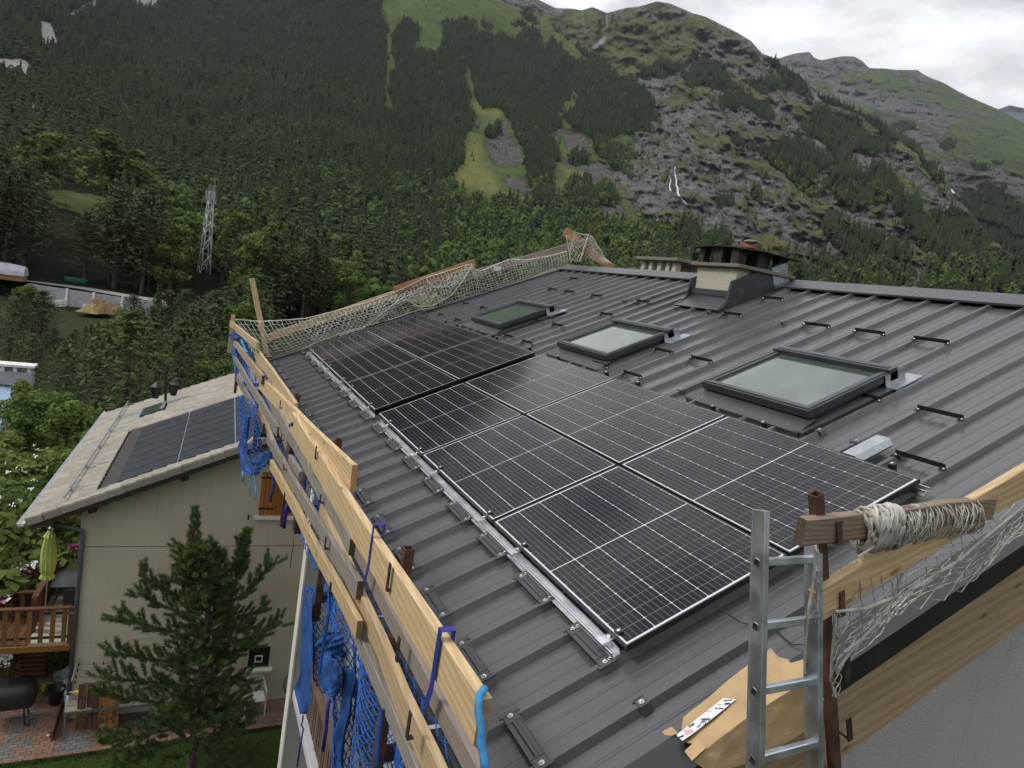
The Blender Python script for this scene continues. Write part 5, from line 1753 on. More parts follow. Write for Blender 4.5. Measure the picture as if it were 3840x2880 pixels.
# flowers
def flowers(p, s_, label, cols, n=90, pot=None, seed=0):
    rr = np.random.RandomState(seed)
    t = thing('flower_box' if pot != 'round' else 'flower_pot', tuple(p), label, 'flowers')
    if pot:
        m = MB()
        if pot == 'round': m.lathe([(.10, 0), (.16, .2), (.165, .21)], 12, tuple(p))
        else: m.box((p[0] - .1, p[1] - s_, p[2]), (p[0] + .1, p[1] + s_, p[2] + .17))
        part('planter', m, M['brick'] if pot == 'round' else M['deckwood'], t)
    g = MB(); 
    for i in range(n * 2):
        c = np.array([rr.normal(0, .10), rr.normal(0, s_ * .6), rr.uniform(.08, .30)]) + p
        a = rr.normal(0, 1, 3); a /= np.linalg.norm(a); b = np.cross(a, rr.normal(0, 1, 3)); b /= np.linalg.norm(b)
        g.add([c - a * .035, c + b * .02, c + a * .035, c - b * .02], [(0, 1, 2, 3)])
    part('foliage', g, M['leafd'], t)
    for ci, (col, f0, f1) in enumerate(cols):
        g = MB()
        for i in range(n):
            u = rr.uniform(f0, f1)
            c = np.array([.06 + rr.normal(0, .10), (u * 2 - 1) * s_, .30 - .22 * abs(rr.normal(0, .6)) - (.15 if ci else 0)]) + p
            nrm = np.array([.6, -.3, .7]) + rr.normal(0, .35, 3); nrm /= np.linalg.norm(nrm)
            a = np.cross(nrm, [0, 0, 1.0]); a /= np.linalg.norm(a); b = np.cross(nrm, a)
            r = rr.uniform(.028, .045)
            ring = [c + (a * math.cos(q) + b * math.sin(q)) * r for q in np.linspace(0, 2 * math.pi, 7)[:-1]]
            g.add(ring + [c - nrm * .012], [(k, (k + 1) % 6, 6) for k in range(6)])
        part('blossom', g, M[col], t)
M['petalw'] = plain('white_petal', (0.78, 0.78, 0.76), .6, var=.05); M['petalp'] = plain('purple_petal', (0.23, 0.012, 0.11), .6, var=.25)
M['leafd'] = plain('dark_leaf', (0.03, 0.06, 0.018), .7, var=.4)
q = np.array(NBM @ Vector(nb_ax(cI(250, 660), 0, -2.3)))
flowers(q - np.array([0, 0, .15]), .38, 'white and purple petunias in a box on the terrace rail', [('petalw', .25, 1.0), ('petalp', 0, .75)], 120, 'box', 1)
q = np.array(NBM @ Vector(nb_ax(cI(5, 1070), 0, -1.35)))
flowers(q - np.array([0, 0, .1]), .25, 'white flowers at the left picture border beside the middle rail', [('petalw', .2, 1.0), ('petalp', .3, .9)], 60, 'box', 2)
q = np.array(NBM @ Vector(nb_ax(cJ(15, 420), 0, -.9)))
flowers(q - np.array([0, 0, .1]), .22, 'white flowers at the left picture border beside the terrace post', [('petalw', .0, 1.0)], 70, 'box', 3)
q = np.array(NBM @ Vector(nb_ax(cI(1040, 450), 0, -3.3)))
flowers(q, .16, 'purple flowers hanging by the house corner behind the terrace', [('petalp', 0, 1.0)], 80, None, 4)
q = np.array(NBM @ Vector(nb_ax(cI(245, 855), 0, -3.9)))
flowers(q - np.array([0, 0, .2]), .12, 'small terracotta pot on the lawn behind the terrace rail', [('petalp', 0, 1.0)], 12, 'round', 5)
q = np.array(NBM @ Vector(nb_ax(cI(465, 850), 0, -3.9)))
solo('bowl', MB().lathe([(.06, 0), (.15, .10), (.16, .11), (.13, .095), (.04, .02)], 14, tuple(q - np.array([0, 0, .06]))), M['white'], 'small white bowl behind the brown terrace rail', 'bowl')

# ------------------------------------------------------------------ things on the patio
def gpt(p, z=ZG):
    return onax(p, 2, z)
# covered barbecue
bb = gpt(cJ(90, 1180)); bb = np.array([-10.25, -5.25, ZG])
bq = thing('barbecue', tuple(bb), 'barbecue under a black cover on the red patio', 'barbecue')
m = MB(); P = []
for z, sx, sy in ((.52, .56, .34), (.6, .58, .36), (.85, .57, .35), (.98, .52, .30), (1.05, .44, .22), (1.07, .3, .12)):
    row = []
    for k in range(29):
        a = 2 * math.pi * k / 28
        c, s_ = math.cos(a), math.sin(a)
        ex = lambda v: math.copysign(abs(v) ** .45, v)
        w = 1 + .02 * math.sin(7 * a + z * 20)
        row.append((bb[0] + sy * ex(s_) * w, bb[1] + sx * ex(c) * w, bb[2] + z))
    P.append(row)
m.grid(P); m.add(P[-1][:-1], [tuple(range(28))])
part('cover', m, M['blackp'], bq, smooth=True)
for x, y in ((-.22, -.4), (.22, -.4), (-.22, .4), (.22, .4)):
    part('leg', MB().tube([(bb[0] + x, bb[1] + y, bb[2]), (bb[0] + x * .7, bb[1] + y * .85, bb[2] + .6)], .018, 6), M['blackp'], bq)
part('wheel', MB().tube([(bb[0] + .25, bb[1] + .46, bb[2] + .08), (bb[0] + .25, bb[1] + .5, bb[2] + .08)], .08, 12), M['blackp'], bq)
# buckets and tubs
q = gpt(cJ(635, 925)); 
solo('bucket', MB().lathe([(.14, 0), (.20, .42), (.205, .43), (.18, .42), (.13, .03)], 16, tuple(q + np.array([-.1, .02, 0]))), M['blackp'], 'black tub on the patio beside the house corner', 'tub', smooth=True)
q2 = gpt(cJ(690, 720)) + np.array([-.15, .12, 0])
solo('tub', MB().lathe([(.20, 0), (.27, .28), (.29, .29), (.25, .28), (.18, .04)], 18, tuple(q2)), plain('grey_plastic', (.42, .44, .47), .4), 'pale grey plastic tub behind the black one', 'tub', smooth=True)
q3 = gpt(cJ(740, 850)) + np.array([-.1, .13, 0])
m = MB(); m.hexa([(q3[0] - .2, q3[1] - .15, q3[2]), (q3[0] + .25, q3[1] - .15, q3[2]), (q3[0] + .25, q3[1] + .1, q3[2]), (q3[0] - .2, q3[1] + .1, q3[2]), (q3[0] - .25, q3[1] - .18, q3[2] + .35), (q3[0] + .3, q3[1] - .18, q3[2] + .35), (q3[0] + .3, q3[1] + .1, q3[2] + .35), (q3[0] - .25, q3[1] + .1, q3[2] + .35)])
solo('crate', m, M['white'], 'white plastic crate against the house corner by the downpipe', 'crate', bevel=.01)
# hose
M['hose'] = plain('yellow_hose', (0.38, 0.30, 0.05), .5, var=.15)
coil = []
c0 = gpt(cJ(425, 800))
start = [gpt(p) + np.array([0, 0, .02]) for p in (cJ(800, 490), cJ(700, 515), cJ(620, 545), cJ(560, 600), cJ(680, 670), cJ(600, 662), cJ(500, 670), cJ(440, 720))]
for k in range(64):
    a = k * .42; r = .25 + .05 * math.sin(k * .9)
    coil.append(c0 + np.array([r * 1.2 * math.cos(a), r * .7 * math.sin(a), .02 + .0016 * k]))
end = [gpt(p) + np.array([0, 0, .03]) for p in (cJ(450, 770), cJ(560, 775), cJ(640, 790))]
m = MB(); m.tube(start + coil + end, .015, 6)
solo('hose', m, M['hose'], 'coiled yellow garden hose lying on the patio', 'hose', smooth=True)
m = MB(); m.tube([gpt(p) + np.array([0, 0, .02]) for p in (cJ(5, 650), cJ(90, 600), cJ(165, 575))], .015, 6)
solo('hose', m, M['hose'], 'piece of yellow hose left of the terrace stair foot', 'hose', smooth=True)
# upright board along the patio edge
a, b = gpt(cJ(605, 1350)), gpt(cJ(735, 930))
m = MB(); m.beam(a + np.array([0, 0, .14]), b + np.array([0, 0, .14]), .04, .27)
solo('edging_board', m, M['deckwood'], 'dark brown board standing on edge between the patio and the folding table', 'board')
q = gpt(cJ(575, 1290)); solo('lantern', MB().lathe([(.05, 0), (.06, .05), (.03, .09)], 10, tuple(q)), M['galv'], 'small metal ground lamp beside the edging board', 'lamp')
# folding work table with clamps, brown cloth and pawprint cloth
ft = thing('folding_table', tuple(gpt(cJ(960, 1300))), 'folding table in front of the cream wall, hung with brown and orange cloths', 'table')
T0 = gpt(cJ(740, 1360)); 
zt = ZG + .72
XT0, XT1 = -9.95, -9.25
yT0, yT1 = T0[1] - .02, T0[1] + 2.6
for k in range(3):
    part('table_slat', MB().box((XT0 + .24 * k, yT0, zt), (XT0 + .24 * k + .21, yT0 + .55, zt + .03)), M['grey'], ft)
for y in (yT0 + .02, yT0 + .85, yT1 - .3):
    part('leg', MB().tube([(XT1 - .04, y, ZG), (XT1 - .04, y, zt)], .02, 6), M['galv'], ft)
    part('leg', MB().tube([(XT0 + .04, y, ZG), (XT0 + .04, y, zt)], .02, 6), M['galv'], ft)
part('table_frame', MB().box((XT0, yT0, zt - .05), (XT1, yT1, zt - .001)), M['galv'], ft)
def drying(p, label, cat, mat, yA, yB, zA, zB, x, seed):
    rr = np.random.RandomState(seed)
    m = MB(); P = []
    for i in range(15):
        row = []
        for j in range(15):
            y = yA + (yB - yA) * j / 14; z = zA + (zB - zA) * i / 14
            row.append((x + .02 * math.sin(j * 1.1 + seed) * (i / 14) + .012 * math.sin(i * .7 + j * .4), y, z))
        P.append(row)
    m.grid(P)
    return solo(p, m, mat, label, cat, smooth=True)
Cc = nb_ax(cJ(935, 655), 0, .25); 
wA = onax(cJ(930, 660), 0, -9.35); wB = onax(cJ(910, 1200), 0, -9.35); wC = onax(cJ(1030, 660), 0, -9.35); wD = onax(cJ(1150, 1180), 0, -9.35)
wE = onax(cJ(1180, 660), 0, -9.35); wF = onax(cJ(1380, 1150), 0, -9.35)
M['brown1'] = plain('tan_cloth', (0.15, 0.08, 0.04), .9, var=.25, scale=3); M['brown2'] = plain('brown_cloth', (0.10, 0.05, 0.035), .95, var=.2, scale=3); M['orangecl'] = plain('orange_cloth', (0.34, 0.15, 0.055), .95, var=.12)
drying('cloth', 'dark tan cloth with dark bands hanging over the folding table, leftmost', 'cloth', M['brown1'], wA[1], wC[1], wA[2], wB[2], -9.3, 1)
for k, zf in enumerate((.3, .72, .85)):
    z = wA[2] + (wB[2] - wA[2]) * zf
    m = MB(); m.box((-9.27, wC[1] - .10, z - .05), (-9.268, wC[1] - .02, z + .03)); solo('patch', m, M['brown2'], ['dark square patch on the tan cloth, uppermost', 'dark square patch on the tan cloth, middle one', 'dark square patch on the tan cloth, lowest'][k], 'patch')
drying('cloth', 'plain brown cloth hanging between the tan and the orange cloth', 'cloth', M['brown2'], wC[1] + .01, wD[1], wC[2], wD[2], -9.33, 2)
oc_ = drying('cloth', 'orange cloth printed with dark paw prints beside the pine', 'cloth', M['orangecl'], wD[1] - .02, wF[1], wE[2] - .1, wF[2] - .02, -9.30, 3)
pr = MB()
rr = np.random.RandomState(3)
def disc(x, y, z, ry, rz):
    n = 7
    pr.add([(x, y + ry * math.cos(2 * math.pi * k / n), z + rz * math.sin(2 * math.pi * k / n)) for k in range(n)], [tuple(range(n))])
for (px_, py2) in ((1195, 945), (1215, 990), (1195, 1040), (1185, 1090), (1205, 1120), (1170, 1135), (1330, 1015), (1345, 1050), (1310, 1085), (1330, 1125), (1245, 720), (1270, 755)):
    C3 = onax(cJ(px_, py2), 0, -9.262)
    disc(-9.262, C3[1], C3[2], .026, .024)
    for k in range(4):
        a = math.pi * (.2 + .2 * k)
        disc(-9.262, C3[1] + .045 * math.cos(a), C3[2] + .045 * math.sin(a), .012, .014)
part('print', pr, M['ink'], oc_)
# wall mounted clothes line
cl_ = thing('clothes_line', tuple(onax(cJ(870, 500), 0, -9.95)), 'wall drying rack with thin wires and pegs on the cream wall', 'clothes line')
part('arm', MB().tube([onax(cJ(915, 375), 0, -10.02), onax(cJ(840, 645), 0, -9.75)], .018, 6), M['galv'], cl_)
for (xa, ya, xb, yb_, X) in ((905, 445, 1390, 425, -10.0), (890, 515, 1390, 518, -9.94), (868, 590, 1250, 600, -9.88), (850, 655, 1230, 665, -9.8)):
    part('wire', MB().tube([onax(cJ(xa, ya), 0, X), onax(cJ(xb, yb_), 0, X)], .003, 4), M['blackp'], cl_)
for (x, y, X) in ((925, 447, -10.0), (1100, 437, -10.0), (1212, 432, -10.0), (912, 514, -9.94), (1248, 520, -9.94), (895, 590, -9.88), (880, 653, -9.8)):
    c_ = onax(cJ(x, y), 0, X); part('peg', MB().box((c_[0] - .01, c_[1] - .012, c_[2] - .04), (c_[0] + .01, c_[1] + .012, c_[2] + .05)), M['blackp'], cl_)
# bars with yellow clamps under the clothes line
for i, (x, y) in enumerate(((900, 768), (878, 902))):
    c_ = onax(cJ(x, y), 0, -9.7)
    t = thing('clamp_bar', tuple(c_), ('upper' if i == 0 else 'lower') + ' pale bar with a yellow clamp beside the downpipe foot', 'clamp')
    part('bar', MB().tube([onax(cJ(x - 75, y + 2), 0, -9.9), onax(cJ(x + 40, y), 0, -9.6)], .02, 6), M['white'], t)
    part('clamp', MB().box((c_[0] - .03, c_[1] - .05, c_[2] - .03), (c_[0] + .05, c_[1] + .05, c_[2] + .04)), plain('yellow_plastic', (.6, .5, .04), .5), t)
# white garden chair
wc = gpt(c5(1640, 1225)); wc = np.array([-9.45, .33, ZG])
gch = thing('garden_chair', tuple(wc), 'white plastic garden chair under the cellar window', 'chair')
sx, sy = .23, .24
part('seat', MB().box((wc[0] - sx, wc[1] - sy, ZG + .41), (wc[0] + sx, wc[1] + sy, ZG + .44)), M['white'], gch, bevel=.012)
for a_, b_ in ((-1, -1), (-1, 1), (1, -1), (1, 1)):
    part('leg', MB().beam((wc[0] + a_ * (sx + .03), wc[1] + b_ * (sy + .02), ZG), (wc[0] + a_ * (sx - .02), wc[1] + b_ * sy, ZG + (.64 if a_ > 0 else .42)), .045, .03, up=(0, 1, 0)), M['white'], gch, bevel=.006)
for k in range(6):
    y = wc[1] - sy + .06 + k * .073
    part('back_slat', MB().beam((wc[0] - sx + .01, y, ZG + .44), (wc[0] - sx - .09, y, ZG + .80), .03, .014, up=(0, 1, 0)), M['white'], gch)
m = MB(); m.tube([(wc[0] - sx + .01, wc[1] - sy - .01, ZG + .42), (wc[0] - sx - .06, wc[1] - sy - .01, ZG + .70), (wc[0] - sx - .095, wc[1] - sy + .08, ZG + .83), (wc[0] - sx - .1, wc[1], ZG + .855), (wc[0] - sx - .095, wc[1] + sy - .08, ZG + .83), (wc[0] - sx - .06, wc[1] + sy + .01, ZG + .70), (wc[0] - sx + .01, wc[1] + sy + .01, ZG + .42)], .02, 8)
part('back_frame', m, M['white'], gch, smooth=True)
for s_ in (-1, 1):
    part('armrest', MB().tube([(wc[0] - sx - .05, wc[1] + s_ * (sy + .01), ZG + .66), (wc[0] + sx - .04, wc[1] + s_ * (sy + .025), ZG + .645)], .02, 6), M['white'], gch, smooth=True)
# wagon wheel against the wall
wq = onax(c5(1880, 1085), 0, -10.0)
Rw = wq[2] - ZG + .05
wh = thing('wagon_wheel', (float(-9.74), float(wq[1] + .2), ZG), 'old wooden wagon wheel leaning on the cream wall', 'wheel')
cw_ = np.array([-9.74, wq[1] + .18, ZG + .52])
ringp = lambda r, x: [(cw_[0] + x, cw_[1] + r * math.cos(a), cw_[2] + r * math.sin(a)) for a in np.linspace(0, 2 * math.pi, 33)]
part('rim', MB().tube(ringp(.5, 0), .028, 6), M['old'], wh, smooth=True)
part('hub', MB().tube([(cw_[0] - .05, cw_[1], cw_[2]), (cw_[0] + .07, cw_[1], cw_[2])], .075, 12), M['old'], wh)
for k in range(10):
    a = math.pi * 2 * k / 10 + .2
    part('spoke', MB().tube([tuple(cw_), (cw_[0], cw_[1] + .49 * math.cos(a), cw_[2] + .49 * math.sin(a))], .016, 6), M['grey'], wh)
# potted plant behind the corner
# ------------------------------------------------------------------ mountains
_P = np.random.RandomState(5).permutation(256); _P = np.concatenate([_P, _P, _P])
_G = np.random.RandomState(6).normal(0, 1, (256, 3)); _G /= np.linalg.norm(_G, axis=1)[:, None]
def perlin(p):
    p = np.asarray(p, float); i = np.floor(p).astype(int); f = p - i
    u = f * f * f * (f * (f * 6 - 15) + 10)
    i &= 255
    def g(dx, dy, dz):
        h = _P[_P[_P[(i[..., 0] + dx) & 255] + ((i[..., 1] + dy) & 255)] + ((i[..., 2] + dz) & 255)]
        return ((f - np.array([dx, dy, dz])) * _G[h]).sum(-1)
    l = lambda a, b, t: a + (b - a) * t
    return l(l(l(g(0, 0, 0), g(1, 0, 0), u[..., 0]), l(g(0, 1, 0), g(1, 1, 0), u[..., 0]), u[..., 1]),
             l(l(g(0, 0, 1), g(1, 0, 1), u[..., 0]), l(g(0, 1, 1), g(1, 1, 1), u[..., 0]), u[..., 1]), u[..., 2])
def fbm(p, o=5, ridged=False, gain=.5):
    s = 0; a = 1; t = 0; p = np.asarray(p, float)
    for k in range(o):
        n = perlin(p + 17.3 * k)
        s = s + a * ((1 - 2 * np.abs(n)) if ridged else n); t += a
        a *= gain; p = p * 2.03
    return s / t
class TPS:                      # smooth surface through scattered values
    def __init__(s, pts):
        A = np.array(pts, float); s.x = A[:, :2] / 300.0; v = np.log(A[:, 2]); n = len(A)
        K = s.U(np.linalg.norm(s.x[:, None] - s.x[None], axis=2)) + 1e-3 * np.eye(n)
        Q = np.concatenate([np.ones((n, 1)), s.x], 1)
        L = np.block([[K, Q], [Q.T, np.zeros((3, 3))]])
        s.w = np.linalg.solve(L, np.concatenate([v, np.zeros(3)]))
    @staticmethod
    def U(r):
        return r * r * np.log(r + 1e-9)
    def __call__(s, x, y):
        q = np.stack([x, y], -1) / 300.0
        r = np.linalg.norm(q[..., None, :] - s.x, axis=-1)
        return np.exp(s.U(r) @ s.w[:-3] + s.w[-3] + q @ s.w[-2:])
def yh(x):                      # horizon row in the 2212 wide picture
    return 455.0 + .1602 * x
def rays(x, y):
    d = np.stack([(x / DS - 1920) / FPX, (y / DS - 1440) / FPX, np.ones_like(x)], -1) @ RC.T
    return d / np.hypot(d[..., 0], d[..., 1])[..., None]
def inpoly(x, y, poly):
    P = np.array(poly, float); r = np.zeros(x.shape, bool)
    for (x0, y0), (x1, y1) in zip(P, np.roll(P, -1, 0)):
        c = (y0 > y) != (y1 > y)
        with np.errstate(divide='ignore', invalid='ignore'):
            r ^= c & (x < (x1 - x0) * (y - y0) / (y1 - y0 + 1e-12) + x0)
    return r
T1 = lambda L: [(x * .3386, y * .3386) for x, y in L]
T2 = lambda L: [(x * .3386 + 748.8, y * .3386) for x, y in L]
T3 = lambda L: [(x * .3386 + 1463.0, y * .3386) for x, y in L]
def blur(m, n=1):
    m = m.astype(float)
    for _ in range(n):
        q = np.pad(m, 1, mode='edge')
        m = (q[1:-1, 1:-1] * 2 + q[:-2, 1:-1] + q[2:, 1:-1] + q[1:-1, :-2] + q[1:-1, 2:]) / 6
    return m
def terrain_mat(name, rockc, grassc, dryc, palec, scale):
    t = NT(name)
    v = t.mapping()
    n1 = t.noise(v, .012 * scale, 6, .6); n2 = t.noise(v, .07 * scale, 6, .65); n3 = t.noise(v, .35 * scale, 4, .6)
    st = t.noise(t.mapping((1.5, 1.5, .75)), .06 * scale, 8, .68, 1.6)
    g = t.ramp(n1, [(.3, tuple(x * .72 for x in grassc)), (.7, tuple(x * 1.25 for x in grassc))])
    g = t.mix(t.math('MULTIPLY', t.fr(n2, .45, .62), .45), g, tuple(x * .45 for x in grassc))
    g = t.mix(t.attr('dry'), g, t.ramp(n2, [(.35, tuple(x * .7 for x in dryc)), (.65, dryc)]))
    rk = t.ramp(st, [(.32, tuple(x * .25 for x in rockc)), (.45, tuple(x * .75 for x in rockc)), (.57, rockc), (.70, tuple(x * 1.6 for x in rockc))])
    rk = t.mix(t.math('MULTIPLY', t.fr(n3, .5, .65), .5), rk, tuple(x * .35 for x in rockc))
    rk = t.mix(t.fr(n2, .56, .66, 0, .55), rk, tuple(x * .8 for x in grassc))
    f = t.math('ADD', t.attr('rock'), t.math('MULTIPLY', t.math('SUBTRACT', n2, .5), 2.6))
    c = t.mix(t.fr(f, .40, .58), g, rk)
    fl = t.math('ADD', t.attr('forest'), t.math('MULTIPLY', t.math('SUBTRACT', n3, .5), .4))
    c = t.mix(t.fr(fl, .35, .65), c, t.ramp(n3, [(.3, (.010, .014, .008)), (.7, (.024, .03, .015))]))
    c = t.mix(t.fr(t.math('ADD', t.attr('pale'), t.math('MULTIPLY', t.math('SUBTRACT', n2, .5), .5)), .4, .6), c, t.ramp(n3, [(.3, tuple(x * .6 for x in palec)), (.7, palec)]))
    t.color(c)
    t.set(rough=1, spec=.05)
    h = t.math('ADD', t.math('MULTIPLY', st, t.fr(f, .4, .6, .15, 1.0)), t.math('MULTIPLY', n3, .25))
    t.bump(h, 1.0, 11.0 / scale)
    return t.mat
def layer(name, xs, sky, bot, nrow, rf, mat, forest, rock, dry, pale, amp, nsc, rock_base=0.0, sink=None, ridge=None, power=1.0, ledge=None):
    xs = np.asarray(xs, float)
    ys0 = np.interp(xs, *zip(*sky)) + 1.6 * fbm(np.stack([xs * .09, xs * 0, xs * 0], -1), 5) + .0 * xs
    ys1 = np.interp(xs, *zip(*bot)) if isinstance(bot, list) else bot(xs)
    t = (np.arange(nrow) / (nrow - 1)) ** power
    X = np.repeat(xs[None], nrow, 0); Y = ys0[None] * (1 - t[:, None]) + ys1[None] * t[:, None]
    r = rf(X, Y)
    d = rays(X, Y)
    P0 = CW + d * r[..., None]
    jx = 46 * fbm(np.stack([X * .022, Y * .022, X * 0 + 3.3], -1), 6, gain=.62); jy = 46 * fbm(np.stack([X * .022, Y * .022, X * 0 + 9.1], -1), 6, gain=.62)
    def mask(polys, k=1.0):
        m = np.zeros(X.shape, bool)
        for p in polys: m |= inpoly(X + jx * k, Y + jy * k, p)
        return m
    fo = blur(mask(forest), 2); ro = np.clip(blur(mask(rock, 1.3), 5) * 1.0 + rock_base, 0, 1); dr = blur(mask(dry), 6); pa = blur(mask(pale, .18), 1); fo = fo * (1 - np.clip(pa * 1.5, 0, 1))
    vary = fbm(np.stack([(X * .8 + Y * .6) * .010, (Y * .8 - X * .6) * .030, X * 0 + 1.1], -1), 5)
    ro = np.clip(ro + vary * 1.1 * (ro > .03), 0, 1)
    if ridge is not None:
        gm_ = blur(mask(ridge[0]), 5); ro = ro * (1 - gm_ * (1 - ridge[1]))
    led = 0
    if ledge is not None:
        sl, per, a_ = ledge
        qv = (Y - sl * X) / per + 3.0 * fbm(np.stack([X * .008, Y * .008, X * 0 + 5.5], -1), 6, gain=.58)
        fr_ = qv - np.floor(qv)
        led = a_ * np.where(fr_ < .3, .5 - fr_ / .3, -.5 + (fr_ - .3) / .7)
        ro = np.clip(ro + np.where(fr_ < .3, -.30, .12) * (ro > .05), 0, 1); ro = blur(ro, 1)
    big = fbm(P0 * nsc, 6, True, .55); det = fbm(P0 * nsc * np.array([6.5, 6.5, 4.0]) + 4, 6, True, .62)
    edge = np.clip(t * 14, 0, 1)[:, None]
    k = amp * (big * (.55 + .5 * ro) + .55 * det * (.12 + ro))
    r2 = r * (1 + (k + led) * edge * np.clip((r - 130) / 300, 0, 1))
    P = CW + d * r2[..., None]
    # back side so the ridge has thickness, and a skirt that goes into the ground
    bk = P[0] + d[0] * (r[0] * .06)[:, None]; bk[:, 2] = P[0, :, 2] - r[0] * .05
    bk2 = P[0] + d[0] * (r[0] * .5)[:, None]; bk2[:, 2] = ZG - 30
    lo = P[-1] - d[-1] * 1.5; lo[:, 2] = np.minimum(lo[:, 2] - 2, ZG - 3) if sink is None else sink
    V = np.concatenate([bk2[None], bk[None], P, lo[None]], 0)
    ni, nj = V.shape[:2]
    idx = np.arange(ni * nj).reshape(ni, nj)
    F = np.stack([idx[:-1, :-1], idx[1:, :-1], idx[1:, 1:], idx[:-1, 1:]], -1).reshape(-1, 4)
    me = bpy.data.meshes.new(name)
    me.vertices.add(ni * nj); me.vertices.foreach_set('co', V.reshape(-1))
    me.loops.add(F.size); me.loops.foreach_set('vertex_index', F.reshape(-1).astype(np.int32))
    me.polygons.add(len(F)); me.polygons.foreach_set('loop_start', (np.arange(len(F)) * 4).astype(np.int32)); me.polygons.foreach_set('loop_total', np.full(len(F), 4, np.int32))
    me.polygons.foreach_set('use_smooth', np.ones(len(F), bool))
    me.update(calc_edges=True); me.validate()
    for nm, a in (('forest', fo), ('rock', ro), ('dry', dr), ('pale', pa)):
        at = me.attributes.new(nm, 'FLOAT', 'POINT')
        full = np.concatenate([a[:1], a[:1], a, a[-1:]], 0)
        at.data.foreach_set('value', full.reshape(-1).astype(np.float32))
    me.materials.append(mat)
    put(name, me, kind='structure')
    return dict(X=X, Y=Y, P=P, fo=fo, ro=ro, dr=dr, pa=pa)
MT1 = terrain_mat('mountain_near', (.17, .16, .15), (.078, .105, .036), (.17, .165, .05), (.34, .33, .32), 1.0)
MT2 = terrain_mat('mountain_rock', (.24, .232, .228), (.088, .104, .044), (.115, .115, .05), (.3, .3, .3), .9)
MT3 = terrain_mat('mountain_far', (.18, .175, .178), (.068, .095, .036), (.11, .11, .05), (.26, .26, .26), .45)

# nearest: wooded slope on the left and in the middle
r1 = TPS([(-500, yh(-500) + 133, 119), (0, yh(0) + 133, 119), (500, yh(500) + 133, 119), (1000, yh(1000) + 133, 122), (1600, yh(1600) + 100, 240),
          (-200, yh(-200) + 67, 160), (300, yh(300) + 67, 165), (900, yh(900) + 67, 185), (1300, yh(1300) + 67, 250),
          (-200, yh(-200) - 10, 225), (300, yh(300) - 10, 245), (900, yh(900) - 10, 290), (1250, yh(1250) - 20, 380), (1600, yh(1600) - 20, 480),
          (0, yh(0) - 100, 330), (400, yh(400) - 100, 400), (850, yh(850) - 120, 500), (1200, yh(1200) - 130, 560), (1420, yh(1420) - 180, 680),
          (0, yh(0) - 250, 600), (400, yh(400) - 250, 760), (850, yh(850) - 270, 850), (1200, yh(1200) - 300, 980), (1400, yh(1400) - 330, 1080),
          (0, yh(0) - 450, 1000), (400, yh(400) - 500, 1500), (870, yh(870) - 480, 1350), (1070, yh(1070) - 560, 1700), (1300, yh(1300) - 510, 1550), (1400, yh(1400) - 440, 1300),
          (500, -330, 2500), (-300, -60, 1300), (950, -100, 2000)])
sky1 = [(-700, 230), (-450, 120), (-200, -60), (0, -150), (500, -320), (880, -190), (1000, -60), (1070, 0), (1104, 10), (1155, 30), (1189, 54), (1223, 81), (1267, 112), (1297, 125), (1324, 142), (1375, 173), (1392, 193), (1412, 223), (1426, 264),
        (1440, 300), (1452, 350), (1460, 420), (1490, 475), (1530, 530), (1600, 590), (1720, 660)]
F1 = [T2([(-4300, -1200), (180, -1200), (240, 0), (260, 110), (270, 250), (280, 330), (262, 430), (240, 500), (225, 580), (215, 640), (230, 680), (290, 720), (330, 860), (420, 1000), (500, 1080), (560, 1130), (640, 1190), (720, 1200), (760, 1260), (900, 1290), (1100, 1300), (1230, 1300), (1350, 1320), (1500, 1330), (1700, 1400), (2000, 1560), (2300, 1800), (2300, 2700), (-4300, 2700)]),
      T2([(310, 130), (340, 125), (435, 150), (440, 340), (400, 360), (310, 340), (300, 250)]),
      T2([(330, 330), (400, 370), (470, 330), (560, 300), (640, 300), (720, 330), (760, 430), (770, 600), (800, 700), (780, 830), (740, 900), (760, 950), (720, 1000), (700, 1080), (600, 1140), (540, 1100), (420, 990), (330, 840), (290, 700), (260, 620), (290, 480)]),
      T2([(600, 190), (680, 130), (760, 90), (800, 130), (800, 210), (880, 190), (960, 230), (1080, 220), (1180, 180), (1230, 230), (1250, 330), (1290, 240), (1330, 270), (1390, 340), (1410, 420), (1430, 530), (1390, 650), (1365, 820), (1300, 840), (1340, 1000), (1350, 1300), (1180, 1270), (1130, 1120), (1120, 950), (1100, 870), (1060, 800), (1000, 720), (940, 680), (860, 680), (800, 560), (785, 400), (620, 260)]),
      T2([(1400, 350), (1500, 360), (1600, 400), (1700, 440), (1850, 510), (1920, 600), (2000, 780), (1990, 850), (1880, 830), (1700, 860), (1600, 920), (1500, 870), (1400, 760), (1450, 620), (1440, 500)]),
      T2([(1580, 880), (1700, 900), (1800, 960), (1880, 1060), (1900, 1150), (1830, 1160), (1700, 1060), (1600, 960)]),
      T2([(1390, 980), (1540, 970), (1540, 1060), (1420, 1060)]), T2([(1440, 1130), (1560, 1150), (1700, 1220), (1720, 1330), (1500, 1340), (1400, 1270)]),
      T2([(850, 830), (960, 790), (1010, 830), (950, 880), (870, 870)]), T2([(1900, 1000), (2080, 1100), (2100, 1250), (1900, 1190), (1850, 1100)]),
      T2([(575, 140), (640, 140), (640, 165), (580, 165)]), T2([(860, 135), (950, 140), (940, 170), (860, 165)]), T2([(1050, 150), (1130, 140), (1130, 180), (1060, 185)]),
      T2([(1090, 50), (1160, 60), (1200, 130), (1150, 130)]), T2([(1200, 60), (1300, 120), (1400, 200), (1540, 320), (1700, 420), (1690, 440), (1530, 340), (1390, 230), (1290, 150)])]
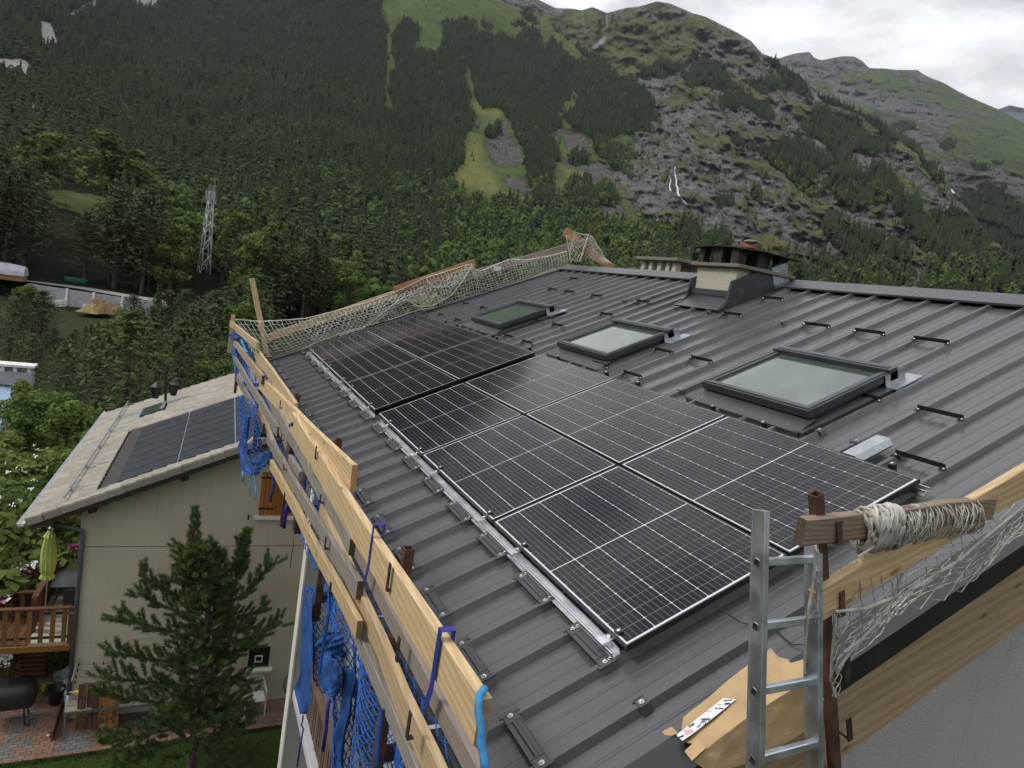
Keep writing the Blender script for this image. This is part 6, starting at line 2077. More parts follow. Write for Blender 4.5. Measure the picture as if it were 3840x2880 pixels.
holes1 = [T1([(230, 1215), (420, 1215), (720, 1262), (705, 1390), (600, 1400), (450, 1340), (240, 1290)]), T1([(1210, 812), (1290, 815), (1300, 850), (1230, 848)])]
R1 = [T2(q) for q in ([(860, 870), (1000, 760), (1090, 870), (1110, 960), (1140, 1050), (1000, 1060), (900, 1000)], [(1330, 830), (1480, 850), (1560, 940), (1500, 1000), (1380, 960)], [(1880, 730), (1970, 760), (1980, 840), (1890, 810)], [(1760, 830), (1850, 820), (2010, 900), (1900, 950), (1800, 900)],
      [(1360, 1040), (1600, 1020), (1780, 1090), (1760, 1210), (1620, 1180), (1450, 1080)], [(790, 730), (835, 740), (830, 900), (800, 880)], [(1000, 1120), (1130, 1160), (1150, 1250), (1050, 1200)], [(1690, 700), (1800, 720), (1790, 780), (1700, 760)], [(1800, 1180), (2150, 1250), (2150, 1420), (1900, 1420), (1800, 1300)], [(1640, 1280), (1760, 1300), (1780, 1420), (1700, 1420)])]
D1 = [T2([(790, 880), (850, 900), (870, 1060), (960, 1170), (1080, 1260), (940, 1240), (760, 1180), (690, 1120), (740, 1000)]), T2([(830, 640), (1000, 650), (960, 760), (850, 760)]), T1([(380, 210), (540, 110), (670, 100), (540, 190), (420, 250)]), T2([(1380, 1000), (1900, 1050), (1900, 1200), (1400, 1200)])]
PA1 = [T1(q) for q in ([(250, 130), (320, 150), (385, 300), (330, 310), (265, 270)], [(400, 118), (560, 20), (640, -10), (600, 40), (480, 95)], [(850, -40), (1040, -40), (980, 45), (860, 40)], [(-40, 370), (160, 385), (245, 480), (70, 515), (-40, 470)], [(60, 560), (120, 590), (300, 715), (200, 680), (90, 625)], [(1840, 150), (1855, 150), (1850, 240), (1840, 230)])]
xs1 = np.arange(-700, 1724, 4.0)
L1 = layer('mountain_slope', xs1, sky1, lambda x: yh(x) + np.interp(x, [-700, 1100, 1720], [133, 133, 60]), 190, r1, MT1, F1, R1, D1, PA1, .035, .006)
hm = np.zeros(L1['X'].shape, bool)
for h in holes1: hm |= inpoly(L1['X'], L1['Y'], h)
me = bpy.data.objects['mountain_slope'].data
fo = np.where(hm, 0, L1['fo']); L1['fo'] = fo
me.attributes['forest'].data.foreach_set('value', np.concatenate([fo[:1], fo[:1], fo, fo[-1:]], 0).reshape(-1).astype(np.float32))
# middle: rocky mountain with waterfall
r2 = TPS([(1000, 20, 2400), (1240, 20, 2350), (1420, 4, 2100), (1600, 70, 1850), (1700, 146, 1650), (1822, 223, 1500), (1950, 305, 1300), (2052, 400, 1050), (2174, 538, 800), (2300, 640, 700),
          (1300, 180, 1700), (1450, 150, 1650), (1450, 280, 1150), (1600, 230, 1350), (1560, 350, 1020), (1480, 420, 820), (1700, 330, 1080), (1850, 400, 950), (1700, 450, 850), (1900, 500, 800), (1600, 520, 690), (1800, 570, 690), (2050, 560, 720),
          (1500, 560, 600), (1700, 640, 580), (2000, 690, 560), (2300, 740, 560)])
sky2 = [(990, -10), (1121, -6), (1165, 0), (1199, 17), (1236, 19), (1257, 22), (1280, 15), (1311, 28), (1352, 17), (1379, 14), (1419, 3), (1446, 7), (1498, 29), (1524, 36), (1588, 68), (1622, 88), (1646, 115), (1680, 129), (1700, 148), (1730, 165), (1747, 188), (1764, 205), (1802, 213), (1822, 226), (1869, 248), (1903, 271), (1930, 292), (1937, 305), (1978, 319), (1991, 336), (2022, 370), (2039, 390), (2052, 404), (2072, 434), (2106, 468), (2140, 512), (2174, 542), (2212, 566), (2330, 640)]
F2 = [T3(q) for q in ([(120, 380), (260, 400), (330, 520), (390, 570), (250, 580), (130, 550), (0, 480), (0, 440), (60, 460)], [(250, 620), (420, 590), (560, 660), (610, 760), (590, 790), (500, 740), (420, 690), (300, 700), (250, 680)], [(400, 530), (560, 500), (680, 510), (700, 560), (560, 600), (430, 560)],
      [(850, 680), (1000, 700), (1150, 790), (1200, 850), (1360, 880), (1380, 960), (1300, 990), (1200, 960), (1100, 1000), (1180, 1080), (1350, 1060), (1400, 1150), (1450, 1250), (1540, 1330), (1560, 1400), (1500, 1420), (1400, 1330), (1330, 1270), (1280, 1320), (1180, 1340), (1080, 1320), (1000, 1260), (930, 1180), (940, 1130), (1040, 1090), (960, 960), (850, 870), (770, 800), (800, 770)],
      [(430, 920), (580, 950), (640, 880), (760, 870), (860, 960), (960, 1000), (1000, 1060), (960, 1110), (850, 1100), (860, 1170), (930, 1230), (900, 1270), (800, 1220), (700, 1120), (560, 1040), (440, 960)], [(890, 610), (1060, 650), (1200, 720), (1380, 840), (1520, 930), (1560, 980), (1490, 960), (1380, 900), (1300, 830), (1150, 740), (980, 670), (880, 640)],
      [(860, 1400), (1050, 1420), (1230, 1480), (1300, 1560), (1420, 1520), (1490, 1620), (1500, 1659), (1100, 1720), (1020, 1560), (900, 1460)], [(1440, 1400), (1560, 1400), (1700, 1340), (1860, 1400), (1990, 1540), (1990, 1640), (1800, 1659), (1600, 1600), (1450, 1500)], [(1550, 960), (1700, 1120), (1740, 1200), (1650, 1160), (1560, 1030)],
      [(-800, 1450), (60, 1400), (200, 1500), (340, 1500), (400, 1659), (500, 1900), (-800, 1900)], [(600, 370), (760, 460), (800, 480), (840, 560), (700, 540), (600, 420)], [(700, 560), (840, 570), (860, 660), (760, 620)], [(340, 880), (430, 900), (420, 940), (350, 920)], [(450, 1200), (500, 1180), (510, 1280), (460, 1290)], [(260, 1250), (340, 1250), (330, 1320), (270, 1310)],
      [(1600, 1640), (2500, 1640), (2700, 2100), (1500, 2000)], [(500, 1640), (1200, 1650), (1500, 1720), (1400, 2000), (500, 1900)], [(450, 340), (500, 340), (520, 390), (460, 380)], [(-250, 420), (-60, 400), (20, 460), (-100, 520), (-240, 480)])]
R2 = [T3([(-1400, -50), (2500, -50), (2500, 2100), (-1400, 2100)])]
G2 = [T3(q) for q in ([(-20, 490), (80, 500), (210, 610), (120, 660), (-60, 660)], [(280, 440), (400, 470), (450, 520), (380, 540)], [(60, 800), (200, 870), (420, 930), (430, 990), (300, 980), (150, 930)], [(380, 560), (560, 580), (640, 660), (560, 660), (430, 600)], [(640, 610), (800, 650), (850, 720), (760, 720)],
      [(-1000, 60), (-430, 90), (-250, 150), (60, 120), (200, 150), (100, 300), (60, 420), (-200, 420), (-350, 560), (-520, 400), (-700, 260), (-900, 120)], [(430, 990), (560, 1060), (760, 1180), (900, 1320), (1030, 1430), (1000, 1445), (850, 1330), (700, 1190), (500, 1070)], [(930, 640), (1200, 760), (1380, 870), (1330, 895), (1150, 810), (980, 720)],
      [(1380, 925), (1480, 930), (1560, 990), (1700, 1170), (1790, 1260), (1755, 1275), (1640, 1170), (1500, 990)], [(1800, 1290), (2000, 1490), (2100, 1590), (2050, 1600), (1890, 1430)], [(860, 1380), (1000, 1450), (1180, 1600), (1110, 1610), (960, 1480)], [(1250, 1190), (1400, 1260), (1560, 1400), (1500, 1400), (1350, 1300)], [(200, 1240), (330, 1260), (560, 1380), (470, 1340), (330, 1290)], [(700, 1340), (800, 1360), (780, 1400), (700, 1370)],
      [(500, 1520), (700, 1520), (860, 1659), (560, 1659)], [(1000, 1390), (1100, 1420), (1300, 1540), (1200, 1540)])]
D2 = [T3(q) for q in ([(100, 560), (500, 560), (900, 700), (800, 720)], [(500, 1520), (800, 1520), (860, 1659), (560, 1659)], [(-520, 250), (100, 300), (60, 460), (-300, 520)])]
PA2 = [T2(q) for q in ([(1560, 300), (1660, 225), (1650, 260), (1580, 320)], [(1660, 90), (1670, 90), (1666, 200), (1660, 200)])] + [T3([(500, 1120), (570, 1120), (580, 1200), (530, 1200)])]
L2 = layer('rocky_mountain', np.arange(990, 2332, 3.0), sky2, lambda x: yh(x) - 25, 200, r2, MT2, F2, R2, D2, PA2, .055, .007, rock_base=-.34, sink=ZG - 5, ridge=(G2, .1), ledge=(.62, 62.0, .045))
# right: meadow slopes and the far mountain
r3 = TPS([(1640, 130, 4300), (1750, 112, 4300), (1850, 122, 4200), (1981, 151, 4000), (2105, 215, 3700), (2212, 262, 3400), (2330, 300, 3300), (1850, 200, 3400), (2000, 240, 2900), (2150, 300, 2300), (1950, 300, 2200), (2212, 350, 1900), (2100, 360, 1700), (2212, 450, 1400), (2080, 460, 1500), (2212, 570, 1150), (1900, 400, 1700), (1700, 300, 2400), (2330, 600, 1100), (2000, 620, 1150)])
sky3 = [(1600, 150), (1680, 127), (1700, 120), (1720, 115), (1749, 112), (1758, 124), (1774, 130), (1788, 127), (1822, 121), (1846, 122), (1863, 132), (1878, 147), (1913, 148), (1937, 151), (1981, 151), (2005, 166), (2039, 179), (2066, 195), (2089, 207), (2123, 222), (2157, 236), (2195, 257), (2330, 330)]
R3 = [T3(q) for q in ([(640, 350), (860, 330), (960, 380), (1060, 352), (1180, 385), (1225, 435), (1200, 445), (900, 475), (720, 475)], [(930, 560), (1200, 590), (1700, 690), (1800, 790), (1400, 730), (1000, 610)], [(1400, 820), (1800, 910), (1760, 970), (1450, 890)], [(1600, 990), (1850, 1080), (2300, 1090), (2300, 1420), (1900, 1310), (1750, 1160)], [(870, 480), (1100, 500), (1250, 540), (1000, 540)], [(1450, 445), (1560, 450), (1700, 560), (1500, 500)], [(1560, 780), (1800, 800), (1700, 840)])]
F3_ = [T3(q) for q in ([(1990, 1030), (2110, 1050), (2060, 1090)], [(1870, 1010), (1960, 1050), (1960, 1090), (1880, 1070)], [(1780, 1250), (2000, 1200), (2300, 1330), (2300, 1800), (2100, 1640), (1900, 1400)], [(1700, 910), (1790, 920), (1780, 960), (1700, 950)], [(1370, 770), (1500, 800), (1490, 830), (1380, 810)], [(2140, 1010), (2212, 1040), (2212, 1080)], [(1200, 720), (1400, 830), (1560, 930), (1500, 960), (1300, 850)], [(1900, 1150), (2100, 1180), (2060, 1260), (1950, 1240)])]
L3 = layer('meadow_mountain', np.arange(1600, 2332, 3.5), sky3, lambda x: yh(x) - 170, 150, r3, MT3, F3_, R3, [], [], .050, .0036, rock_base=.27, sink=ZG - 5, ledge=(.35, 40.0, .02))
# farthest ridge at the right border
MT4 = terrain_mat('mountain_blue', (.15, .15, .16), (.08, .09, .06), (.1, .1, .07), (.2, .2, .2), .25)
r4 = TPS([(2050, 240, 9000), (2180, 226, 9000), (2330, 270, 9000), (2180, 330, 7500), (2050, 330, 7500), (2330, 340, 7500)])
layer('far_ridge', np.arange(2050, 2332, 6.0), [(2050, 265), (2140, 243), (2160, 235), (2180, 227), (2200, 231), (2230, 238), (2330, 300)], lambda x: x * 0 + 380, 40, r4, MT4, [], [T3([(1500, 600), (2600, 600), (2600, 1100), (1500, 1100)])], [], [], .02, .001, sink=ZG - 5)
# other sides of the valley, outside the picture
def ring_hill(name, a0, a1, r0, r1_, hmax):
    n = 40; P = []
    for i in range(9):
        t = i / 8; row = []
        for k in range(n + 1):
            a = math.radians(a0 + (a1 - a0) * k / n)
            rr_ = r0 + (r1_ - r0) * t
            fade = min(1, 4 * min(k, n - k) / n)
            h = ZG - 1 + hmax * t ** 1.15 * fade * (1 + .16 * math.sin(k * .7) + .1 * math.sin(k * 1.9 + i))
            row.append((CW[0] + rr_ * math.cos(a), CW[1] + rr_ * math.sin(a), h))
        P.append(row)
    mb = MB(); mb.grid(P)
    me = mb.mesh(name, M['hill'], True)
    put(name, me, kind='structure')
M['hill'] = plain('distant_slope', (.05, .065, .028), 1.0, var=.45, scale=.01, spec=.05)
ring_hill('hill', -160, -35, 900, 3600, 620)
ring_hill('hill', -20, 95, 800, 3200, 700)

# waterfall on the rock
def on_layer(L, x, y):
    k = np.argmin((L['X'] - x) ** 2 + (L['Y'] - y) ** 2)
    return L['P'].reshape(-1, 3)[k]
M['foam'] = plain('white_water', (.42, .44, .46), .6, var=.15, scale=.2)
def fall(pts, w, label_name):
    mb = MB(); P = []
    for i, (x, y) in enumerate(pts):
        p = on_layer(L2, x, y); d = (p - CW) / np.linalg.norm(p - CW)
        p = CW + (p - CW) * .985
        s_ = RC[:, 0] * (w * (.6 + .8 * (i / len(pts))) * .5)
        P.append([tuple(p - s_), tuple(p + d * -1.5), tuple(p + s_)])
    mb.grid(P)
    put('waterfall', mb.mesh('waterfall', M['foam']), kind='structure')
fall(T2([(2092, 1058), (2098, 1085), (2094, 1110), (2106, 1140), (2104, 1175), (2112, 1205), (2112, 1225), (2126, 1250), (2140, 1272), (2165, 1300)]), 2.4, 0)
fall(T2([(2062, 1120), (2066, 1150), (2060, 1185), (2066, 1215)]), 1.6, 0)
fall(T3([(1915, 1095), (1905, 1110), (1910, 1140)]), 3.0, 0)

# ------------------------------------------------------------------ trees: shapes
def foliage(name, cols, trans=.25):
    t = NT(name)
    r = t.rnd()
    n = t.noise(t.mapping(which='Object'), 4.0, 3)
    oi = t.new('ShaderNodeObjectInfo'); big = t.noise(t.mapping((.011, .011, .011), vec=oi.outputs['Location']), 1.0, 4, .6)
    r2 = t.math('ADD', t.math('MULTIPLY', r, .5), t.math('MULTIPLY', t.fr(big, .36, .64), .5))
    c = t.ramp(r2, [(.05 + .9 * i / (len(cols) - 1), q) for i, q in enumerate(cols)])
    c = t.mix(t.math('MULTIPLY', t.fr(n, .35, .7), .6), c, t.mix(.5, c, (.10, .12, .035)))
    t.color(c)
    t.set(rough=.8, spec=.12)
    tr = t.new('ShaderNodeBsdfTranslucent'); t.l.new(c, tr.inputs['Color'])
    mx = t.new('ShaderNodeMixShader'); mx.inputs[0].default_value = trans
    t.l.new(t.b.outputs[0], mx.inputs[1]); t.l.new(tr.outputs[0], mx.inputs[2]); t.l.new(mx.outputs[0], t.out.inputs['Surface'])
    return t.mat
M['spruce'] = foliage('spruce_needles', [(.022, .036, .020), (.036, .056, .027), (.056, .08, .034)], .1)
M['pine'] = foliage('pine_needles', [(.034, .056, .026), (.056, .084, .034), (.085, .115, .045)], .15)
M['broad'] = foliage('broad_leaves', [(.075, .13, .036), (.11, .175, .048), (.165, .22, .06)], .3)
M['larch'] = foliage('larch_needles', [(.080, .125, .035), (.115, .165, .045), (.17, .21, .055)], .25)
M['bark'] = plain('bark', (.085, .06, .045), .95, var=.4, scale=14, bump=.5)
def quads(C, Nrm, size, asp, rr):
    n = len(C)
    ref = rr.normal(0, 1, (n, 3))
    a = np.cross(Nrm, ref); a /= np.linalg.norm(a, axis=1)[:, None] + 1e-9
    b = np.cross(Nrm, a)
    s = size * rr.uniform(.7, 1.3, (n, 1))
    a = a * s; b = b * s * asp
    return np.stack([C - a, C + b * .9 - a * .1, C + a, C - b], 1)
def quad_mesh(name, Q, mat, extra=None):
    V = Q.reshape(-1, 3).tolist(); F = np.arange(len(V)).reshape(-1, 4).tolist(); mi = [0] * len(F)
    mats = [mat]
    if extra is not None:
        b = len(V); V += [tuple(p) for p in extra.v]; F += [tuple(i + b for i in f) for f in extra.f]; mi += [1] * len(extra.f); mats.append(M['bark'])
    me = bpy.data.meshes.new(name); me.from_pydata(V, [], F)
    for m in mats: me.materials.append(m)
    me.polygons.foreach_set('material_index', mi); me.update()
    return me
def unit(v):
    return v / (np.linalg.norm(v, axis=-1, keepdims=True) + 1e-9)
def conifer(seed, kind, whorls, nb, per, size, asp=.5):
    rr = np.random.RandomState(seed); C, N = [], []
    tr = MB(); lean = rr.normal(0, .012, 2)
    tr.tube([(0, 0, 0), (lean[0] * .5, lean[1] * .5, .5), (lean[0], lean[1], .97)], [.018, .012, .003], 5)
    z0 = .12 if kind == 'spruce' else rr.uniform(.18, .3)
    for w in range(whorls):
        f = w / (whorls - 1); z = z0 + (.97 - z0) * f ** .95 + rr.normal(0, .006)
        if kind == 'spruce': L = .185 * (1 - f) ** .85 + .012
        else: L = (.27 * (1 - f ** 1.6) ** .75 + .03) * rr.uniform(.75, 1.15)
        a0 = rr.uniform(0, 6.28)
        for b in range(nb):
            a = a0 + 2 * math.pi * b / nb + rr.normal(0, .25); l = L * rr.uniform(.65, 1.15)
            if kind != 'spruce' and rr.rand() < .12: l *= .4
            tilt = (-.35 + .35 * f) if kind == 'spruce' else rr.uniform(.05, .45)
            base = np.array([lean[0] * z, lean[1] * z, z])
            d = np.array([math.cos(a), math.sin(a), tilt])
            if kind != 'spruce' and f < .6 and b % 2 == 0:
                tr.tube([base, base + d * l * .8], [.006, .002], 3)
            for q in range(per):
                s_ = .25 + .75 * (q + rr.rand()) / per
                p = base + d * l * s_ + np.array([0, 0, -.25 * l * s_ * s_ if kind == 'spruce' else .25 * l * s_ * s_]) + rr.normal(0, .010 + .012 * (kind != 'spruce'), 3)
                C.append(p); N.append(np.array([.4 * math.cos(a), .4 * math.sin(a), .9]) + rr.normal(0, .45, 3))
    return quads(np.array(C), unit(np.array(N)), size, asp, rr), tr
def broadleaf(seed, blobs, per, size, tall=1.0, base=.16):
    rr = np.random.RandomState(seed); C, N = [], []
    tr = MB(); tr.tube([(0, 0, 0), (.01, .0, .35), (.0, .01, .8)], [.022, .014, .004], 5)
    for b in range(blobs):
        z = base + (1 - base) * (rr.rand() ** .8) * .86; w = .26 * math.sin(math.pi * min(1, max(.08, (z - base + .05) / (1.02 - base)))) ** .6 / tall
        a = rr.uniform(0, 6.28); r = w * math.sqrt(rr.rand()) * .9
        c = np.array([r * math.cos(a), r * math.sin(a), z]); rad = rr.uniform(.07, .125) / (tall ** .5)
        if b % 3 == 0: tr.tube([(0, 0, z * .6), tuple(c)], [.007, .002], 3)
        n = unit(rr.normal(0, 1, (per, 3)) + np.array([0, 0, .35]))
        C.append(c + n * rad * rr.uniform(.55, 1.05, (per, 1)) * np.array([1, 1, .85])); N.append(unit(n + rr.normal(0, .5, (per, 3))))
    return quads(np.concatenate(C), np.concatenate(N), size, .7, rr), tr
# ------------------------------------------------------------------ the far forest: one object per kind of wood, trees as instances
def template_collection(name, meshes):
    c = bpy.data.collections.new(name)
    for i, m in enumerate(meshes):
        o = bpy.data.objects.new(name + '_tree', m)
        c.objects.link(o)
    return c
def forest_object(name, P, S_, coll, label):
    me = bpy.data.meshes.new(name)
    me.vertices.add(len(P)); me.vertices.foreach_set('co', np.asarray(P, float).reshape(-1))
    at = me.attributes.new('tree_size', 'FLOAT', 'POINT'); at.data.foreach_set('value', np.asarray(S_, np.float32))
    at = me.attributes.new('tree_turn', 'FLOAT', 'POINT'); at.data.foreach_set('value', RS.uniform(0, 6.28, len(P)).astype(np.float32))
    ng = bpy.data.node_groups.new(name, 'GeometryNodeTree')
    ng.interface.new_socket('Geometry', in_out='INPUT', socket_type='NodeSocketGeometry'); ng.interface.new_socket('Geometry', in_out='OUTPUT', socket_type='NodeSocketGeometry')
    N = ng.nodes; i_, o_ = N.new('NodeGroupInput'), N.new('NodeGroupOutput')
    m2p = N.new('GeometryNodeMeshToPoints'); ins = N.new('GeometryNodeInstanceOnPoints'); ci = N.new('GeometryNodeCollectionInfo')
    ci.inputs['Collection'].default_value = coll; ci.inputs['Separate Children'].default_value = True; ci.inputs['Reset Children'].default_value = True
    a1 = N.new('GeometryNodeInputNamedAttribute'); a1.data_type = 'FLOAT'; a1.inputs[0].default_value = 'tree_size'
    a2 = N.new('GeometryNodeInputNamedAttribute'); a2.data_type = 'FLOAT'; a2.inputs[0].default_value = 'tree_turn'
    cx = N.new('ShaderNodeCombineXYZ')
    ins.inputs['Pick Instance'].default_value = True
    l = ng.links
    l.new(i_.outputs[0], m2p.inputs['Mesh']); l.new(m2p.outputs[0], ins.inputs['Points']); l.new(ci.outputs[0], ins.inputs['Instance'])
    l.new(a1.outputs[0], ins.inputs['Scale']); l.new(a2.outputs[0], cx.inputs['Z']); l.new(cx.outputs[0], ins.inputs['Rotation'])
    l.new(ins.outputs[0], o_.inputs[0])
    o = put(name, me, kind='stuff', label=label, cat='forest')
    md = o.modifiers.new('trees', 'NODES'); md.node_group = ng
    return o
def lumps(seed, blobs, mat, fringe, size):
    # far crowns: closed uneven lumps, so that each crown has a lit and a shaded side, with leaf clumps breaking the outline
    rr = np.random.RandomState(seed); V, F = [], []
    C, N = [], []
    for (c, rad, sq) in blobs:
        b = bmesh.new(); bmesh.ops.create_icosphere(b, subdivisions=2, radius=1)
        off = len(V)
        for v in b.verts:
            p = np.array(v.co); k = 1 + .42 * perlin(p * 1.9 + seed + off) + .3 * perlin(p * 4.3 + seed) + rr.normal(0, .05)
            V.append(tuple(np.array(c) + p * rad * k * np.array([1, 1, sq])))
        F += [tuple(off + v.index for v in f.verts) for f in b.faces]
        b.free()
        n = unit(rr.normal(0, 1, (fringe, 3)) + np.array([0, 0, .3]))
        C.append(np.array(c) + n * rad * rr.uniform(.9, 1.25, (fringe, 1)) * np.array([1, 1, sq])); N.append(unit(n + rr.normal(0, .6, (fringe, 3))))
    q = quads(np.concatenate(C), np.concatenate(N), size, .6, rr).reshape(-1, 3)
    o = len(V); V += q.tolist(); F += [tuple(o + 4 * k + e for e in range(4)) for k in range(len(q) // 4)]
    me = bpy.data.meshes.new('far_tree'); me.from_pydata(V, [], F); me.materials.append(mat); me.update()
    return me
def spruce_far(seed):
    rr = np.random.RandomState(seed); V, F = [], []
    T = 9; K = 11
    for i in range(T):
        f = i / T; z0 = .10 + .88 * f; r = (.20 * (1 - f) ** .9 + .012) * rr.uniform(.85, 1.15); h = .16 * (1 - .45 * f)
        o = len(V); V.append((rr.normal(0, .004), rr.normal(0, .004), min(1.0, z0 + h)))
        a0 = rr.uniform(0, 6)
        for k in range(K):
            q = r * (rr.uniform(.95, 1.3) if k % 2 else rr.uniform(.5, .75)); a = a0 + 2 * math.pi * k / K
            V.append((q * math.cos(a), q * math.sin(a), z0 - .03 * (k % 2) + rr.normal(0, .008)))
        F += [(o, o + 1 + k, o + 1 + (k + 1) % K) for k in range(K)]
    me = bpy.data.meshes.new('far_spruce'); me.from_pydata(V, [], F); me.materials.append(M['spruce']); me.update()
    return me
def pine_far(seed):
    rr = np.random.RandomState(seed); bl = []
    for z, r in ((.30, .17), (.48, .17), (.64, .145), (.79, .11), (.92, .065)):
        for k in range(2 if r > .12 else 1):
            a = rr.uniform(0, 6.28); d = r * .45 * rr.rand() + (.05 if r > .12 else 0)
            bl.append(((d * math.cos(a), d * math.sin(a), z + rr.normal(0, .03)), r * rr.uniform(.7, 1.0), rr.uniform(.5, .75)))
    return lumps(seed, bl, M['pine'], 16, .042)
def broad_far(seed, w=1.0):
    rr = np.random.RandomState(seed); bl = []
    for k in range(7):
        z = .30 + .60 * (k + .5) / 7; r = .24 * w * math.sin(math.pi * min(.95, (z - .12) / .95)) ** .7; a = rr.uniform(0, 6.28); d = r * .75 * rr.rand() ** .5
        bl.append(((d * math.cos(a), d * math.sin(a), z), r * rr.uniform(.55, .85), .9))
    return lumps(seed, bl, M['broad'], 16, .045)
tc_spruce = template_collection('spruce', [spruce_far(100 + i) for i in range(4)])
tc_pine = template_collection('pine', [pine_far(200 + i) for i in range(4)])
tc_broad = template_collection('broadleaf', [broad_far(300 + i, 1.0 - .12 * i) for i in range(4)])
def sample(L, dens, rmin=0):
    P = L['P']; a = P[:-1, :-1]; b = P[1:, :-1]; c = P[:-1, 1:]
    area = np.linalg.norm(np.cross(b - a, c - a), axis=-1)
    dd = dens[:-1, :-1] * area
    n = RS.poisson(dd)
    ii, jj = np.nonzero(n)
    rep = n[ii, jj]; ii = np.repeat(ii, rep); jj = np.repeat(jj, rep)
    u, v = RS.rand(len(ii), 1), RS.rand(len(ii), 1)
    Q = P[ii, jj] + (P[ii + 1, jj] - P[ii, jj]) * u + (P[ii, jj + 1] - P[ii, jj]) * v
    X, Y = L['X'][ii, jj], L['Y'][ii, jj]
    r = np.hypot(Q[:, 0] - CW[0], Q[:, 1] - CW[1])
    k = r > rmin
    return Q[k], X[k], Y[k], r[k]
allP = {'s': [], 'p': [], 'b': []}
vis1 = (L1['X'] > -90)
Q, X, Y, r = sample(L1, np.where(vis1, np.clip(L1['fo'] * 1.3 - .2, 0, 1) / 44.0, np.clip(L1['fo'], 0, 1) / 220.0), 122)
_k = (r > 172) | (X > 720); Q, X, Y, r = Q[_k], X[_k], Y[_k], r[_k]
val = inpoly(X, Y, T2([(840, 1300), (1150, 1310), (1500, 1340), (1900, 1560), (2100, 1900), (500, 1900), (620, 1500)]))
low = Y > (330 + .05 * X)
mix_ = fbm(Q * .011, 3)
u = RS.rand(len(Q))
pb = np.where(val, .8, np.where(low, np.where(mix_ > -.06, .46, .12), .02)); pb = np.where(inpoly(X, Y, T2([(1580, 880), (1700, 900), (1800, 960), (1880, 1060), (1900, 1150), (1830, 1160), (1700, 1060), (1600, 960)])), .6, pb)
isb = u < pb
isp = ~isb & (RS.rand(len(Q)) < np.where(X < 830, np.where(Y > 90, .55, .35), .25))
iss = ~isb & ~isp
H_ = RS.uniform(.6, 1.3, len(Q)) * np.where(isb, 9.5, np.where(isp, 12.0, 14.0)) * np.where((X > 720) & (X < 840) & (Y < 150), .7, 1)
_tp = Y - H_ / r * 1411
keep = ~((X > 72) & (X < 240) & (r < 262) & (_tp < 452) & (Y > 425)) & ~((np.abs(X - 447) < 40) & (r < 176))
for key, m in (('s', iss & keep), ('p', isp & keep), ('b', isb & keep)):
    allP[key].append((Q[m], H_[m]))
# single trees and shrubs scattered over the open ground
Q, X, Y, r = sample(L1, np.where(vis1 & (L1['fo'] < .3) & (L1['pa'] < .3), np.clip(fbm(L1['P'] * .012, 3) - .02, 0, 1) / 130.0, 0), 300)
m = RS.rand(len(Q)) < .5
allP['p'].append((Q[m], RS.uniform(2, 5.5, m.sum()))); allP['s'].append((Q[~m], RS.uniform(4, 10, (~m).sum())))
Q, X, Y, r = sample(L2, np.clip(L2['fo'] * 1.3 - .2, 0, 1) / 52.0)
u = RS.rand(len(Q)); isb = u < np.where(inpoly(X, Y, T3([(-800, 1380), (400, 1380), (560, 1900), (-800, 1900)])) | inpoly(X, Y, T3([(800, 1180), (1350, 1180), (1350, 1340), (900, 1340)])) | inpoly(X, Y, T3([(430, 900), (760, 1100), (930, 1250), (800, 1240), (430, 980)])) | (Y > 560), .5, .04)
H_ = RS.uniform(.7, 1.25, len(Q)) * np.where(isb, 9.0, 13.5)
allP['b'].append((Q[isb], H_[isb])); allP['s'].append((Q[~isb], H_[~isb]))
Q, X, Y, r = sample(L2, np.where((L2['fo'] < .3), np.clip(fbm(L2['P'] * .010, 3) + .06, 0, 1) / np.where(L2['Y'] > 330, 90.0, 210.0), 0))
m = RS.rand(len(Q)) < .5
allP['p'].append((Q[m], RS.uniform(2, 5, m.sum()))); allP['s'].append((Q[~m], RS.uniform(4, 10, (~m).sum())))
Q, X, Y, r = sample(L3, np.clip(L3['fo'] * 1.3 - .2, 0, 1) / 80.0)
allP['s'].append((Q, RS.uniform(9, 15, len(Q))))
Q, X, Y, r = sample(L3, np.where((L3['fo'] < .3) & (L3['Y'] > 270), np.clip(fbm(L3['P'] * .006, 3) - .05, 0, 1) / 700.0, 0))
allP['p'].append((Q, RS.uniform(4, 9, len(Q))))
cat_ = lambda k: (np.concatenate([a for a, b in allP[k]]), np.concatenate([b for a, b in allP[k]]))
NF = {}
for k, nm, tc, lab_ in (('s', 'spruce_forest', tc_spruce, 'dark spruce forest covering the mountain sides'), ('p', 'pine_forest', tc_pine, 'dull green pine forest on the slope behind the mast'), ('b', 'broadleaf_forest', tc_broad, 'bright green broadleaf wood at the foot of the mountains')):
    P_, H2 = cat_(k); NF[k] = len(P_)
    P_ = P_ - np.array([0, 0, .3])
    forest_object(nm, P_, H2, tc, lab_)
print('FOREST', NF)
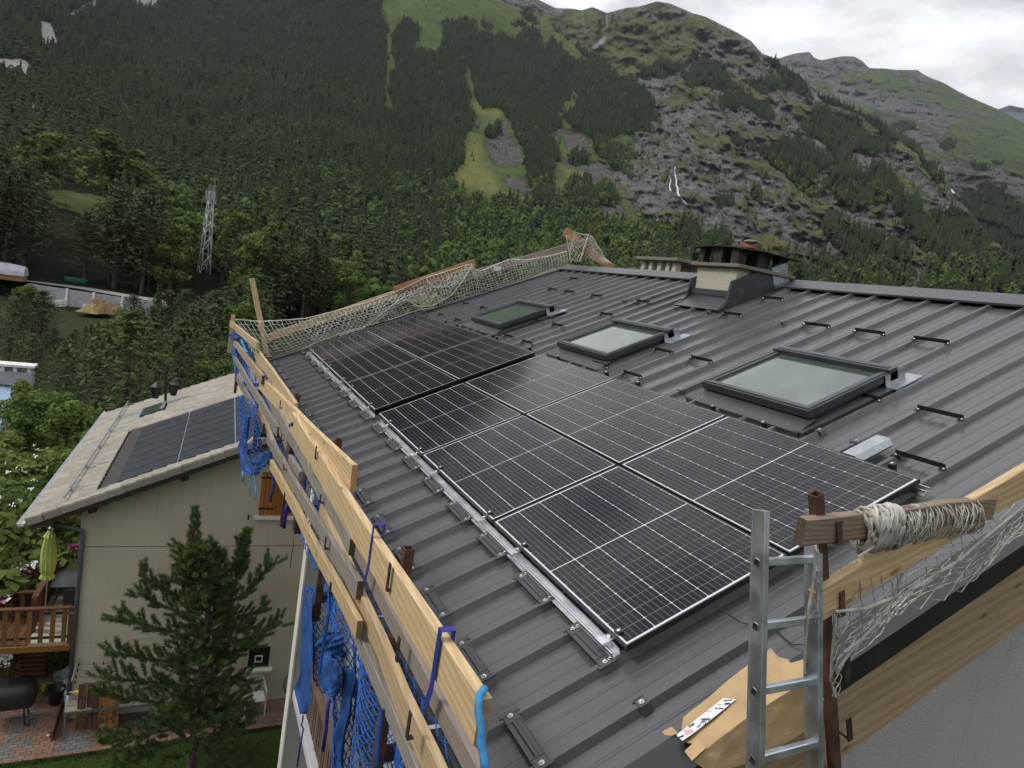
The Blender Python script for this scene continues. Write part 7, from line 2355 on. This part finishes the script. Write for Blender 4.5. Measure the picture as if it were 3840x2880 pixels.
# ------------------------------------------------------------------ road, bark bins, shed, mast, lamp beyond the neighbour
D_ = lambda x, y: (x / DS, y / DS)          # 2212 wide pixels -> photograph pixels
M['gravel'] = plain('gravel_road', (.26, .25, .23), .95, var=.3, scale=2)
road = MB()
ra = [D_(-60, 596), D_(0, 600), D_(60, 608), D_(110, 615), D_(160, 622), D_(230, 634), D_(300, 646), D_(360, 655)]
ZR = -7.75
def zpt(p, z): return onax(p, 2, z)
P = []
for p in ra:
    c = zpt(p, ZR); c2 = c - np.array([5.2, .6, 0]); P.append([tuple(c), tuple(c2)])
road.grid(P)
put('road', road.mesh('road', M['gravel']), kind='structure')
M['bark1'] = plain('bark_mulch', (.15, .095, .05), 1, var=.5, scale=3, bump=1.0, fine=12)
M['bark2'] = plain('yellow_chips', (.20, .15, .06), 1, var=.4, scale=3, bump=1.0, fine=12)
M['lightgrey'] = plain('pale_concrete', (.33, .34, .35), .9, var=.2, scale=2)
wall_t = thing('retaining_wall', tuple(zpt(D_(150, 640), -10.4)), 'grey retaining wall with pale posts below the gravel road', 'wall')
def bin_pt(x, y, z): return zpt(D_(x, y), z)
w0, w1 = bin_pt(60, 612, ZR), bin_pt(360, 657, ZR)
wd = (w1 - w0) / np.linalg.norm(w1 - w0); wn_ = np.array([wd[1], -wd[0], 0.0]);
if wn_[0] < 0: wn_ = -wn_
L_ = np.linalg.norm(w1 - w0)
nP = 5
for k in range(nP):
    a, b = w0 + wd * L_ * k / nP, w0 + wd * L_ * (k + 1) / nP
    m = MB(); m.hexa([a + np.array([0, 0, -2.3]), b + np.array([0, 0, -2.3]), b - wn_ * .25 + np.array([0, 0, -2.3]), a - wn_ * .25 + np.array([0, 0, -2.3]), a - np.array([0, 0, .02]), b - np.array([0, 0, .02]), b - wn_ * .25 - np.array([0, 0, .02]), a - wn_ * .25 - np.array([0, 0, .02])])
    part('wall_panel', m, M['lightgrey'], wall_t)
for x in (142, 200, 262):
    f = (bin_pt(x, 625 + (x - 142) * .15, ZR) - w0) @ wd
    a = w0 + wd * f
    m = MB(); m.beam(a + wn_ * .15 + np.array([0, 0, -2.3]), a + wn_ * .15 + np.array([0, 0, .12]), .28, .28, up=(0, 1, 0)); m.beam(a + wn_ * .15 + np.array([0, 0, -1.9]), a + wn_ * 2.6 + np.array([0, 0, -1.9]), .2, .9)
    part('wall_post', m, M['white'], wall_t)
def heap(x, w, h, dep, mat, label, seed):
    f = (bin_pt(x, 640, ZR) - w0) @ wd
    c = w0 + wd * f + wn_ * (dep * .55) + np.array([0, 0, -2.2])
    P = []
    rr = np.random.RandomState(seed)
    for i in range(15):
        row = []
        for j in range(15):
            u, v = (i / 14 - .5) * 2, (j / 14 - .5) * 2
            z = h * max(0, 1 - abs(u) ** 2.5) * max(0, 1 - abs(v) ** 2.2) * (1 + .07 * rr.normal())
            row.append(tuple(c + wd * u * w / 2 + wn_ * v * dep / 2 + np.array([0, 0, z])))
        P.append(row)
    m = MB(); m.grid(P); solo('bark_heap', m, M[mat], label, 'heap')
heap(171, 3.8, 1.7, 3.0, 'bark1', 'brown bark heap in the bin between the two pale posts', 1)
heap(176, 2.8, 1.1, 5.2, 'bark2', 'yellowish wood chips in front of the brown bark heap', 2)
heap(230, 3.6, 1.5, 3.0, 'bark1', 'reddish bark heap to the right of the second pale post', 3)
heap(290, 3.6, 1.2, 3.0, 'bark1', 'bark heap at the right end of the retaining wall', 4)
# green trough on the road edge, logs, covered wood pile
q = bin_pt(162, 618, ZR) - np.array([3.2, .3, 0])
tr = thing('trough', tuple(q), 'green trough standing on the gravel road before the dark pines', 'trough')
M['green'] = plain('green_paint', (.02, .16, .10), .5, var=.2)
m = MB(); m.hexa([q + np.array(v) for v in ((-.4, -1.3, .35), (.4, -1.3, .35), (.4, 1.3, .35), (-.4, 1.3, .35), (-.55, -1.45, .95), (.55, -1.45, .95), (.55, 1.45, .95), (-.55, 1.45, .95))])
part('body', m, M['green'], tr)
for dy in (-1.0, 1.0):
    m = MB(); m.box(q + np.array([-.35, dy - .08, -.02]), q + np.array([.35, dy + .08, .36])); part('leg', m, M['blackp'], tr)
for i, (x0, x1, y) in enumerate(((108, 136, 612), (172, 187, 619))):
    a, b = bin_pt(x0, y, ZR) - np.array([3.2, 0, -.15]), bin_pt(x1, y + 2, ZR) - np.array([3.2, 0, -.15])
    m = MB(); m.tube([a, b], .16, 8); solo('log', m, M['grey'], ['long pale log lying beside the road left of the green trough', 'short pale log lying right of the green trough'][i], 'log')
q = bin_pt(8, 607, ZR) - np.array([4.0, 0, 0])
pile = thing('covered_pile', tuple(q), 'wood pile under a grey tarpaulin beside the road at the left border', 'wood pile')
M['greytarp'] = plain('grey_tarpaulin', (.42, .43, .46), .6, var=.15, scale=1.5)
m = MB(); P = []
for i in range(9):
    y = -3.5 + 5.2 * i / 8; s_ = .75 + .25 * math.sin(math.pi * (i + 1) / 10)
    P.append([(q[0] + 1.5 * math.cos(a), q[1] + y, q[2] + .7 + 1.55 * s_ * math.sin(a)) for a in np.linspace(0, math.pi, 11)])
m.grid(P); m.add(P[-1], [tuple(range(11))]); m.add(P[0], [tuple(range(11))])
part('tarpaulin', m, M['greytarp'], pile, smooth=True)
m = MB(); m.box(q + np.array([-1.3, -3.4, -.02]), q + np.array([1.3, 1.6, .75])); part('wood', m, M['orange'], pile)
# pale blue metal roofed shed at the left border
za_, zb_ = -6.9, -9.3
A = zpt(D_(52, 803), za_)
nsh = np.array([1.0, .0, 0]); run = 5.2
she = thing('shed', (A[0], A[1] - 4, ZG), 'shed with a pale blue ribbed metal roof at the left border', 'shed')
M['bluesteel'] = plain('pale_blue_steel', (.27, .36, .47), .4, var=.12, scale=.5)
m = MB(); m.hexa([(A[0], A[1] - 9, za_ - .1), (A[0] + run, A[1] - 9, zb_ - .1), (A[0] + run, A[1], zb_ - .1), (A[0], A[1], za_ - .1), (A[0], A[1] - 9, za_), (A[0] + run, A[1] - 9, zb_), (A[0] + run, A[1], zb_), (A[0], A[1], za_)])
sr = part('roof', m, M['bluesteel'], she)
m = MB(); m.hexa([(A[0] - 4.5, A[1] - 9, za_ - 2.3), (A[0] - .01, A[1] - 9, za_ - .1), (A[0] - .01, A[1], za_ - .1), (A[0] - 4.5, A[1], za_ - 2.3), (A[0] - 4.5, A[1] - 9, za_ - 2.2), (A[0] - .01, A[1] - 9, za_), (A[0] - .01, A[1], za_), (A[0] - 4.5, A[1], za_ - 2.2)])
part('roof', m, M['bluesteel'], she)
for k in range(12):
    y = A[1] - .05 - k * .78
    m = MB(); m.beam((A[0] + .02, y, za_ + .03), (A[0] + run, y, zb_ + .03), .05, .06); part('roof_seam', m, M['bluesteel'], sr)
m = MB(); m.box((A[0] - 3.8, A[1] - 8.6, ZG - .1), (A[0] + run - .6, A[1] - .4, -8.95)); part('wall', m, M['stcream'], she)
cq = zpt(D_(36, 806), za_ + .1)
chm = part('chimney', MB().box((cq[0] - .35, cq[1] - .75, za_ - .5), (cq[0] + .35, cq[1] + .75, za_ + .22)), M['lightgrey'], sr)
sl_ = MB(); sl_.box((cq[0] - .45, cq[1] - .85, za_ + .5), (cq[0] + .45, cq[1] + .85, za_ + .62))
for dy in (-.65, -.1, .5): sl_.box((cq[0] - .3, cq[1] + dy, za_ + .221), (cq[0] + .3, cq[1] + dy + .16, za_ + .499))
part('chimney_cap', sl_, M['white'], sr)
# lattice mast
M['mast'] = metalmat('mast_steel', (.55, .56, .57), .6, metal=.3)
rT = 172.0
bT, tT = atr(D_(440, 612), rT), atr(D_(456, 398), rT)
zb0, zt0 = bT[2] - 4.0, tT[2]
cx, cyy = bT[0] + .0, bT[1]
cx, cyy = (bT[0] + tT[0]) / 2, (bT[1] + tT[1]) / 2
mast = thing('lattice_mast', (cx, cyy, zb0), 'tall grey steel lattice mast with antennas rising from the forest', 'mast')
wB, wT_ = 1.75, .62
def leg(k, z):
    f = (z - zb0) / (zt0 - 2.6 - zb0); w = wB + (wT_ - wB) * min(1, f)
    a = math.pi / 4 + k * math.pi / 2 + .35
    return np.array([cx + w * math.cos(a), cyy + w * math.sin(a), z])
zt1 = zt0 - 1.6
for k in range(4):
    part('leg', MB().tube([leg(k, zb0), leg(k, zt1)], .15, 4), M['mast'], mast)
zz_ = [zb0]
while zz_[-1] < zt1 - .6:
    f = (zz_[-1] - zb0) / (zt1 - zb0); zz_.append(zz_[-1] + 3.0 - 1.9 * f)
zz_[-1] = zt1
for z0, z1 in zip(zz_[:-1], zz_[1:]):
    m = MB()
    for k in range(4):
        m.tube([leg(k, z0), leg((k + 1) % 4, z1)] if len(mast.children) % 2 else [leg((k + 1) % 4, z0), leg(k, z1)], .085, 3); m.tube([leg(k, z1), leg((k + 1) % 4, z1)], .07, 3)
    part('bracing', m, M['mast'], mast)
for k, (a, dz, h) in enumerate(((.2, -3.6, 2.2), (2.3, -3.6, 2.2), (4.4, -3.6, 2.2), (1.2, -4.2, .8), (3.4, -4.3, .8))):
    x, y = cx + 1.05 * math.cos(a), cyy + 1.05 * math.sin(a)
    part('antenna', MB().box((x - .17, y - .17, zt0 + dz), (x + .17, y + .17, zt0 + dz + h)), M['lightgrey'], mast)
for k in range(4):
    q = leg(k, zt1); part('rod', MB().tube([q, q + np.array([0, 0, 1.6 if k else 2.8])], .05, 4), M['mast'], mast)
# double scroll street lamp behind the tiled roof
M['iron'] = plain('black_iron', (.008, .010, .010), .5, var=.2)
rL = 26.0
def lp(x, y): return atr(c4(x, y), rL)
base = lp(1055, 1000); top = lp(1060, 745)
lamp = thing('street_lamp', (base[0], base[1], ZG), 'black iron street lamp with two scroll arms behind the tiled roof', 'street lamp')
part('post', MB().tube([(base[0], base[1], ZG), (base[0], base[1], base[2]), tuple(top)], [.07, .05, .035], 8), M['iron'], lamp)
for pts in ([(1062, 770), (1045, 730), (1015, 725), (992, 760), (995, 795), (1015, 810), (1035, 795), (1030, 770)], [(1068, 770), (1085, 720), (1110, 708), (1138, 725), (1138, 760), (1120, 785), (1102, 780), (1098, 765)]):
    part('scroll_arm', MB().tube([lp(x, y) for x, y in pts], .022, 6), M['iron'], lamp, smooth=True)
for (x0, y0) in ((1000, 825), (1114, 808)):
    a = lp(x0, y0)
    part('hanger', MB().tube([lp(x0 - 4, y0 - 28), a], .012, 5), M['iron'], lamp)
    l_ = part('lantern', MB().lathe([(.03, .02), (.19, -.12), (.21, -.15), (.20, -.17)], 6, tuple(a)).lathe([(.09, -.56), (.11, -.54), (.105, -.52)], 6, tuple(a)), M['iron'], lamp)
    for k in range(6):
        t_ = k * math.pi / 3
        l_m = MB().tube([a + np.array([.19 * math.cos(t_), .19 * math.sin(t_), -.16]), a + np.array([.10 * math.cos(t_), .10 * math.sin(t_), -.54])], .012, 4)
        part('lantern_bar', l_m, M['iron'], l_)
    part('lantern_glass', MB().lathe([(.09, -.53), (.18, -.17)], 6, tuple(a)), M['pane'], l_)

# ------------------------------------------------------------------ single trees between the houses and the mountain
PV = {'pine': [], 'spruce': [], 'broadleaf': []}
for i in range(4):
    q, tr = conifer(500 + i, 'pine', 15, 6, 13, .021, .42)
    PV['pine'].append((quad_mesh('crown', q, M['pine']), tr.mesh('trunk', M['bark'])))
for i in range(2):
    q, tr = conifer(600 + i, 'spruce', 24, 8, 8, .020, .5)
    PV['spruce'].append((quad_mesh('crown', q, M['spruce']), tr.mesh('trunk', M['bark'])))
for i in range(3):
    q, tr = broadleaf(700 + i, 26, 120, .018, 1.0 + .15 * i)
    PV['broadleaf'].append((quad_mesh('crown', q, M['broad']), tr.mesh('trunk', M['bark'])))
q, tr = broadleaf(720, 26, 110, .020, 1.35)
PV['larch'] = [(quad_mesh('crown', q, M['larch']), tr.mesh('trunk', M['bark']))]
q, tr = broadleaf(730, 30, 150, .030, .62, .02)
PV['shrub'] = [(quad_mesh('crown', q, M['broad']), tr.mesh('trunk', M['bark']))]
ZONE = {}
def tree(kind, P, h, label, group, w=1.0):
    cm_, tm_ = PV[kind][RS.randint(len(PV[kind]))]
    nm = {'pine': 'pine_tree', 'spruce': 'spruce_tree', 'broadleaf': 'broadleaf_tree', 'larch': 'young_birch', 'shrub': 'shrub'}[kind]
    t = bpy.data.objects.new(nm, None); t.empty_display_size = .5; COL.objects.link(t)
    t.location = P; t.rotation_euler = (RS.normal(0, .02), RS.normal(0, .02), RS.uniform(0, 6.28)); t.scale = (h * w, h * w, h)
    tagit(t, label, 'shrub' if kind == 'shrub' else 'tree', group)
    for n_, me in (('crown', cm_), ('trunk', tm_)):
        o = bpy.data.objects.new(n_, me); COL.objects.link(o); o.parent = t
    return t
_r1x, _r1P = np.stack([L1['X'], L1['Y']], -1), L1['P']
_pxy = _r1P[:, :, :2].reshape(-1, 2); _pz = _r1P[:, :, 2].reshape(-1)
_near = np.hypot(_pxy[:, 0] - CW[0], _pxy[:, 1] - CW[1]) < 420
_pxy, _pz = _pxy[_near], _pz[_near]
def ground_z(x, y):
    r = math.hypot(x - CW[0], y - CW[1])
    if r < 119: return ZG - .05
    k = np.argmin((_pxy[:, 0] - x) ** 2 + (_pxy[:, 1] - y) ** 2)
    return _pz[k]
placed = []
KL = {'pine': 'dark green pine', 'spruce': 'dark pointed spruce', 'broadleaf': 'bright green broadleaf tree', 'larch': 'slim pale green birch'}
def zone_label(kind, px, r, h):
    sz = ('low ' if h < 9 else 'tall ' if h > 14.2 else 'smaller ') if r > 110 else ('taller ' if h > 4.5 else 'low ')
    side = 'at the left border' if px < 110 else 'by the bark bins' if px < 300 else 'left of the lattice mast' if px < 400 else 'below the lattice mast' if px < 490 else 'behind the leaning stick' if px < 620 else 'behind the far white net'
    d = 'in the near wood' if r < 112 else 'in the wood beyond the road'
    return '%s%s %s, %s' % (sz, KL[kind], d, side), '%s%s trees %s, %s' % (sz, kind, d, side)
meadow = T1([(215, 1205), (425, 1205), (735, 1258), (720, 1400), (600, 1410), (440, 1350), (230, 1300)])
tries, cnt, fz = 0, 0, 0
near = []
for k in range(13):
    r = 46 + 3.1 * k; px = -80 + RS.uniform(0, 40)
    while px < 600:
        near.append((r + RS.uniform(-1.3, 1.3), px, 800 - (800 - 636) * ((r - 46) / 37.0) ** .75 + RS.uniform(-16, 22)))
        px += 2.9 / r * 1411 * RS.uniform(.75, 1.25)
near = near[::-1]
while cnt < 305 and tries < 60000:
    tries += 1
    if near:
        r, px, toprow = near.pop()
    else:
        r = math.sqrt(RS.uniform(118.0 ** 2, 186.0 ** 2)); px = RS.uniform(-110, 760)
        fz += 1
        if fz < 900: r, px = RS.uniform(120, 182), RS.uniform(40, 270)
    y_ = yh(px)
    d = rays(np.array(px), np.array(y_))
    x, y = CW[0] + d[0] * r, CW[1] + d[1] * r
    z = ground_z(x, y)
    if r < 44 and (px < 215 or x > -24): continue
    if -46 < x < -30 and y < -9: continue                      # shed
    if 85.5 < r < 119 and px < 400: continue                     # road and bins
    if math.hypot(x - cx, y - cyy) < 4: continue
    base_py = proj((x, y, z))[1] * DS
    if r > 110 and inpoly(np.array(px), np.array(base_py), meadow): continue
    # how high may it rise
    if r < 108:
        top = toprow
        if r > 60 and 22 < px < 112: top -= RS.uniform(34, 50)
        if r > 60 and 258 < px < 480: top -= RS.uniform(14, 30)
        if 128 < px < 270 and r < 90: top = max(top, 655 + (px - 180) * .10 + RS.uniform(0, 18))
        if px < 18 and r < 90: top = max(top, 630)
        if px > 480: top += -35 + .02 * (px - 480)
        zt_ = CW[2] + r * (-(top - y_) / 1411.0) * 1.0
        h = zt_ - z
        if h < 1.9: continue
        h = min(h, 11)
        sp = 1.3
    else:
        h = RS.uniform(10.5, 17)
        if 60 < px < 250: h = min(h, (base_py - 458) * r / 1411.0)
        if abs(px - 447) < 8200 / r: h = min(h, (base_py - 606) * r / 1411.0)
        if h < 3: continue
        zt_ = z + h
        sp = 3.7
    top_py = proj((x, y, z + h))[1] * DS
    if r < rT and abs(px - (447 - (top_py - 500) * .08)) < 8200 / r and top_py < 602: continue
    if r > 105 and 70 < px < 240 and 405 < top_py < 452 and base_py > 440: continue
    if r > 105 and 80 < px < 235 and top_py < 455 and base_py > 462: continue
    if any((x - a) ** 2 + (y - b) ** 2 < sp * sp for a, b in placed): continue
    nz = perlin(np.array([x * .02, y * .02, 2.2]))
    u = RS.rand()
    if r < 108: kind = 'pine' if u < .8 else ('spruce' if u < .9 else 'broadleaf')
    else: kind = 'pine' if u < .45 else ('spruce' if u < .62 else ('broadleaf' if u < .84 else 'larch'))
    if r > 108 and px < 265 and kind in ('broadleaf', 'larch') and u < .94: kind = 'pine' if RS.rand() < .7 else 'spruce'
    lab_, g_ = zone_label(kind, px, r, h)
    tree(kind, (x, y, z - .2), h, lab_, g_, {'pine': RS.uniform(.95, 1.35) if r > 110 else RS.uniform(1.25, 1.8), 'spruce': 1.0, 'broadleaf': 1.25, 'larch': 1.2}[kind])
    placed.append((x, y)); cnt += 1
print('TREES', cnt, tries)
# named single trees
def at_tree(kind, px, pytop, r, label, w=1.1, zbase=None):
    d = rays(np.array(float(px)), np.array(yh(px)))
    x, y = CW[0] + d[0] * r, CW[1] + d[1] * r
    z = ground_z(x, y) if zbase is None else zbase
    q = ray(D_(px, pytop)); zt_ = CW[2] + q[2] * r / math.hypot(q[0], q[1])
    return tree(kind, (x, y, z - .1), zt_ - z, label, None, w)
at_tree('pine', 300, 668, 40, 'large bushy pine right behind the tiled roof, left of the lamp', 1.25)
at_tree('pine', 235, 700, 44, 'bushy pine behind the far corner of the tiled roof', 1.2)
at_tree('pine', 420, 690, 46, 'bushy pine behind the lamp beside the leaning stick', 1.2)
at_tree('pine', 170, 735, 48, 'pine above the far left corner of the tiled roof', 1.2)
at_tree('larch', 88, 268, 250, 'yellow green larch standing above the left meadow, farther one', 1.5)
at_tree('larch', 236, 272, 262, 'bright yellow green larch above the right end of the meadow', 1.7)
at_tree('broadleaf', 82, 812, 38, 'broadleaf tree at the right corner of the pale blue shed', 1.0)
at_tree('broadleaf', 120, 830, 36, 'bright green leafy tree right of the pale blue shed', 1.3)
at_tree('broadleaf', 175, 850, 33, 'leafy tree directly left of the tiled roof corner', 1.25)
at_tree('broadleaf', 20, 915, 30, 'leafy tree below the pale blue shed at the left border', 1.3)
at_tree('broadleaf', 95, 950, 27, 'low leafy tree in front of the eave of the tiled roof', 1.5)
at_tree('shrub', 25, 1010, 25, 'elder shrub at the left border, upper one', 1.3)
at_tree('shrub', 80, 1050, 24, 'elder shrub beside the pale gutter end', 1.3)
at_tree('shrub', 15, 1105, 21.5, 'elder shrub at the left border above the petunias', 1.3)
at_tree('shrub', 140, 1110, 25, 'shrub behind the closed parasol', 1.5)
# white umbels on the elder shrubs
m = MB(); rr = np.random.RandomState(8)
for i in range(24):
    px, py, r = rr.uniform(-10, 110), rr.uniform(960, 1110), 0
    r = 25.5 - (py - 1000) * .03
    c = atr(D_(px, py), r - 1.7)
    n = np.array([.7, -.2, .6]) + rr.normal(0, .2, 3); n /= np.linalg.norm(n)
    a = np.cross(n, [0, 0, 1]); a /= np.linalg.norm(a); b = np.cross(n, a); rad = rr.uniform(.03, .06)
    for k in range(5):
        o = c + (a * rr.normal(0, .6) + b * rr.normal(0, .6)) * rad
        m.add([o + (a * math.cos(t_) + b * math.sin(t_)) * rad * .42 for t_ in np.linspace(0, 6.28, 6)[:-1]], [(0, 1, 2, 3, 4)])
put('blossoms', m.mesh('blossoms', M['petalw']), kind='stuff', label='white elder blossoms on the shrubs at the left border', cat='blossoms')

# ------------------------------------------------------------------ the young pine in front of the cream wall
XP = -7.45
pp = lambda x, y, dx=0.0: np.array(onax(c5(x, y), 0, XP + dx))
rr = np.random.RandomState(31)
pine = None
trunk = [pp(1215, 1700), pp(1250, 1400), pp(1275, 1150), pp(1300, 950), pp(1330, 740), pp(1325, 560), pp(1270, 400), pp(1235, 250), pp(1240, 120), pp(1242, 10)]
g0 = trunk[0].copy(); g0[2] = ZG - .05
g0[1] -= .02
pine = thing('pine_tree', tuple(g0), 'young two topped pine growing on the lawn before the cream wall', 'tree')
part('trunk', MB().tube([g0] + trunk, [.115, .11, .10, .092, .082, .072, .055, .042, .03, .018, .006], 8), M['bark'], pine, smooth=True)
branches = []
def br(pts, r=.022): branches.append(([np.array(p) for p in pts], r))
br([pp(1335, 700), pp(1420, 600, .05), pp(1500, 480, .1), pp(1545, 330, .1), pp(1572, 145, .1)], .04)
br([pp(1330, 690), pp(1450, 620, .1), pp(1560, 540, .2), pp(1660, 440, .2), pp(1735, 355, .2)])
br([pp(1320, 760), pp(1450, 700, -.1), pp(1600, 680, -.15), pp(1690, 630, -.2)])
br([pp(1310, 900), pp(1480, 860, .15), pp(1650, 810, .25), pp(1795, 730, .3)])
br([pp(1290, 640), pp(1150, 570, .1), pp(1020, 510, .2), pp(890, 425, .25)])
br([pp(1270, 560), pp(1180, 480, -.1), pp(1100, 440, -.2)])
br([pp(1320, 840), pp(1100, 790, .1), pp(900, 740, .2), pp(740, 690, .3)])
br([pp(1300, 720), pp(1130, 660, -.1), pp(980, 600, -.2), pp(880, 540, -.25)])
br([pp(1290, 1000), pp(1080, 980, .1), pp(880, 950, .2), pp(712, 920, .3)])
br([pp(1280, 1150), pp(1050, 1120, .15), pp(840, 1100, .3), pp(640, 1080, .35)])
br([pp(1270, 1250), pp(1020, 1240, -.1), pp(800, 1220, -.2), pp(620, 1150, -.2)])
br([pp(1250, 1400), pp(1000, 1430, .2), pp(800, 1470, .4), pp(660, 1500, .5)])
br([pp(1250, 1450), pp(1050, 1520, .3), pp(900, 1600, .5), pp(700, 1660, .6)])
br([pp(1290, 1080), pp(1450, 1080, .1), pp(1560, 1090, .2), pp(1600, 1180, .2)])
br([pp(1270, 1220), pp(1420, 1230, .15), pp(1540, 1290, .3), pp(1590, 1330, .3)])
br([pp(1250, 1380), pp(1400, 1400, .2), pp(1540, 1380, .3), pp(1600, 1360, .3)])
br([pp(1300, 960), pp(1440, 940, -.15), pp(1560, 900, -.2), pp(1640, 860, -.2)])
br([pp(1240, 1480), pp(1380, 1560, .3), pp(1500, 1640, .5)])
br([pp(1330, 780), pp(1500, 770, -.2), pp(1640, 760, -.3)])
allb = list(branches)
for (pts, r) in branches:                     # side twigs
    L = np.linalg.norm(pts[-1] - pts[0])
    nt = int(L / .075) + 4
    for k in range(nt):
        f = .25 + .72 * (k + rr.rand()) / nt
        s_ = f * (len(pts) - 1); i = min(len(pts) - 2, int(s_)); p = pts[i] + (pts[i + 1] - pts[i]) * (s_ - i)
        d = pts[i + 1] - pts[i]; d = d / np.linalg.norm(d)
        q = rr.normal(0, 1, 3); q -= d * (q @ d); q /= np.linalg.norm(q)
        e = d * .75 + q * .75 + np.array([0, 0, .25]); e /= np.linalg.norm(e)
        l = rr.uniform(.16, .42) * min(1, .5 + L / 2)
        allb.append(([p, p + e * l * .5, p + e * l + np.array([0, 0, .06])], .009))
trunk_f = polyfun(trunk)
for k in range(250):                          # branches all round the stem
    f = .08 + .78 * rr.rand(); p = trunk_f(f)
    a = rr.uniform(0, 6.28); l = (1.18 * (1 - f) ** .75 + .12) * rr.uniform(.5, 1.05)
    d = np.array([math.cos(a), math.sin(a) * .9, rr.uniform(.15, .5)])
    allb.append(([p, p + d * l * .5, p + d * l + np.array([0, 0, .15 * l])], .014))
    for m_ in range(3):
        q0 = p + d * l * rr.uniform(.4, .95); e = d + rr.normal(0, .6, 3); e /= np.linalg.norm(e)
        allb.append(([q0, q0 + e * .14, q0 + e * .28 + np.array([0, 0, .05])], .008))
for f0, f1, base in ((.62, 1.0, None),):
    for k in range(70):
        f = f0 + (f1 - f0) * (k / 70); p = trunk_f(f); a = rr.uniform(0, 6.28)
        l = .34 * (1 - (f - f0) / (f1 - f0)) ** .8 + .06
        d = np.array([math.cos(a), math.sin(a), 1.1]); d /= np.linalg.norm(d)
        allb.append(([p, p + d * l * .5, p + d * l + np.array([0, 0, .05])], .008))
lead2 = polyfun(branches[0][0])
for k in range(36):
    f = .5 + .5 * k / 36; p = lead2(f); a = rr.uniform(0, 6.28); l = .26 * (1 - (k / 36)) ** .8 + .05
    d = np.array([math.cos(a), math.sin(a), 1.1]); d /= np.linalg.norm(d)
    allb.append(([p, p + d * l * .5, p + d * l + np.array([0, 0, .04])], .008))
mb = MB(); tufts = []
for pts, r in allb:
    mb.tube(pts, [r * (1 - .75 * i / (len(pts) - 1)) for i in range(len(pts))], 4, caps=False)
    L = sum(np.linalg.norm(b - a) for a, b in zip(pts[:-1], pts[1:]))
    F = polyfun(pts); n = max(3, int(L * .72 / .045))
    for k in range(n):
        f = .32 + .68 * (k + .5) / n
        p = F(f); d = F(min(1, f + .02)) - F(max(0, f - .02)); d /= np.linalg.norm(d) + 1e-9
        tufts.append((p, d))
part('branches', mb, M['bark'], pine, kind='stuff')
T = np.array([t_[0] for t_ in tufts]); Dn = np.array([t_[1] for t_ in tufts])
K = 30
T = np.repeat(T, K, 0); Dn = np.repeat(Dn, K, 0); n = len(T)
q = rr.normal(0, 1, (n, 3)); q -= Dn * (q * Dn).sum(1, keepdims=True); q = unit(q)
e = unit(Dn * rr.uniform(.55, 1.2, (n, 1)) + q * .85 + np.array([0, 0, .15]))
l = rr.uniform(.055, .10, (n, 1)); s_ = unit(np.cross(e, rr.normal(0, 1, (n, 3)))) * .0062
T = T + rr.normal(0, .016, (n, 3))
V = np.stack([T - s_, T + s_, T + e * l], 1).reshape(-1, 3)
me = bpy.data.meshes.new('needles'); me.vertices.add(len(V)); me.vertices.foreach_set('co', V.reshape(-1))
me.loops.add(len(V)); me.loops.foreach_set('vertex_index', np.arange(len(V), dtype=np.int32))
me.polygons.add(n); me.polygons.foreach_set('loop_start', (np.arange(n) * 3).astype(np.int32)); me.polygons.foreach_set('loop_total', np.full(n, 3, np.int32)); me.update(calc_edges=True)
def needlemat():
    t = NT('fresh_pine_needles')
    nn = t.noise(t.mapping(), 2.6, 4)
    c = t.ramp(nn, [(.3, (.062, .10, .032)), (.55, (.098, .15, .045)), (.75, (.145, .205, .06))])
    t.color(c); t.set(rough=.6, spec=.25)
    return t.mat
me.materials.append(needlemat())
put('needles', me, pine, kind='stuff')
print('NEEDLES', n)
# potted plant behind the house corner under the terrace
q = gpt(cJ(760, 480))
q = np.array([-12.4, -4.62, ZG])
tree('shrub', tuple(q), .8, 'dark potted shrub behind the house corner under the terrace', None, 1.0)
# ------------------------------------------------------------------ air
hz = bpy.data.materials.new('haze'); hz.use_nodes = True
hn = hz.node_tree.nodes; hn.clear()
ho = hn.new('ShaderNodeOutputMaterial'); hv_ = hn.new('ShaderNodeVolumePrincipled')
hv_.inputs['Color'].default_value = (.80, .88, 1.0, 1); hv_.inputs['Density'].default_value = 0.000035; hv_.inputs['Anisotropy'].default_value = 0.2
hz.node_tree.links.new(hv_.outputs[0], ho.inputs['Volume'])
m = MB(); m.box((-9800, -9800, ZG - 34), (9800, 9800, 2300))
put('haze', m.mesh('haze', hz), kind='stuff', label='thin bluish air over the whole valley', cat='haze')
